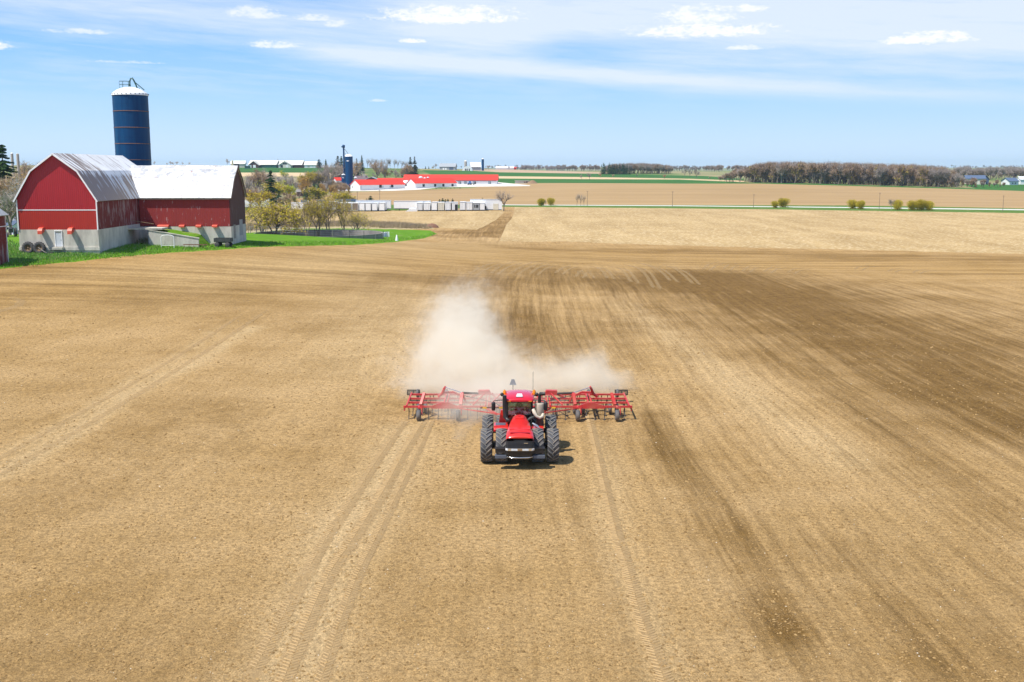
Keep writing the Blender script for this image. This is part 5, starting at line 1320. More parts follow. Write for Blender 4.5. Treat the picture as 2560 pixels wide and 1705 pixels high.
# ---- woods that read as one mass
def wood(name, label, spots, kinds, seed):
    rng = random.Random(seed); allv, allf, allm = [], [], []; off = 0
    mats = ['twigs_grey', 'twigs_brown', 'leaf_yellow', 'leaf_orange', 'needles', 'bark', 'bark_pale', 'twigs_pale']
    lib = {}
    for k in set(k for k, _ in kinds):
        if k == 'conifer': t = conifer(61, .25, 14, 7, 'needles', blades=7)
        else:
            tw_, lf, nl = {'grey': ('twigs_grey', 'leaf_yellow', 0), 'brown': ('twigs_brown', 'leaf_orange', 60), 'yellow': ('twigs_brown', 'leaf_yellow', 380), 'pale': ('twigs_pale', 'leaf_yellow', 0)}[k]
            t = deciduous(62+len(k), .30, trunk_h=.20, twigs=1000, tw=.12, tl=1.5, upright=.55, leaves=nl, ls=.26, twig=tw_, leaf=lf, limb=4, bark='bark_pale' if k == 'pale' else 'bark')
        parts = []
        for me in t:
            v = np.zeros(len(me.vertices)*3); me.vertices.foreach_get('co', v); v = v.reshape(-1, 3)
            if me == t[0] and len(me.polygons) > 900: pass
            fs = [tuple(p.vertices) for p in me.polygons]; mi = [mats.index(me.materials[p.material_index].name) for p in me.polygons]
            parts.append((v, fs, mi))
        lib[k] = parts
    tot = 0
    for (x, y, h) in spots:
        k = rng.choices([a for a, _ in kinds], [b for _, b in kinds])[0]
        a = rng.uniform(0, 6.28); ca, sa = math.cos(a), math.sin(a); s = h/10; sw = s*rng.uniform(.85, 1.25); z = gz(x, y)-.2
        for v, fs, mi in lib[k]:
            X = (v[:, 0]*ca-v[:, 1]*sa)*sw+x; Y = (v[:, 0]*sa+v[:, 1]*ca)*sw+y; Z = v[:, 2]*s+z
            allv.append(np.column_stack([X, Y, Z])); allf += [tuple(i+off for i in f) for f in fs]; allm += mi; off += len(v)
    me = bpy.data.meshes.new(name); me.from_pydata(np.concatenate(allv), [], allf)
    for m_ in mats: me.materials.append(MATS[m_])
    me.polygons.foreach_set('material_index', allm); me.update()
    o = bpy.data.objects.new(name, me); COL.objects.link(o); tag(o, label, kind='stuff'); return o
wr = random.Random(12)
sp = []
for i in range(390):
    c = wr.uniform(1880, 2400); p = hit(c, np.interp(c, [1880, 2000, 2392], [457, 458.5, 469.5]), 500, 1300)
    dy = wr.random()**1.3*110+2; y = p.y+dy; x = at(c, 425, y).x
    top = np.interp(c, [1880, 1900, 1960, 2060, 2200, 2300, 2360, 2392], [405, 403, 402, 401, 407, 409, 414, 430])
    h = (at(c, top, y).z-gz(x, y))*wr.uniform(.88, 1.10); sp.append((x, y, h))
    if i % 2: sp.append((x+wr.uniform(-2, 2), p.y+wr.uniform(6, 18), h*wr.uniform(.3, .6)))
wood('big_wood', 'bare spring woodland on the right beyond the tan field', sp, [('grey', 6), ('brown', 3), ('yellow', 3.6), ('pale', 1.4)], 5)
sp = []
for i in range(46):
    c = wr.uniform(1800, 1890); y = 900+wr.uniform(0, 90); x = at(c, 425, y).x
    top = np.interp(c, [1800, 1830, 1850, 1890], [437, 424, 410, 404]); sp.append((x, y, max(3.5, (at(c, top, y).z-gz(x, y))*wr.uniform(.8, 1.05))))
wood('wood_edge', 'lower leading edge of the right woodland', sp, [('grey', 5), ('brown', 5)], 6)
sp = []
for i in range(190):
    c = wr.uniform(1512, 1678); y = 1300+wr.uniform(0, 120); x = at(c, 425, y).x
    top = np.interp(c, [1505, 1540, 1600, 1650, 1680], [408, 405, 402, 406, 411]); sp.append((x, y, (at(c, top, y).z-gz(x, y))*wr.uniform(.8, 1.04)))
wood('far_wood', 'grey bare wood on the middle horizon', sp, [('grey', 6), ('brown', 3), ('pale', 1)], 7)
sp = []
for i in range(34):
    c = wr.uniform(1503, 1575); y = 1282+wr.uniform(0, 20); x = at(c, 425, y).x
    sp.append((x, y, wr.uniform(9, 15)))
wood('evergreen_edge', 'dark evergreens at the left foot of the middle horizon wood', sp, [('conifer', 1)], 8)
def treeline(name, label, spans, seed, kinds, n):
    r = random.Random(seed); s = []
    for c0, c1, y0, y1, h0, h1, k in spans:
        for i in range(k):
            c = r.uniform(c0, c1); y = r.uniform(y0, y1); s.append((at(c, 425, y).x, y, r.uniform(h0, h1)))
    wood(name, label, s, kinds, seed)
treeline('far_treeline', 'thin blue grey tree lines along the horizon', [(1290, 1500, 2300, 2700, 9, 16, 90), (1680, 1860, 2300, 2800, 9, 17, 70), (2395, 2700, 1000, 1300, 9, 15, 190), (1690, 1800, 1900, 2100, 7, 12, 20), (1300, 1420, 2900, 3300, 12, 20, 40)], 9, [('grey', 6), ('brown', 4)], 0)
treeline('thicket', 'twiggy brown thicket below the skyline hill farm', [(600, 840, 720, 980, 4, 9, 70), (600, 740, 500, 680, 4, 8, 40), (800, 870, 700, 860, 5, 10, 30), (-60, 120, 330, 600, 6, 11, 60), (860, 1040, 1000, 1150, 3, 7, 26)], 10, [('grey', 5), ('brown', 5), ('yellow', 1)], 0)
treeline('far_woods', 'dark woods on the farthest hills', [(1150, 3400, 5600, 7200, 14, 24, 420), (-900, 600, 5000, 7000, 14, 24, 0)], 11, [('grey', 3), ('conifer', 1)], 0)

# ---------------------------------------------------------------- the round pit and its fence
pz = gz(PIT.x, PIT.y)+.15
pit = empty('manure_pit', (PIT.x, PIT.y, pz), 0, 'round sunken concrete pit in the grass right of the barns', 'pit')
mb = MB(); mb.lathe([(PIT_R+.05, -1.6), (PIT_R+.05, .55), (PIT_R-.25, .55), (PIT_R-.25, -3.2)], 72, smooth=False); mb.build('wall', 'pit_concrete', pit)
mb = MB(); mb.lathe([(.01, -3.0), (PIT_R-.2, -3.0)], 48, smooth=False); mb.build('floor', 'pit_floor', pit)
fence = empty('wire_fence', (PIT.x, PIT.y, pz), 0, 'thin post and wire fence around the round pit', 'fence')
NP = 26
for k in range(NP):
    a = 2*math.pi*k/NP; x, y = (PIT_R+1.2)*math.cos(a), (PIT_R+1.2)*math.sin(a); z = gz(PIT.x+x, PIT.y+y)-pz
    mb = MB(); mb.tube([(x, y, z-.2), (x+.03, y, z+1.75)], .055, 5); mb.build('post', 'dark_iron' if k % 3 else 'grey_wood', fence)
for hh in (.6, 1.1, 1.6):
    mb = MB(); mb.tube([((PIT_R+1.2)*math.cos(2*math.pi*k/NP), (PIT_R+1.2)*math.sin(2*math.pi*k/NP), gz(PIT.x+(PIT_R+1.2)*math.cos(2*math.pi*k/NP), PIT.y+(PIT_R+1.2)*math.sin(2*math.pi*k/NP))-pz+hh) for k in range(NP+1)], .012, 4, cap=False); mb.build('wire', 'galvanised', fence)
p = hit(958, 592, 100, 420)
tk = empty('water_tank', (p.x, p.y, p.z), .2, 'small pale metal trough standing on the right rim of the pit', 'tank')
mb = MB(); mb.lathe([(.9, 0), (.95, 1.1), (.85, 1.1), (.8, .2)], 18); mb.build('shell', 'galvanised', tk)
mb = MB(); mb.box((1.1, 0, .6), (.9, .8, 1.2)); mb.build('block', 'white_paint', tk)
p = hit(1080, 569, 100, 420)
sg = MB(); sg.lathe([(1.7, 0), (1.5, .5), (1.0, 1.1), (.3, 1.35), (.02, 1.4)], 12); rr = random.Random(6); sg.v = [(a*1.3+rr.uniform(-.15, .15), b*.7+rr.uniform(-.1, .1), c+rr.uniform(-.1, .1)) for a, b, c in sg.v]
o = sg.build('dead_stump', 'rust', label='dark brown stump mound at the right tip of the lawn', cat='stump'); o.location = (p.x, p.y, p.z-.1)
p = hit(1033, 570, 100, 420)
sg = MB(); sg.tube([(-1.25, 0, -.1), (-1.05, 0, .8), (-.5, 0, 1.25), (.2, 0, 1.3), (.85, .1, .9), (1.15, .1, .3), (1.3, .1, -.1)], [.13, .12, .11, .1, .09, .08, .07], 7)
o = sg.build('fallen_branch', 'bark', label='arched dead branch at the back edge of the lawn', cat='branch'); o.location = (p.x, p.y, p.z)
p = hit(992, 602, 100, 420)
sg = MB(); sg.lathe([(.35, 0), (.3, .5), (.12, 1.3), (.02, 1.5)], 8); o = sg.build('marker_stone', 'white_paint', label='small white stone at the lawn edge below the pit', cat='stone'); o.location = (p.x, p.y, p.z-.1)

# ---- utility poles along the road
simple('pole_wood', (.20, .155, .12), .9, vary=.2, scale=2)
pm = MB(); pm.tube([(0, 0, -.3), (0, 0, 10)], [.11, .07], 7); pmesh = pm.mesh('shaft', 'pole_wood')
pm = MB(); pm.box((0, 0, 9.4), (1.8, .12, .12)); pmc = pm.mesh('crossarm', 'pole_wood')
for c, b, t, y_, lab in ((1469, 512, 477, 540, 'utility pole right of the three thin roadside trees'), (1683, 513, 478, 528, 'faint utility pole on the road between the thin trees and the dark pole'), (1887, 514, 485, 520, 'dark utility pole left of the first yellow roadside bush'), (2203, 517, 481, 500, 'thin utility pole left of the greyish tufted bush'), (2514, 521, 488, 470, 'pale utility pole near the right edge of the road'), (948, 506, 474, 520, 'utility pole rising over the first long trailer'), (892, 506, 478, 520, 'utility pole left of the first long trailer')):
    x = at(c, 425, y_).x; z = gz(x, y_); h = at(c, t, y_).z-z
    o = empty('utility_pole', (x, y_, z), .8, lab, 'pole', 'utility poles along the road'); o.scale = (1, 1, h/10)
    for nm, me in (('shaft', pmesh), ('crossarm', pmc)):
        q = bpy.data.objects.new(nm, me); COL.objects.link(q); q.parent = o

# ---------------------------------------------------------------- grass tufts, weeds and stubble close enough to show
def tufts(name, label, poly, n, h, w, mat, seed, y0, y1, mats=None, clump=1):
    r = random.Random(seed); vs, fs, mi = [], [], []
    xs = [p[0] for p in poly]; ysr = [p[1] for p in poly]; k = 0
    while k < n:
        c, q = r.uniform(min(xs), max(xs)), r.uniform(min(ysr), max(ysr))
        if not bool(inside(poly, np.array([c]), np.array([q]))[0]): continue
        k += 1
        d = ray(c, q); p = hit(c, q, y0, y1) if clump == 1 else hit(c, q, y0, y1)
        if math.hypot(p.x-PIT.x, p.y-PIT.y) < PIT_R+.3: continue
        for j in range(clump):
            pp = p+Vector((r.gauss(0, .5), r.gauss(0, .9), 0)); pp.z = gz(pp.x, pp.y)-.03
            for _ in range(3):
                blade(vs, fs, pp+Vector((r.gauss(0, .06), r.gauss(0, .06), 0)), Vector((r.gauss(0, .35), r.gauss(0, .35), 1)).normalized(), h*r.uniform(.5, 1.3), w*r.uniform(.6, 1.4), r); mi.append(0 if r.random() < .8 else 1)
    me = mk_mesh(name, vs, fs, None, mi, mats or [mat, mat]); o = bpy.data.objects.new(name, me); COL.objects.link(o); tag(o, label, kind='stuff')
leafmat('grass_blade', (.16, .36, .02), (.26, .50, .04)); leafmat('grass_pale', (.30, .32, .12), (.42, .38, .2)); leafmat('grass_cool', (.14, .33, .05), (.22, .44, .11))
tufts('grass_tufts', 'rough green grass along the field edge of the lawn', [(0, 660), (0, 622), (60, 622), (180, 628), (300, 612), (560, 606), (640, 604), (900, 604), (1060, 588), (1085, 582), (1088, 585), (1060, 596), (900, 611), (640, 617), (420, 631), (180, 653), (0, 671)], 3600, .32, .09, 'grass_blade', 31, 80, 300, ['grass_blade', 'grass_pale'], 3)
tufts('meadow_grass', 'longer cool green grass on the slope before the big barn', [(0, 660), (0, 600), (60, 616), (250, 626), (300, 610), (300, 632), (120, 650)], 1300, .42, .1, 'grass_cool', 32, 80, 300, ['grass_cool', 'grass_pale'], 3)
tufts('dry_weeds', 'dry brown weeds around the pit and under the willows', [(610, 578), (620, 562), (700, 556), (900, 556), (1000, 560), (1085, 566), (1075, 572), (950, 570), (900, 566), (740, 568)], 2600, 1.1, .12, 'weed', 33, 150, 420, ['weed', 'twigs_brown'], 3)
tufts('wall_weeds', 'tall pale weeds below the retaining wall and gate', [(345, 610), (350, 596), (420, 592), (480, 598), (500, 606), (440, 610)], 380, .8, .09, 'weed', 34, 120, 300, ['weed', 'grass_cool'], 3)
# ---------------------------------------------------------------- tractor
simple('tractor_red', (.70, .018, .012), .28, vary=.04, coat=.5, dirt=(.42, .27, .16), dirtamt=.10)
simple('roof_sheen_red', (.62, .012, .035), .25, vary=.03, coat=.6)  # pinker than the hood: sky sheen put into the roof colour
simple('recess_shade_red', (.36, .006, .012), .4, vary=.05)
simple('black_plastic', (.012, .012, .014), .42, vary=.2, dirt=(.22, .16, .11), dirtamt=.12)
simple('grille_black', (.018, .019, .022), .5, vary=.2, scale=6)
simple('chassis_dark', (.025, .022, .02), .7, vary=.3, dirt=(.22, .16, .10), dirtamt=.4)
simple('step_grey', (.10, .115, .145), .45, vary=.15)
simple('tyre_rubber', (.075, .078, .088), .75, vary=.15, scale=3, dirt=(.30, .22, .15), dirtamt=.35, dscale=1.5)
simple('tyre_lug', (.17, .165, .155), .8, vary=.15, scale=5, dirt=(.36, .27, .18), dirtamt=.5, dscale=2)
simple('rim_silver', (.35, .34, .33), .5, metal=.3)
simple('muffler_tan', (.42, .36, .28), .6, vary=.15, scale=3, dirt=(.20, .15, .1), dirtamt=.3)
simple('pipe_tan', (.62, .54, .42), .5, vary=.1)
simple('amber', (.85, .26, .01), .3)
simple('marker_yellow', (.85, .48, .01), .4)
simple('chrome', (.75, .78, .82), .15, metal=.9)
simple('lamp_glass', (.72, .76, .80), .12)
simple('seat_cloth', (.03, .03, .03), .9)
simple('cab_dark', (.015, .016, .015), .8)
simple('skin', (.42, .25, .17), .6)
simple('jacket_brown', (.075, .035, .03), .9, vary=.3, scale=9)
simple('trouser_dark', (.03, .035, .05), .9)
m = bpy.data.materials.new('cab_glass'); m.use_nodes = True; g = NT(m.node_tree); g.n.clear()
t_ = g.node('ShaderNodeBsdfTransparent'); t_.inputs[0].default_value = (.62, .74, .68, 1)
gl = g.node('ShaderNodeBsdfGlossy'); gl.inputs['Roughness'].default_value = .03; gl.inputs[0].default_value = (.8, .9, .95, 1)
mx = g.node('ShaderNodeMixShader'); mx.inputs[0].default_value = .10; g.l.new(t_.outputs[0], mx.inputs[1]); g.l.new(gl.outputs[0], mx.inputs[2])
o = g.node('ShaderNodeOutputMaterial'); g.l.new(mx.outputs[0], o.inputs[0]); MATS['cab_glass'] = m

TX, TY = .47, 64.3
TZ = gz(TX, TY)
tr = empty('tractor', (TX, TY, TZ), 0, 'big red articulated tractor with dual black tyres driving towards us', 'tractor')
TR, TW = 1.03, .70
def tyre_mesh():
    mb = MB(); w = TW/2
    mb.lathe([(.56, -w*.72), (.70, -w*.92), (.86, -w), (.95, -w*.93), (TR-.07, -w*.72), (TR-.05, 0), (TR-.07, w*.72), (.95, w*.93), (.86, w), (.70, w*.92), (.56, w*.72), (.54, 0), (.56, -w*.72)], 48, 'X')
    N = 20
    for k in range(N):
        for s in (-1, 1):
            a0 = 2*math.pi*(k+(.5 if s > 0 else 0))/N
            secs = []
            for i in range(6):
                t = i/5; x = s*(.0 + w*1.0*t) - s*.03*(1-t)
                a = a0+.20-.36*t**.9
                r0 = TR-.055-.05*max(0, t-.6)*1.2; r1 = TR+.0-.05*max(0, t-.7)*2.2
                if t > .95: r0 -= .10
                hw_ = .036/TR
                secs.append([Vector((x, -r0*math.sin(a-hw_*1.5), r0*math.cos(a-hw_*1.5))), Vector((x, -r1*math.sin(a-hw_), r1*math.cos(a-hw_))), Vector((x, -r1*math.sin(a+hw_), r1*math.cos(a+hw_))), Vector((x, -r0*math.sin(a+hw_*1.5), r0*math.cos(a+hw_*1.5)))])
            mb.loft(secs, mi=1, smooth=False)
    return mb.mesh('tyre', ['tyre_rubber', 'tyre_lug'])
def rim_mesh():
    mb = MB(); mb.lathe([(.57, -.27), (.50, -.25), (.47, -.1), (.22, -.02), (.20, .08), (.01, .08)], 28, 'X'); mb.lathe([(.57, .27), (.50, .25), (.47, .1), (.47, -.1)], 28, 'X')
    return mb.mesh('rim', 'rim_silver')
TM, RM = tyre_mesh(), rim_mesh()
def hubmesh():
    mb = MB(); mb.lathe([(.01, -.1), (.17, -.1), (.19, .02), (.12, .1), (.01, .1)], 16, 'X'); return mb.mesh('hub', 'rim_silver')
HM = hubmesh()
for ay in (0.0, 3.75):
    for x in (-2.03, -1.10, 1.10, 2.03):
        wh = bpy.data.objects.new('wheel', HM); COL.objects.link(wh); wh.parent = tr; wh.location = (x, ay, TR)
        for nm, me in (('tyre', TM), ('rim', RM)):
            q = bpy.data.objects.new(nm, me); COL.objects.link(q); q.parent = wh
            if x > 0 and nm == 'rim': q.rotation_euler = (0, 0, math.pi)
            if nm == 'tyre': q.rotation_euler = (trng.uniform(0, .3), 0, 0)
# hood
def hsec(y, hw, zt, zl, crown=.05):
    pts = [(-hw, zl), (-hw*1.0, zt-.22), (-hw*.93, zt-.09), (-hw*.72, zt-.02), (-hw*.35, zt+crown*.6), (0, zt+crown)]
    pts += [(-a, b) for a, b in pts[-2::-1]]
    return [Vector((a, y, b)) for a, b in pts]
secs = [hsec(-2.02, .77, 2.02, 1.96, .02), hsec(-1.97, .81, 2.08, 1.90, .03), hsec(-1.80, .83, 2.14, 1.80), hsec(-1.45, .83, 2.18, 1.7, .03), hsec(-1.40, .825, 2.21, 1.68), hsec(-.95, .80, 2.25, 1.66), hsec(-.2, .73, 2.29, 1.62, .06), hsec(.6, .63, 2.38, 1.68, .06), hsec(1.3, .50, 2.46, 1.75, .05), hsec(1.75, .42, 2.50, 1.8, .05), hsec(1.82, .40, 2.42, 1.82, .0)]
mb = MB(); mb.loft(secs, closed=True); hood = mb.build('hood', 'tractor_red', tr)
hood.data.polygons.foreach_set('use_smooth', [p.area < 2 for p in hood.data.polygons])
mb = MB(); mb.box((0, -1.60, 2.195), (1.15, .20, .035), M=Matrix.Rotation(.10, 4, 'X')); mb.build('hood_recess_shade', 'recess_shade_red', tr)  # flat plate in darker red, painted as the shade of a recess
for s in (-1, 1):
    mb = MB(); mb.box((s*.37, -.75, 2.300), (.52, .62, .03), M=Matrix.Rotation(.12, 4, 'X')@Matrix.Rotation(s*.06, 4, 'Y')); mb.build('hood_panel', 'recess_shade_red' if False else 'tractor_red', tr)
mb = MB(); mb.box((0, 1.2, 2.505), (.55, .62, .02), M=Matrix.Rotation(.09, 4, 'X')); mb.box((0, 1.25, 2.52), (.14, .04, .02), mi=1); mb.build('hood_hatch', ['tractor_red', 'black_plastic'], tr)
# grille and nose
def nose(z, hw, y): return [Vector((-hw, y+.75, z)), Vector((-hw, y+.16, z)), Vector((-hw*.85, y+.03, z)), Vector((-hw*.4, y, z)), Vector((hw*.4, y, z)), Vector((hw*.85, y+.03, z)), Vector((hw, y+.16, z)), Vector((hw, y+.75, z))]
mb = MB(); mb.loft([nose(2.0, .79, -1.99), nose(1.60, .82, -2.06), nose(1.36, .84, -2.10)], smooth=False); mb.build('grille', 'grille_black', tr)
mb = MB()
for z in (1.46, 1.54, 1.62, 1.70, 1.78, 1.86, 1.94):
    t = (1.9-z)/.54; mb.loft([nose(z-.012, .79+.06*t, -2.015-.10*t), nose(z+.012, .79+.06*t, -2.015-.10*t)], smooth=False)
mb.build('grille_slats', 'black_plastic', tr)
mb = MB(); mb.box((.36, -2.09, 1.68), (.24, .02, .035)); mb.build('badge', 'chrome', tr)
mb = MB(); mb.loft([nose(1.22, .86, -2.14), nose(1.36, .86, -2.13)], smooth=False); mb.build('light_band', 'chrome', tr)
for s in (-1, 1):
    mb = MB(); mb.box((s*.33, -2.15, 1.29), (.36, .03, .10)); mb.build('headlight', 'lamp_glass', tr)
    mb = MB(); mb.box((s*.76, -2.03, 1.29), (.17, .10, .10), rz=s*.75); mb.build('headlight', 'lamp_glass', tr)
mb = MB(); mb.box((0, -2.155, 1.28), (.22, .03, .11)); mb.build('emblem_plate', 'rust_rim', tr)
mb = MB(); mb.loft([nose(.80, .78, -2.02), nose(.98, .80, -2.08), nose(1.22, .82, -2.10)], smooth=False); mb.build('front_apron', 'black_plastic', tr)
mb = MB(); mb.tube([(-.78, -1.86, .80), (-.5, -2.06, .79), (0, -2.10, .79), (.5, -2.06, .79), (.78, -1.86, .80)], .035, 8); mb.build('bumper_rail', 'chrome', tr)
mb = MB(); mb.box((0, -1.5, .70), (1.1, .5, .2)); mb.build('tow_block', 'chassis_dark', tr)
# steps beside the nose
for s in (-1, 1):
    mb = MB(); mb.box((s*1.17, -1.60, 1.13), (.60, .40, .22)); mb.box((s*1.17, -1.60, 1.27), (.64, .46, .04)); mb.build('step_box', 'black_plastic', tr)
    mb = MB(); mb.box((s*1.15, -1.74, .80), (.68, .42, .17)); mb.build('step', 'step_grey', tr)
    mb = MB(); mb.box((s*.86, -1.6, .95), (.10, .36, .5)); mb.build('step_bracket', 'chassis_dark', tr)
# engine side, frame and axles
mb = MB(); mb.box((0, -.1, 1.35), (1.0, 3.6, .8)); mb.box((0, -.2, .95), (.8, 3.2, .5)); mb.build('front_frame', 'chassis_dark', tr)
mb = MB(); mb.box((0, 3.2, 1.15), (.9, 3.6, .7)); mb.box((0, 4.8, .8), (.7, .8, .35)); mb.build('rear_frame', 'chassis_dark', tr)
for ay in (0, 3.75):
    mb = MB(); mb.tube([(-2.3, ay, TR), (2.3, ay, TR)], .16, 10); mb.lathe([(.01, -.5), (.30, -.42), (.38, 0), (.30, .42), (.01, .5)], 14, 'X', (0, ay, TR)); mb.build('axle', 'chassis_dark', tr)
# fuel tanks, decks and fenders around the cab
mb = MB(); mb.loft([[Vector((x, y, z)) for x, y, z in ((-1.58, .78, 1.80), (-.72, .78, 1.80), (-.72, .92, 1.98), (-1.58, .92, 1.98))], [Vector((x, y, z)) for x, y, z in ((-1.60, .72, 1.72), (-.70, .72, 1.72), (-.70, 1.0, 2.0), (-1.60, 1.0, 2.0))], ], smooth=False)
mb.box((-1.15, 1.38, 1.94), (.88, .95, .14)); mb.build('deck', 'tractor_red', tr)
mb = MB(); mb.tube([(-1.56, .82, 1.80), (-1.15, .70, 1.79), (-.74, .80, 1.80)], .10, 8); mb.build('fender_lip', 'tractor_red', tr)
mb = MB(); mb.box((-1.18, 1.4, 2.02), (.62, .62, .03)); mb.build('step_grip', 'step_grey', tr)
mb = MB(); mb.box((1.12, 1.15, 1.80), (.72, .75, .14)); mb.tube([(.78, .80, 1.76), (1.12, .70, 1.76), (1.46, .82, 1.76)], .10, 8); mb.build('fender', 'tractor_red', tr)
mb = MB(); mb.box((0, 2.6, 1.62), (2.5, 2.2, .3)); mb.build('cab_base', 'chassis_dark', tr)
mb = MB(); mb.prism([(-1.32, 1.75), (-1.18, 2.75), (-.86, 2.75), (-.86, 1.75)], 2.05, 2.3, 'Y'); mb.build('side_panel', 'tractor_red', tr)
mb = MB(); mb.box((0, 4.6, 1.75), (1.5, 1.1, .5)); mb.build('rear_deck', 'tractor_red', tr)
# cab
CX, Y0, Y1, ZB_, ZT_ = .80, 1.86, 3.6, 1.78, 3.42
cab = MB()
for x, y, x2, y2 in ((-CX, Y0, -CX+.05, Y0+.06), (CX, Y0, CX-.05, Y0+.06), (-CX, Y1, -CX+.02, Y1), (CX, Y1, CX-.02, Y1), (-CX, 2.75, -CX+.03, 2.75), (CX, 2.75, CX-.03, 2.75)): cab.bar((x, y, ZB_), (x2, y2, ZT_), .12, .10)
for a, b in (((-CX, Y0), (CX, Y0)), ((-CX, Y1), (CX, Y1)), ((-CX, Y0), (-CX, Y1)), ((CX, Y0), (CX, Y1))):
    cab.bar((*a, ZB_+.03), (*b, ZB_+.03), .10, .14); cab.bar((*a, ZT_-.06), (*b, ZT_-.06), .10, .12)
cab.box((0, 2.75, ZB_-.02), (1.5, 1.7, .06))
cab.build('cab_frame', 'cab_dark', tr)
for nm, c, d in (('windscreen', (0, Y0+.02, 2.60), (1.5, .012, 1.52)), ('rear_window', (0, Y1, 2.60), (1.5, .012, 1.52)), ('side_window', (-CX+.02, 2.72, 2.6), (.012, 1.66, 1.52)), ('side_window', (CX-.02, 2.72, 2.6), (.012, 1.66, 1.52))):
    mb = MB(); mb.box(c, d); mb.build(nm, 'cab_glass', tr)
rsec = lambda y, hw, z0, z1: [Vector((a, y, b)) for a, b in ((-hw, z0), (-hw, (z0+z1)/2), (-hw*.93, z1-.05), (-hw*.6, z1), (0, z1+.02), (hw*.6, z1), (hw*.93, z1-.05), (hw, (z0+z1)/2), (hw, z0), (0, z0-.02))]
mb = MB(); mb.loft([rsec(1.58, .72, 3.42, 3.50), rsec(1.62, .82, 3.40, 3.56), rsec(1.85, .90, 3.40, 3.63), rsec(2.6, .92, 3.40, 3.72), rsec(3.5, .90, 3.40, 3.74), rsec(3.78, .82, 3.42, 3.70), rsec(3.82, .76, 3.44, 3.6)]); mb.build('roof', 'roof_sheen_red', tr)
mb = MB(); mb.loft([[Vector((x*.21, 1.82, z)) for x, z in ((-1, 3.62), (1, 3.62), (.85, 3.70), (-.85, 3.70))], [Vector((x*.20, 2.1, z)) for x, z in ((-1, 3.66), (1, 3.66), (.75, 3.80), (-.75, 3.80))]], smooth=False); mb.build('antenna_dome', 'white_paint', tr)
mb = MB(); mb.box((0, 1.80, 3.63), (.46, .06, .05)); mb.build('antenna_bracket', 'black_plastic', tr)
for s in (-1, 1):
    mb = MB(); mb.box((s*.66, 1.60, 3.42), (.20, .05, .07)); mb.build('roof_light', 'amber', tr)
    mb = MB(); mb.lathe([(.10, 0), (.11, .2), (.05, .3)], 10, 'Z', (s*.94, 3.0, 3.56)); mb.build('beacon', 'amber', tr)
    mb = MB(); mb.lathe([(.02, -.06), (.11, -.05), (.12, .05), (.02, .06)], 12, 'Y', (s*1.10, 2.9, 3.58)); mb.bar((s*.9, 2.95, 3.5), (s*1.1, 2.9, 3.5), .05); mb.build('work_light', 'black_plastic', tr)
    mb = MB(); mb.tube([(s*.88, 1.9, 3.44), (s*1.3, 1.75, 3.46), (s*1.60, 1.7, 3.42), (s*1.62, 1.7, 3.34)], .028, 6); mb.build('mirror_arm', 'black_plastic', tr)
    mb = MB(); mb.lathe([(.10, 0), (.125, .06), (.125, .46), (.10, .52), (.02, .53), (.02, 0)], 10, 'Z', (s*1.63, 1.7, 2.82)); mb.build('mirror', 'black_plastic', tr)
    mb = MB(); mb.bar((s*.85, 2.9, 2.72), (s*2.45 if s < 0 else s*2.3, 2.9, 2.72), .05); mb.build('marker_bar', 'chassis_dark', tr)
    for a, b in (((1.05, 1.3), (2.08, 2.34)) if s < 0 else ((2.05, 2.30),)):
        mb = MB(); mb.box((s*(a+b)/2, 2.88, 2.72), (b-a, .07, .085)); mb.build('marker', 'marker_yellow', tr)
mb = MB(); mb.box((-2.42, 2.88, 2.72), (.14, .07, .085)); mb.build('marker', 'rust', tr)
# stacks and pipes
mb = MB(); mb.tube([(-.60, 1.15, 2.30), (-.74, 1.35, 2.28), (-.90, 1.5, 2.45), (-.93, 1.55, 2.9), (-.93, 1.55, 3.80)], [.09, .12, .13, .13, .13], 12); mb.build('intake_stack', 'black_plastic', tr)
mb = MB(); mb.lathe([(.02, 2.35), (.22, 2.35), (.27, 2.42), (.27, 3.22), (.24, 3.28), (.02, 3.30)], 18, 'Z', (1.27, 1.75, 0)); mb.build('muffler', 'muffler_tan', tr)
mb = MB(); mb.lathe([(.18, 1.85), (.25, 2.35)], 14, 'Z', (1.27, 1.75, 0)); mb.box((1.27, 1.75, 1.95), (.5, .3, .3)); mb.build('muffler_mount', 'chassis_dark', tr)
mb = MB(); mb.tube([(1.25, 1.75, 3.28), (1.25, 1.75, 3.75), (1.30, 1.75, 3.86), (1.60, 1.70, 3.88)], [.10, .10, .12, .12], 10); mb.build('exhaust_pipe', 'black_plastic', tr)
mb = MB(); mb.tube([(.86, 1.6, 2.88), (.92, 1.45, 2.75), (1.05, 1.4, 2.52), (1.25, 1.38, 2.42), (1.42, 1.45, 2.48), (1.46, 1.6, 2.6)], [.11, .12, .095, .095, .10, .11], 10); mb.build('coolant_pipe', 'pipe_tan', tr)
mb = MB(); mb.tube([(.50, 1.3, 2.25), (.66, 1.2, 2.42), (.86, 1.35, 2.46), (.95, 1.6, 2.4)], .085, 10); mb.build('turbo_pipe', 'dark_iron', tr)
mb = MB(); mb.tube([(.80, 1.05, 2.15), (1.05, .95, 2.0), (1.25, .9, 1.85)], [.05, .10, .04], 8); mb.build('hose', 'galvanised', tr)
mb = MB(); mb.tube([(.98, 1.55, 2.4), (.98, 1.55, 3.5)], .035, 6); mb.build('grab_rail', 'black_plastic', tr)
mb = MB(); mb.tube([(.88, 3.7, 3.6), (.88, 3.75, 4.9)], .012, 5); mb.build('antenna', 'black_plastic', tr)
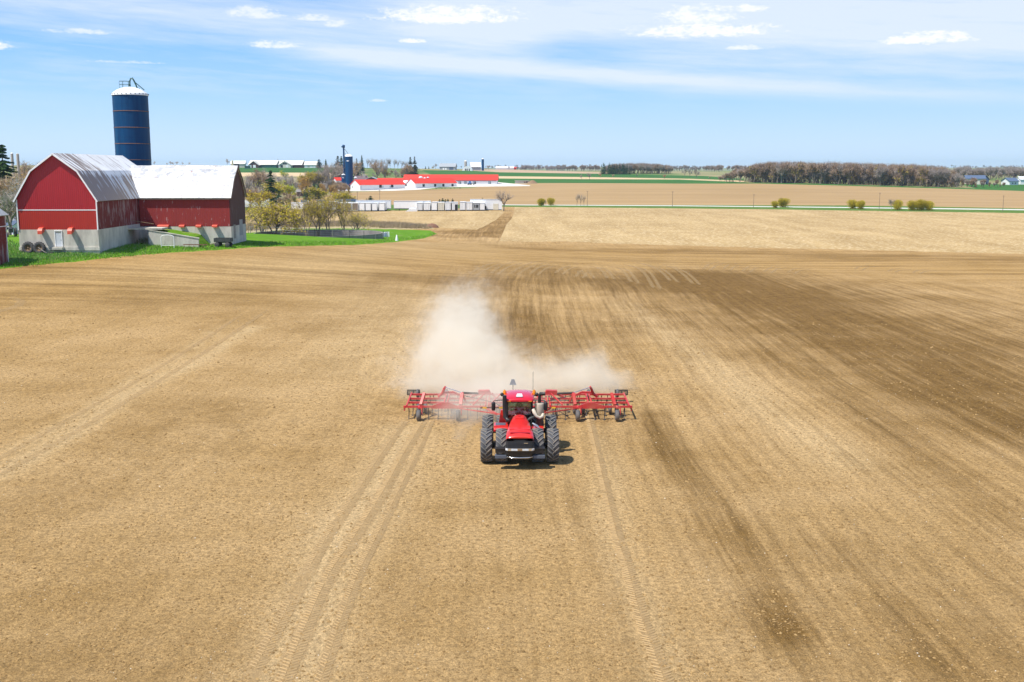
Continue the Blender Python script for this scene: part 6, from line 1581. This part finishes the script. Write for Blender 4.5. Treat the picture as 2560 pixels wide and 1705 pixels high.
# inside the cab
mb = MB(); mb.box((0, 3.05, 2.12), (.52, .5, .16)); mb.box((0, 3.32, 2.50), (.50, .14, .72)); mb.box((0, 3.36, 2.92), (.28, .10, .16)); mb.build('seat', 'seat_cloth', tr)
mb = MB(); mb.tube([(.19*math.cos(a*math.pi/8), 2.48-.08*math.sin(a*math.pi/8), 2.62+.17*math.sin(a*math.pi/8)) for a in range(17)], .016, 6, cap=False); mb.build('steering_wheel', 'black_plastic', tr)
mb = MB(); mb.bar((0, 2.48, 2.62), (0, 2.2, 2.0), .08); mb.box((0, 2.15, 2.1), (.4, .3, .5)); mb.box((.55, 2.5, 2.7), (.24, .06, .3)); mb.build('console', 'cab_dark', tr)

# ---- the driver: body grown from one skeleton
def skinned(name, pts, edges, mat, parent, lvl=2):
    me = bpy.data.meshes.new(name); me.from_pydata([p[:3] for p in pts], edges, [])
    o = bpy.data.objects.new(name, me); COL.objects.link(o)
    sk = o.modifiers.new('skin', 'SKIN'); sk.use_smooth_shade = True
    if not me.skin_vertices: me.skin_vertices.new()
    for i, p in enumerate(pts):
        r = p[3]; me.skin_vertices[0].data[i].radius = (r, p[4] if len(p) > 4 else r); me.skin_vertices[0].data[i].use_root = (i == 0)
    sb = o.modifiers.new('sub', 'SUBSURF'); sb.levels = lvl; sb.render_levels = lvl
    dg = bpy.context.evaluated_depsgraph_get(); dg.update()
    ev = bpy.data.meshes.new_from_object(o.evaluated_get(dg)); o.modifiers.clear(); o.data = ev
    ev.materials.clear(); ev.materials.append(MATS[mat]); ev.polygons.foreach_set('use_smooth', np.ones(len(ev.polygons), bool))
    if parent: o.parent = parent
    return o
P = [(0, 3.0, 2.28, .15), (0, 3.06, 2.48, .14), (0, 3.06, 2.68, .16, .12), (0, 3.03, 2.80, .10), (0, 3.0, 2.88, .055), (0, 2.98, 2.98, .075), (0, 2.965, 3.06, .095), (0, 2.975, 3.13, .08)]
E_ = [(0, 1), (1, 2), (2, 3), (3, 4), (4, 5), (5, 6), (6, 7)]
def limb(chain, start):
    i = start
    for q in chain: P.append(q); E_.append((i, len(P)-1)); i = len(P)-1
    return i
for s in (-1, 1):
    h = limb([(s*.19, 3.02, 2.76, .065), (s*.27, 2.88, 2.56, .05), (s*.24, 2.72, 2.56, .038), (s*.195, 2.60, 2.63, .030), (s*.18, 2.55, 2.66, .032)], 3)
    for k in range(4): limb([(s*(.155+.017*k), 2.505, 2.655+.008*k, .010), (s*(.15+.017*k), 2.475, 2.64, .009), (s*(.15+.017*k), 2.48, 2.615, .008)], h)
    limb([(s*.14, 2.55, 2.645, .011), (s*.135, 2.52, 2.62, .009)], h-0)
    limb([(s*.10, 2.92, 2.26, .095), (s*.14, 2.62, 2.28, .075), (s*.14, 2.55, 2.02, .055), (s*.14, 2.50, 1.84, .045), (s*.14, 2.40, 1.83, .04)], 0)
person = skinned('person', P, E_, 'skin', None)
tag(person, 'person driving the tractor in a dark brown jacket and cap, seated behind the windscreen', 'person')
person.location = (TX, TY, TZ)
J = [(0, 3.0, 2.26, .18), (0, 3.06, 2.48, .17), (0, 3.06, 2.68, .19, .15), (0, 3.03, 2.80, .12), (0, 3.0, 2.86, .08)]
JE = [(0, 1), (1, 2), (2, 3), (3, 4)]
for s in (-1, 1):
    i = 3
    for q in ((s*.19, 3.02, 2.76, .09), (s*.27, 2.88, 2.56, .07), (s*.24, 2.72, 2.56, .055), (s*.20, 2.62, 2.62, .045)): J.append(q); JE.append((i, len(J)-1)); i = len(J)-1
skinned('jacket', J, JE, 'jacket_brown', person)
T_ = [(0, 3.0, 2.26, .16)]; TE = []
for s in (-1, 1):
    i = 0
    for q in ((s*.10, 2.92, 2.26, .11), (s*.14, 2.62, 2.28, .09), (s*.14, 2.55, 2.02, .07), (s*.14, 2.50, 1.88, .06)): T_.append(q); TE.append((i, len(T_)-1)); i = len(T_)-1
skinned('trousers', T_, TE, 'trouser_dark', person)
mb = MB(); mb.lathe([(.105, 3.08), (.108, 3.13), (.095, 3.18), (.05, 3.21), (.01, 3.215)], 16, 'Z', (0, 2.975, 0)); mb.box((0, 2.85, 3.09), (.15, .12, .012)); mb.build('cap', 'jacket_brown', person)
mb = MB()
for s in (-1, 1): mb.lathe([(.001, -.012), (.012, 0), (.001, .012)], 8, 'Y', (s*.035, 2.885, 3.055), mi=1)
mb.tube([(0, 2.89, 3.05), (0, 2.862, 3.02), (0, 2.88, 3.01)], [.008, .014, .01], 6); mb.box((0, 2.89, 2.975), (.045, .01, .008), mi=1)
for s in (-1, 1): mb.box((s*.092, 2.97, 3.04), (.015, .03, .05))
mb.build('face', ['skin', 'cab_dark'], person)

# ---------------------------------------------------------------- field cultivator
simple('implement_red', (.56, .035, .035), .45, vary=.1, dirt=(.42, .27, .16), dirtamt=.35, dscale=1.2)
simple('shank_iron', (.05, .045, .04), .6, vary=.3)
simple('small_tyre', (.10, .10, .105), .8, vary=.15, dirt=(.32, .24, .16), dirtamt=.4)
simple('hose_black', (.02, .02, .02), .5)
IX, IY = .42, 75.4; IZ = gz(IX, IY+3)
cu = empty('cultivator', (IX, IY, IZ), 0, 'wide red field cultivator with folded wing towers towed behind the tractor', 'cultivator')
def frame_section(x0, x1, label=None):
    mb = MB(); zf_ = .93
    for y, dz in ((0.0, 0), (1.25, .03), (2.5, .06), (3.8, .1)): mb.bar((x0, y, zf_+dz), (x1, y, zf_+dz), .13)
    n = max(2, int(abs(x1-x0)/1.1)); 
    for k in range(n+1):
        x = x0+(x1-x0)*(k+.0)/n; x = min(max(x, min(x0, x1)+.06), max(x0, x1)-.06)
        if k % 2 == 0 or k == n: mb.bar((x, -.07, zf_+.075), (x, 3.9, zf_+.18), .10)
    return mb.build('frame', 'implement_red', cu)
for a, b in ((-2.15, 2.15), (2.25, 5.15), (5.25, 8.0), (-5.15, -2.25), (-8.0, -5.25)): frame_section(a, b)
for s in (-1, 1):
    mb = MB(); mb.prism([(3.9, .98), (4.3, 1.0), (5.0, 1.28), (5.4, 1.26), (6.2, 1.0), (6.2, .82), (3.9, .82)] if s > 0 else [(-3.9, .98), (-4.3, 1.0), (-5.0, 1.28), (-5.4, 1.26), (-6.2, 1.0), (-6.2, .82), (-3.9, .82)], -.14, -.04, 'Y'); mb.build('hinge_plate', 'implement_red', cu)
    mb = MB(); mb.bar((s*4.1, .3, 1.0), (s*4.0, .95, 1.72), .20); mb.bar((s*4.25, 2.3, 1.0), (s*4.0, 1.0, 1.70), .12); mb.bar((s*3.75, 1.2, 1.0), (s*3.98, .95, 1.65), .08); mb.build('tower', 'implement_red', cu)
    mb = MB(); mb.bar((s*6.95, .3, 1.0), (s*6.75, 1.0, 1.70), .19); mb.bar((s*7.05, 2.3, 1.0), (s*6.76, 1.1, 1.66), .10); mb.build('tower', 'implement_red', cu)
    mb = MB(); mb.prism([(s*1.9, 1.3), (s*2.9, 1.35), (s*2.9, 1.62), (s*2.1, 1.64)], 2.3, 2.7, 'Y'); mb.bar((s*2.9, 2.5, 1.35), (s*3.4, 2.5, 1.08), .16); mb.bar((s*1.9, 2.5, 1.4), (s*1.6, 2.5, 1.0), .14); mb.build('rocker', 'implement_red', cu)
    mb = MB(); mb.tube([(s*2.9, 1.9, 1.50), (s*4.0, 1.0, 1.74)], .075, 8); mb.build('cylinder', 'shank_iron', cu)
    mb = MB(); mb.tube([(s*4.0, 1.0, 1.74), (s*5.35, 2.4, 1.86)], .03, 6); mb.build('cylinder_rod', 'chrome', cu)
    mb = MB(); mb.tube([(s*5.30, 2.4, 1.90), (s*5.40, 2.45, 1.75), (s*5.55, 2.6, 1.35), (s*5.85, 2.7, 1.1)], [.09, .10, .12, .10], 8); mb.bar((s*5.5, 2.6, 1.42), (s*4.7, 2.6, 1.45), .14); mb.bar((s*4.7, 2.6, 1.45), (s*4.1, 2.6, 1.12), .13); mb.build('fold_arm', 'implement_red', cu)
    for x in (2.0, 3.2):
        mb = MB(); mb.bar((s*x, .2, 1.02), (s*(x-.75), 2.0, 1.45), .08); mb.build('brace', 'implement_red', cu)
    mb = MB(); mb.tube([(s*.6, -2.0, .9), (s*1.6, .3, 1.15), (s*3.0, 1.6, 1.2), (s*4.0, 1.0, 1.55)], .025, 5); mb.build('hose', 'hose_black', cu)
    mb = MB(); mb.bar((s*8.0, 0, .93), (s*8.15, .02, .93), .16); mb.bar((s*8.1, .02, .93), (s*8.1, .02, .62), .07); mb.build('end_stub', 'implement_red', cu)
    mb = MB(); mb.bar((s*2.3, -.05, .85), (s*.35, -3.8, .62), .13); mb.bar((s*5.0, .1, .9), (s*.6, -2.2, .8), .07); mb.build('tongue', 'implement_red', cu)
mb = MB(); mb.bar((0, -3.6, .62), (0, -6.0, .60), .2); mb.build('drawbar', 'implement_red', cu)
# gauge and transport wheels
def small_wheel(x, y, r, w_, fork=True, z=None):
    z = r if z is None else z
    mb = MB(); mb.lathe([(r*.45, -w_*.42), (r*.8, -w_*.5), (r*.97, -w_*.3), (r, 0), (r*.97, w_*.3), (r*.8, w_*.5), (r*.45, w_*.42), (r*.42, 0), (r*.45, -w_*.42)], 24, 'X', (0, 0, 0))
    t = mb.build('tyre', 'small_tyre'); 
    mb = MB(); mb.lathe([(r*.46, -w_*.3), (r*.3, -w_*.1), (.01, -w_*.1)], 14, 'X'); mb.lathe([(r*.46, w_*.3), (r*.3, w_*.1), (.01, w_*.1)], 14, 'X'); wh = mb.build('wheel', 'rim_silver', cu)
    wh.location = (x, y, z); t.parent = wh
    if fork:
        mb = MB(); mb.bar((x+w_*.75, y, z), (x+w_*.75, y+.12, z+r+.15), .07, .09); mb.bar((x+w_*.8, y+.12, z+r+.13), (x-.05, y+.15, z+r+.13), .10); mb.bar((x, y+.15, z+r+.1), (x, y+.55, .95), .12); mb.build('fork', 'implement_red', cu)
for x in (-7.05, -4.25, 4.25, 7.05): small_wheel(x, -.45, .40, .30)
for x in (-7.25, -6.75, -4.75, -4.15, -1.3, -.8, .8, 1.3, 4.15, 4.75, 6.75, 7.25): small_wheel(x, 1.9, .38, .24, False)
for x in (-7.6, -5.4, 5.4, 7.6):
    small_wheel(x, 5.2, .33, .20, False, z=.82)
    mb = MB(); mb.bar((x, 3.8, 1.0), (x, 5.2, .84), .08); mb.build('wheel_arm', 'shank_iron', cu)
# shanks with sweeps
mb = MB(); mb.tube([(0, 0, 0), (0, .10, -.10), (0, .28, -.30), (0, .24, -.55), (0, .05, -.80), (0, -.08, -.92)], [.028, .03, .03, .03, .028, .022], 6)
mb.prism([(-.13, .10), (0, -.22), (.13, .10), (0, .02)], -.93, -.90, 'Z'); shank = mb.mesh('shank', 'shank_iron')
rs = random.Random(9); ns = 0
for row, y in enumerate((0.0, 1.25, 2.5, 3.8)):
    x = -7.8+row*.18
    while x < 7.9:
        if min(abs(abs(x)-4.25), abs(abs(x)-7.05)) > .25 or row:
            q = bpy.data.objects.new('shank', shank); COL.objects.link(q); q.parent = cu; q.location = (x, y, .90+.03*row); ns += 1
        x += .70
mb = MB(); 
for y in (4.5, 4.9, 5.3):
    for a, b in ((-8.2, -5.3), (-5.1, -2.3), (-2.1, 2.1), (2.3, 5.1), (5.3, 8.2)): mb.bar((a, y, .42), (b, y, .42), .05)
for x in np.arange(-8.1, 8.2, .9): mb.bar((x, 3.8, .98), (x, 4.5, .5), .05); mb.bar((x, 4.4, .44), (x, 5.4, .44), .05)
hr = mb.build('harrow', 'shank_iron', cu)
tooth = MB(); tooth.bar((0, 0, 0), (0, .14, -.40), .02); tooth = tooth.mesh('tooth', 'shank_iron')
for y in (4.5, 4.9, 5.3):
    for x in np.arange(-8.1+.1*y, 8.2, .56):
        q = bpy.data.objects.new('tooth', tooth); COL.objects.link(q); q.parent = hr; q.location = (x, y, .42)
for s in (-1, 1):
    mb = MB()
    for k in range(8):
        a = k*math.pi/4; mb.bar((s*7.5, 5.9+.2*math.cos(a), .75+.2*math.sin(a)), (s*8.45, 5.9+.2*math.cos(a), .75+.2*math.sin(a)), .04)
    for x in (7.5, 8.0, 8.45): mb.lathe([(.22, -.02), (.22, .02), (.05, .02), (.05, -.02)], 14, 'X', (s*x, 5.9, .75))
    mb.bar((s*7.5, 5.3, .5), (s*7.5, 5.9, .75), .06); mb.build('roller_basket', 'shank_iron', cu)
mb = MB(); mb.bar((-.35, 3.0, 1.0), (-.35, 3.0, 1.95), .05); mb.build('sign_post', 'shank_iron', cu)
mb = MB(); mb.prism([(-.26-.35, 1.92), (.26-.35, 1.92), (.10-.35, 2.35), (-.10-.35, 2.35)], 2.96, 2.98, 'Y'); mb.build('warning_sign', 'galvanised', cu)
print('shanks', ns)
# ---------------------------------------------------------------- tyre tracks in the soft soil
def track_soil():
    m, g, b = newmat('track_soil')
    P = g.node('ShaderNodeNewGeometry').outputs['Position']
    fine = g.noise(P, 5.0, 6, .75); med = g.noise(P, .9, 4, .6)
    c = g.mix(g.maprange(med, .35, .65), (.445, .30, .14, 1), (.51, .355, .18, 1))
    k = g.maprange(fine, .35, .65, .82, 1.14); c = g.mix(1.0, c, g.comb(k, k, k), 'MULTIPLY')
    g.put(b.inputs['Base Color'], c); b.inputs['Roughness'].default_value = .95; b.inputs['Specular IOR Level'].default_value = .1
    bump(g, b, fine, .7, .05)
    e = mask_attr(g, 'edge')
    a = g.maprange(g.m('ADD', g.m('MULTIPLY', e, 1.25), g.m('MULTIPLY', g.m('SUBTRACT', g.noise(P, 1.6, 5, .7), .5), 1.9)), .35, .95, 0, .36, True)
    g.put(b.inputs['Alpha'], a)
track_soil()
def path3(pts, step):
    out = []
    P = [Vector(p) for p in pts]
    for i in range(len(P)-1):
        p0, p1, p2, p3 = P[max(i-1, 0)], P[i], P[i+1], P[min(i+2, len(P)-1)]
        n = max(2, int((p2-p1).length/step))
        for k in range(n):
            t = k/n; out.append(.5*((2*p1)+(-p0+p2)*t+(2*p0-5*p1+4*p2-p3)*t*t+(-p0+3*p1-3*p2+p3)*t**3))
    out.append(P[-1]); return out
def strips(name, lines, dz=.02, gain=1.0):
    vs, fs, ed = [], [], []
    for pts, w_, st in lines:
        Q = path3(pts, st); n0 = len(vs); L = len(Q)
        for i, q in enumerate(Q):
            d = (Q[min(i+1, L-1)]-Q[max(i-1, 0)]).normalized(); s = Vector((-d.y, d.x))
            fade = min(1, .3+i/ (L*.18+1), .3+(L-1-i)/(L*.12+1))
            for k, u in enumerate((-1, -.45, .45, 1)):
                p = q+s*u*w_/2; vs.append((p.x, p.y, gz(p.x, p.y)+dz)); ed.append((0 if abs(u) == 1 else 1)*fade*gain)
        for i in range(L-1):
            for k in range(3):
                a = n0+i*4+k; fs.append((a, a+1, a+5, a+4))
    me = bpy.data.meshes.new(name); me.from_pydata(vs, [], fs); me.materials.append(MATS['track_soil'])
    a = me.attributes.new('edge', 'FLOAT', 'POINT'); a.data.foreach_set('value', np.array(ed, np.float32)); me.update()
    if me.polygons[0].normal.z < 0: me.flip_normals()
    o = bpy.data.objects.new(name, me); COL.objects.link(o); o['kind'] = 'structure'; return o
Z3 = lambda X, Y: (lambda p: (p.x, p.y))(hit(1100+X/2.944, 600+Y/2.944, 60, 420))
arcs = [((215, 250), (300, 200), (400, 165)), ((375, 245), (450, 190), (550, 160)), ((515, 250), (590, 200), (700, 160), (790, 150)), ((665, 250), (730, 200), (810, 180)), ((850, 245), (900, 205), (960, 190)),
        ((1000, 270), (1040, 225), (1080, 270)), ((1100, 190), (1180, 215), (1230, 280)), ((1250, 195), (1330, 215), (1410, 310)), ((1350, 180), (1480, 220), (1570, 350)), ((1450, 165), (1600, 215), (1695, 300)), ((1640, 180), (1760, 230), (1860, 320)),
        ((1935, 215), (1980, 180), (2050, 160)), ((2085, 215), (2120, 185), (2190, 175)), ((2230, 230), (2270, 195), (2340, 190)), ((2380, 235), (2430, 205), (2500, 195)), ((2560, 240), (2600, 215), (2680, 205)), ((3050, 215), (3090, 195), (3160, 185)), ((3300, 230), (3340, 212), (3420, 208)), ((3480, 240), (3520, 222), (3600, 215))]
L = []
for a in arcs:
    L.append(([Z3(*p) for p in a], .55, 1.0)); L.append(([Z3(p[0]+52, p[1]+9) for p in a], .5, 1.0))
strips('turning_tracks', [([(x, y) for x, y in l[0]], l[1]*1.25, l[2]) for l in L], .02, 2.6)
def smooth_line(xys): return [Vector(p) for p in xys]
S1 = [(-7.6, 75), (-8.3, 64), (-8.56, 58), (-9.0, 50), (-9.1, 44.9), (-9.2, 36), (-9.1, 28)]
S2 = [(-6.2, 76), (-6.8, 66), (-7.15, 58), (-7.7, 50), (-8.08, 44.9), (-8.0, 36), (-7.7, 28)]
S3 = [(-5.7, 75), (-6.0, 66), (-6.3, 58), (-6.6, 50), (-6.8, 44.9), (-6.7, 36), (-6.4, 28)]
S4 = [(5.6, 77), (5.4, 66), (5.3, 60.7), (5.16, 50.3), (5.22, 46.6), (5.2, 41), (5.35, 36.3), (5.5, 28)]
strips('wheel_tracks', [(S1, .9, .6), (S2, 1.15, .6), (S3, .8, .6), (S4, .7, .6), ([(-29.0, 128), (-29.3, 100), (-29.6, 75), (-30, 58)], .8, 2), ([(-31.2, 124), (-31.2, 100), (-31.5, 75), (-31.8, 58)], .7, 2),
    ([(-62, 132), (-58, 126), (-62, 112), (-68, 100)], 1.6, 2)])
# the chevrons the lugs pressed into them
mb = MB(); rc = random.Random(5)
for line, w_, amp, sgn in ((S1, .62, .6, 1), (S2, .66, 1.0, 1), (S3, .5, .7, 1), (S4, .66, 1.0, 1)):
    Q = path3(line, .235); n = len(Q)
    for i, q in enumerate(Q[1:-1]):
        if mnoise.noise(Vector((q.x*.35, q.y*.35, w_*9))) < -.30 and amp < .65: continue
        d = (Q[i+2]-Q[i]).normalized(); s = Vector((-d.y, d.x)); hgt = .036*amp*rc.uniform(.6, 1.3)
        for sd in (-1, 1):
            if rc.random() < .08: continue
            a = q+s*sd*.03+d*.10*sgn; b = q+s*sd*w_/2*rc.uniform(.85, 1.05)-d*.09*sgn; t = d*.05
            if sd > 0: a += d*.11; b += d*.11
            z0 = gz(q.x, q.y)+.015
            vs = [(*(a-t), z0), (*(a+t), z0), (*(b+t), z0), (*(b-t), z0), (*(a+t*.1), z0+hgt), (*(b+t*.1), z0+hgt*.8)]
            mb.add(vs, [(0, 4, 5, 3), (1, 2, 5, 4), (0, 1, 4), (3, 5, 2)])
simple('print_soil', (.41, .275, .13), .95, vary=.12, scale=3)
me = mb.mesh('lug_prints', 'print_soil')
o = bpy.data.objects.new('lug_prints', me); COL.objects.link(o); tag(o, 'chevron tyre prints pressed in the soil along the wheel tracks', kind='stuff')

# ---------------------------------------------------------------- clods and stones on the near soil
def clod_mat(name, cols):
    m, g, b = newmat(name)
    P = g.node('ShaderNodeNewGeometry').outputs['Position']
    sh = mask_attr(g, 'shade')
    c = g.mix(sh, (*cols[0], 1), (*cols[1], 1))
    g.put(b.inputs['Base Color'], c); b.inputs['Roughness'].default_value = .95; b.inputs['Specular IOR Level'].default_value = .1
clod_mat('clod', ((.19, .115, .045), (.40, .26, .112))); clod_mat('pebble', ((.46, .36, .24), (.66, .57, .45)))
def scatter(name, label, n, smin, smax, mat, seed, ymax=125, yexp=1.0):
    r = np.random.default_rng(seed)
    # spread evenly over what can be seen: denser near, sparser far
    row = 700+(1760-700)*r.random(n)**(1/yexp)
    col = -80+2720*r.random(n)
    ang = np.arctan((row-852.5)/FPX)+PITCH; y = CAM_H/np.tan(ang)
    x = (col-1280)/FPX*(y*CP+CAM_H*SP)
    keep = (y < ymax) & (y > 20) & ~((np.abs(x-TX) < 2.6) & (np.abs(y-66.2) < 3.2)); x, y = x[keep], y[keep]; n = len(x)
    # clustered
    f = np.sin(x*1.1+np.sin(y*.9))*np.sin(y*1.3+np.sin(x*.7)*2); keep = r.random(n) < .55+.45*f; x, y = x[keep], y[keep]; n = len(x)
    z = ground(x, y)
    sz = (smin+(smax-smin)*r.random(n)**2.5)*(.75+y/110)
    base = np.array([(1, 0, 0), (-1, 0, 0), (0, 1, 0), (0, -1, 0), (0, 0, 1), (0, 0, -1.)])
    fc = np.array([(0, 2, 4), (2, 1, 4), (1, 3, 4), (3, 0, 4), (2, 0, 5), (1, 2, 5), (3, 1, 5), (0, 3, 5)])[:4]
    a = r.random(n)*6.283; ca, sa = np.cos(a), np.sin(a)
    V = base[None, :, :]*(r.uniform(.55, 1.25, (n, 6, 1)))*np.array([1, .8, .62]); V = V+r.uniform(-.18, .18, V.shape)
    X = (V[:, :, 0]*ca[:, None]-V[:, :, 1]*sa[:, None])*sz[:, None]+x[:, None]
    Y = (V[:, :, 0]*sa[:, None]+V[:, :, 1]*ca[:, None])*sz[:, None]+y[:, None]
    Z = V[:, :, 2]*sz[:, None]+z[:, None]+sz[:, None]*.1
    co = np.stack([X, Y, Z], -1).reshape(-1, 3); F = (fc[None]+6*np.arange(n)[:, None, None]).reshape(-1, 3)
    me = bpy.data.meshes.new(name); me.vertices.add(len(co)); me.vertices.foreach_set('co', co.ravel())
    me.loops.add(F.size); me.loops.foreach_set('vertex_index', F.ravel().astype(np.int32))
    me.polygons.add(len(F)); me.polygons.foreach_set('loop_start', np.arange(0, F.size, 3, dtype=np.int32)); me.polygons.foreach_set('loop_total', np.full(len(F), 3, np.int32))
    me.update(calc_edges=True); at_ = me.attributes.new('shade', 'FLOAT', 'POINT'); at_.data.foreach_set('value', np.repeat(r.random(n), 6).astype(np.float32))
    me.materials.append(MATS[mat]); o = bpy.data.objects.new(name, me); COL.objects.link(o); tag(o, label, kind='stuff')
scatter('soil_clods', 'loose brown soil clods over the tilled field', 85000, .02, .085, 'clod', 1)
scatter('field_stones', 'small pale stones scattered over the tilled field', 2200, .018, .045, 'pebble', 2)

# ---------------------------------------------------------------- dust thrown up by the cultivator
db = MB(); db.box((-1.5, 122, 4.4), (34, 112, 10.0))
m = bpy.data.materials.new('dust'); m.use_nodes = True; g = NT(m.node_tree); g.n.clear()
P = g.node('ShaderNodeTexCoord').outputs['Object']; x, y, z = g.sep(P)
wv = g.noise(g.scaled(P, (.22, .12, .3)), 1.0, 2, .5)
tot = None
for cx, cy, cz, rx, ry, rz_, k in ((-3.2, 91, .9, 6.0, 6.5, 2.3, 1.55), (-5.0, 101, 1.5, 3.8, 9, 2.6, 1.4), (-5.8, 117, 1.7, 4.2, 13, 2.8, 1.0), (-6.0, 136, 1.6, 4.6, 15, 2.4, .50), (-4.5, 156, 1.5, 6, 12, 2.4, .26),
        (6.2, 87.5, .8, 2.6, 3.6, 2.3, 1.45), (1.5, 86, .4, 8.5, 3.4, 1.2, 1.4), (-2.8, 76, .8, 3.2, 3.6, 1.5, 1.7), (-1.2, 79.5, .9, 3.6, 2.6, 1.5, 1.8), (3.2, 77.5, .5, 1.9, 2.2, 1.1, .8), (-3.6, 71.5, .1, 1.6, 3.2, .9, .55), (-4.6, 66.5, .0, 1.6, 3.0, .6, .36), (3.0, 70.5, .2, 1.1, 1.8, .8, .4), (7.8, 81.5, .3, 1.6, 1.4, .6, .7), (-7.2, 84, .4, 2.0, 3.0, 1.2, .95)):
    s = g.vm('DIVIDE', g.vm('SUBTRACT', P, (cx, cy, cz)), (rx, ry, rz_))
    d2 = g.node('ShaderNodeVectorMath', operation='DOT_PRODUCT'); g.put(d2.inputs[0], s); g.put(d2.inputs[1], s)
    e = g.m('MULTIPLY', g.m('EXPONENT', g.m('MULTIPLY', d2.outputs['Value'], -1.0)), k)
    tot = e if tot is None else g.m('ADD', tot, e)
n1 = g.noise(g.scaled(P, (.50, .34, .62)), 1.0, 6, .62, .7)
den = g.m('SUBTRACT', tot, g.m('MULTIPLY', g.maprange(n1, .32, .66), 1.05))
den = g.m('MULTIPLY', g.m('MAXIMUM', den, 0.0), .22)
den = g.m('ADD', den, g.m('MULTIPLY', g.m('MAXIMUM', g.m('SUBTRACT', tot, .12), 0), .02))
v = g.node('ShaderNodeVolumePrincipled'); v.inputs['Color'].default_value = (.978, .912, .785, 1); g.put(v.inputs['Density'], den); v.inputs['Anisotropy'].default_value = -.3
o = g.node('ShaderNodeOutputMaterial'); g.l.new(v.outputs[0], o.inputs[1]); MATS['dust'] = m
try: m.cycles.volume_step_rate = .12
except Exception as ex: print('no step rate', ex)
dust = db.build('dust_cloud', 'dust', kind='stuff'); dust['label'] = 'cloud of pale dust rising behind the cultivator'
# ---------------------------------------------------------------- the air
hz = MB(); hz.box((0, 4500, 42), (19000, 9300, 100))
m = bpy.data.materials.new('air'); m.use_nodes = True; g = NT(m.node_tree); g.n.clear()
v = g.node('ShaderNodeVolumePrincipled'); o = g.node('ShaderNodeOutputMaterial'); g.l.new(v.outputs[0], o.inputs[1])
v.inputs['Color'].default_value = (.50, .72, 1, 1); v.inputs['Density'].default_value = 7e-5; v.inputs['Anisotropy'].default_value = .3
MATS['air'] = m
HAZE = hz.build('haze', 'air', kind='stuff')
HAZE['label'] = 'thin pale blue haze over the distant fields'
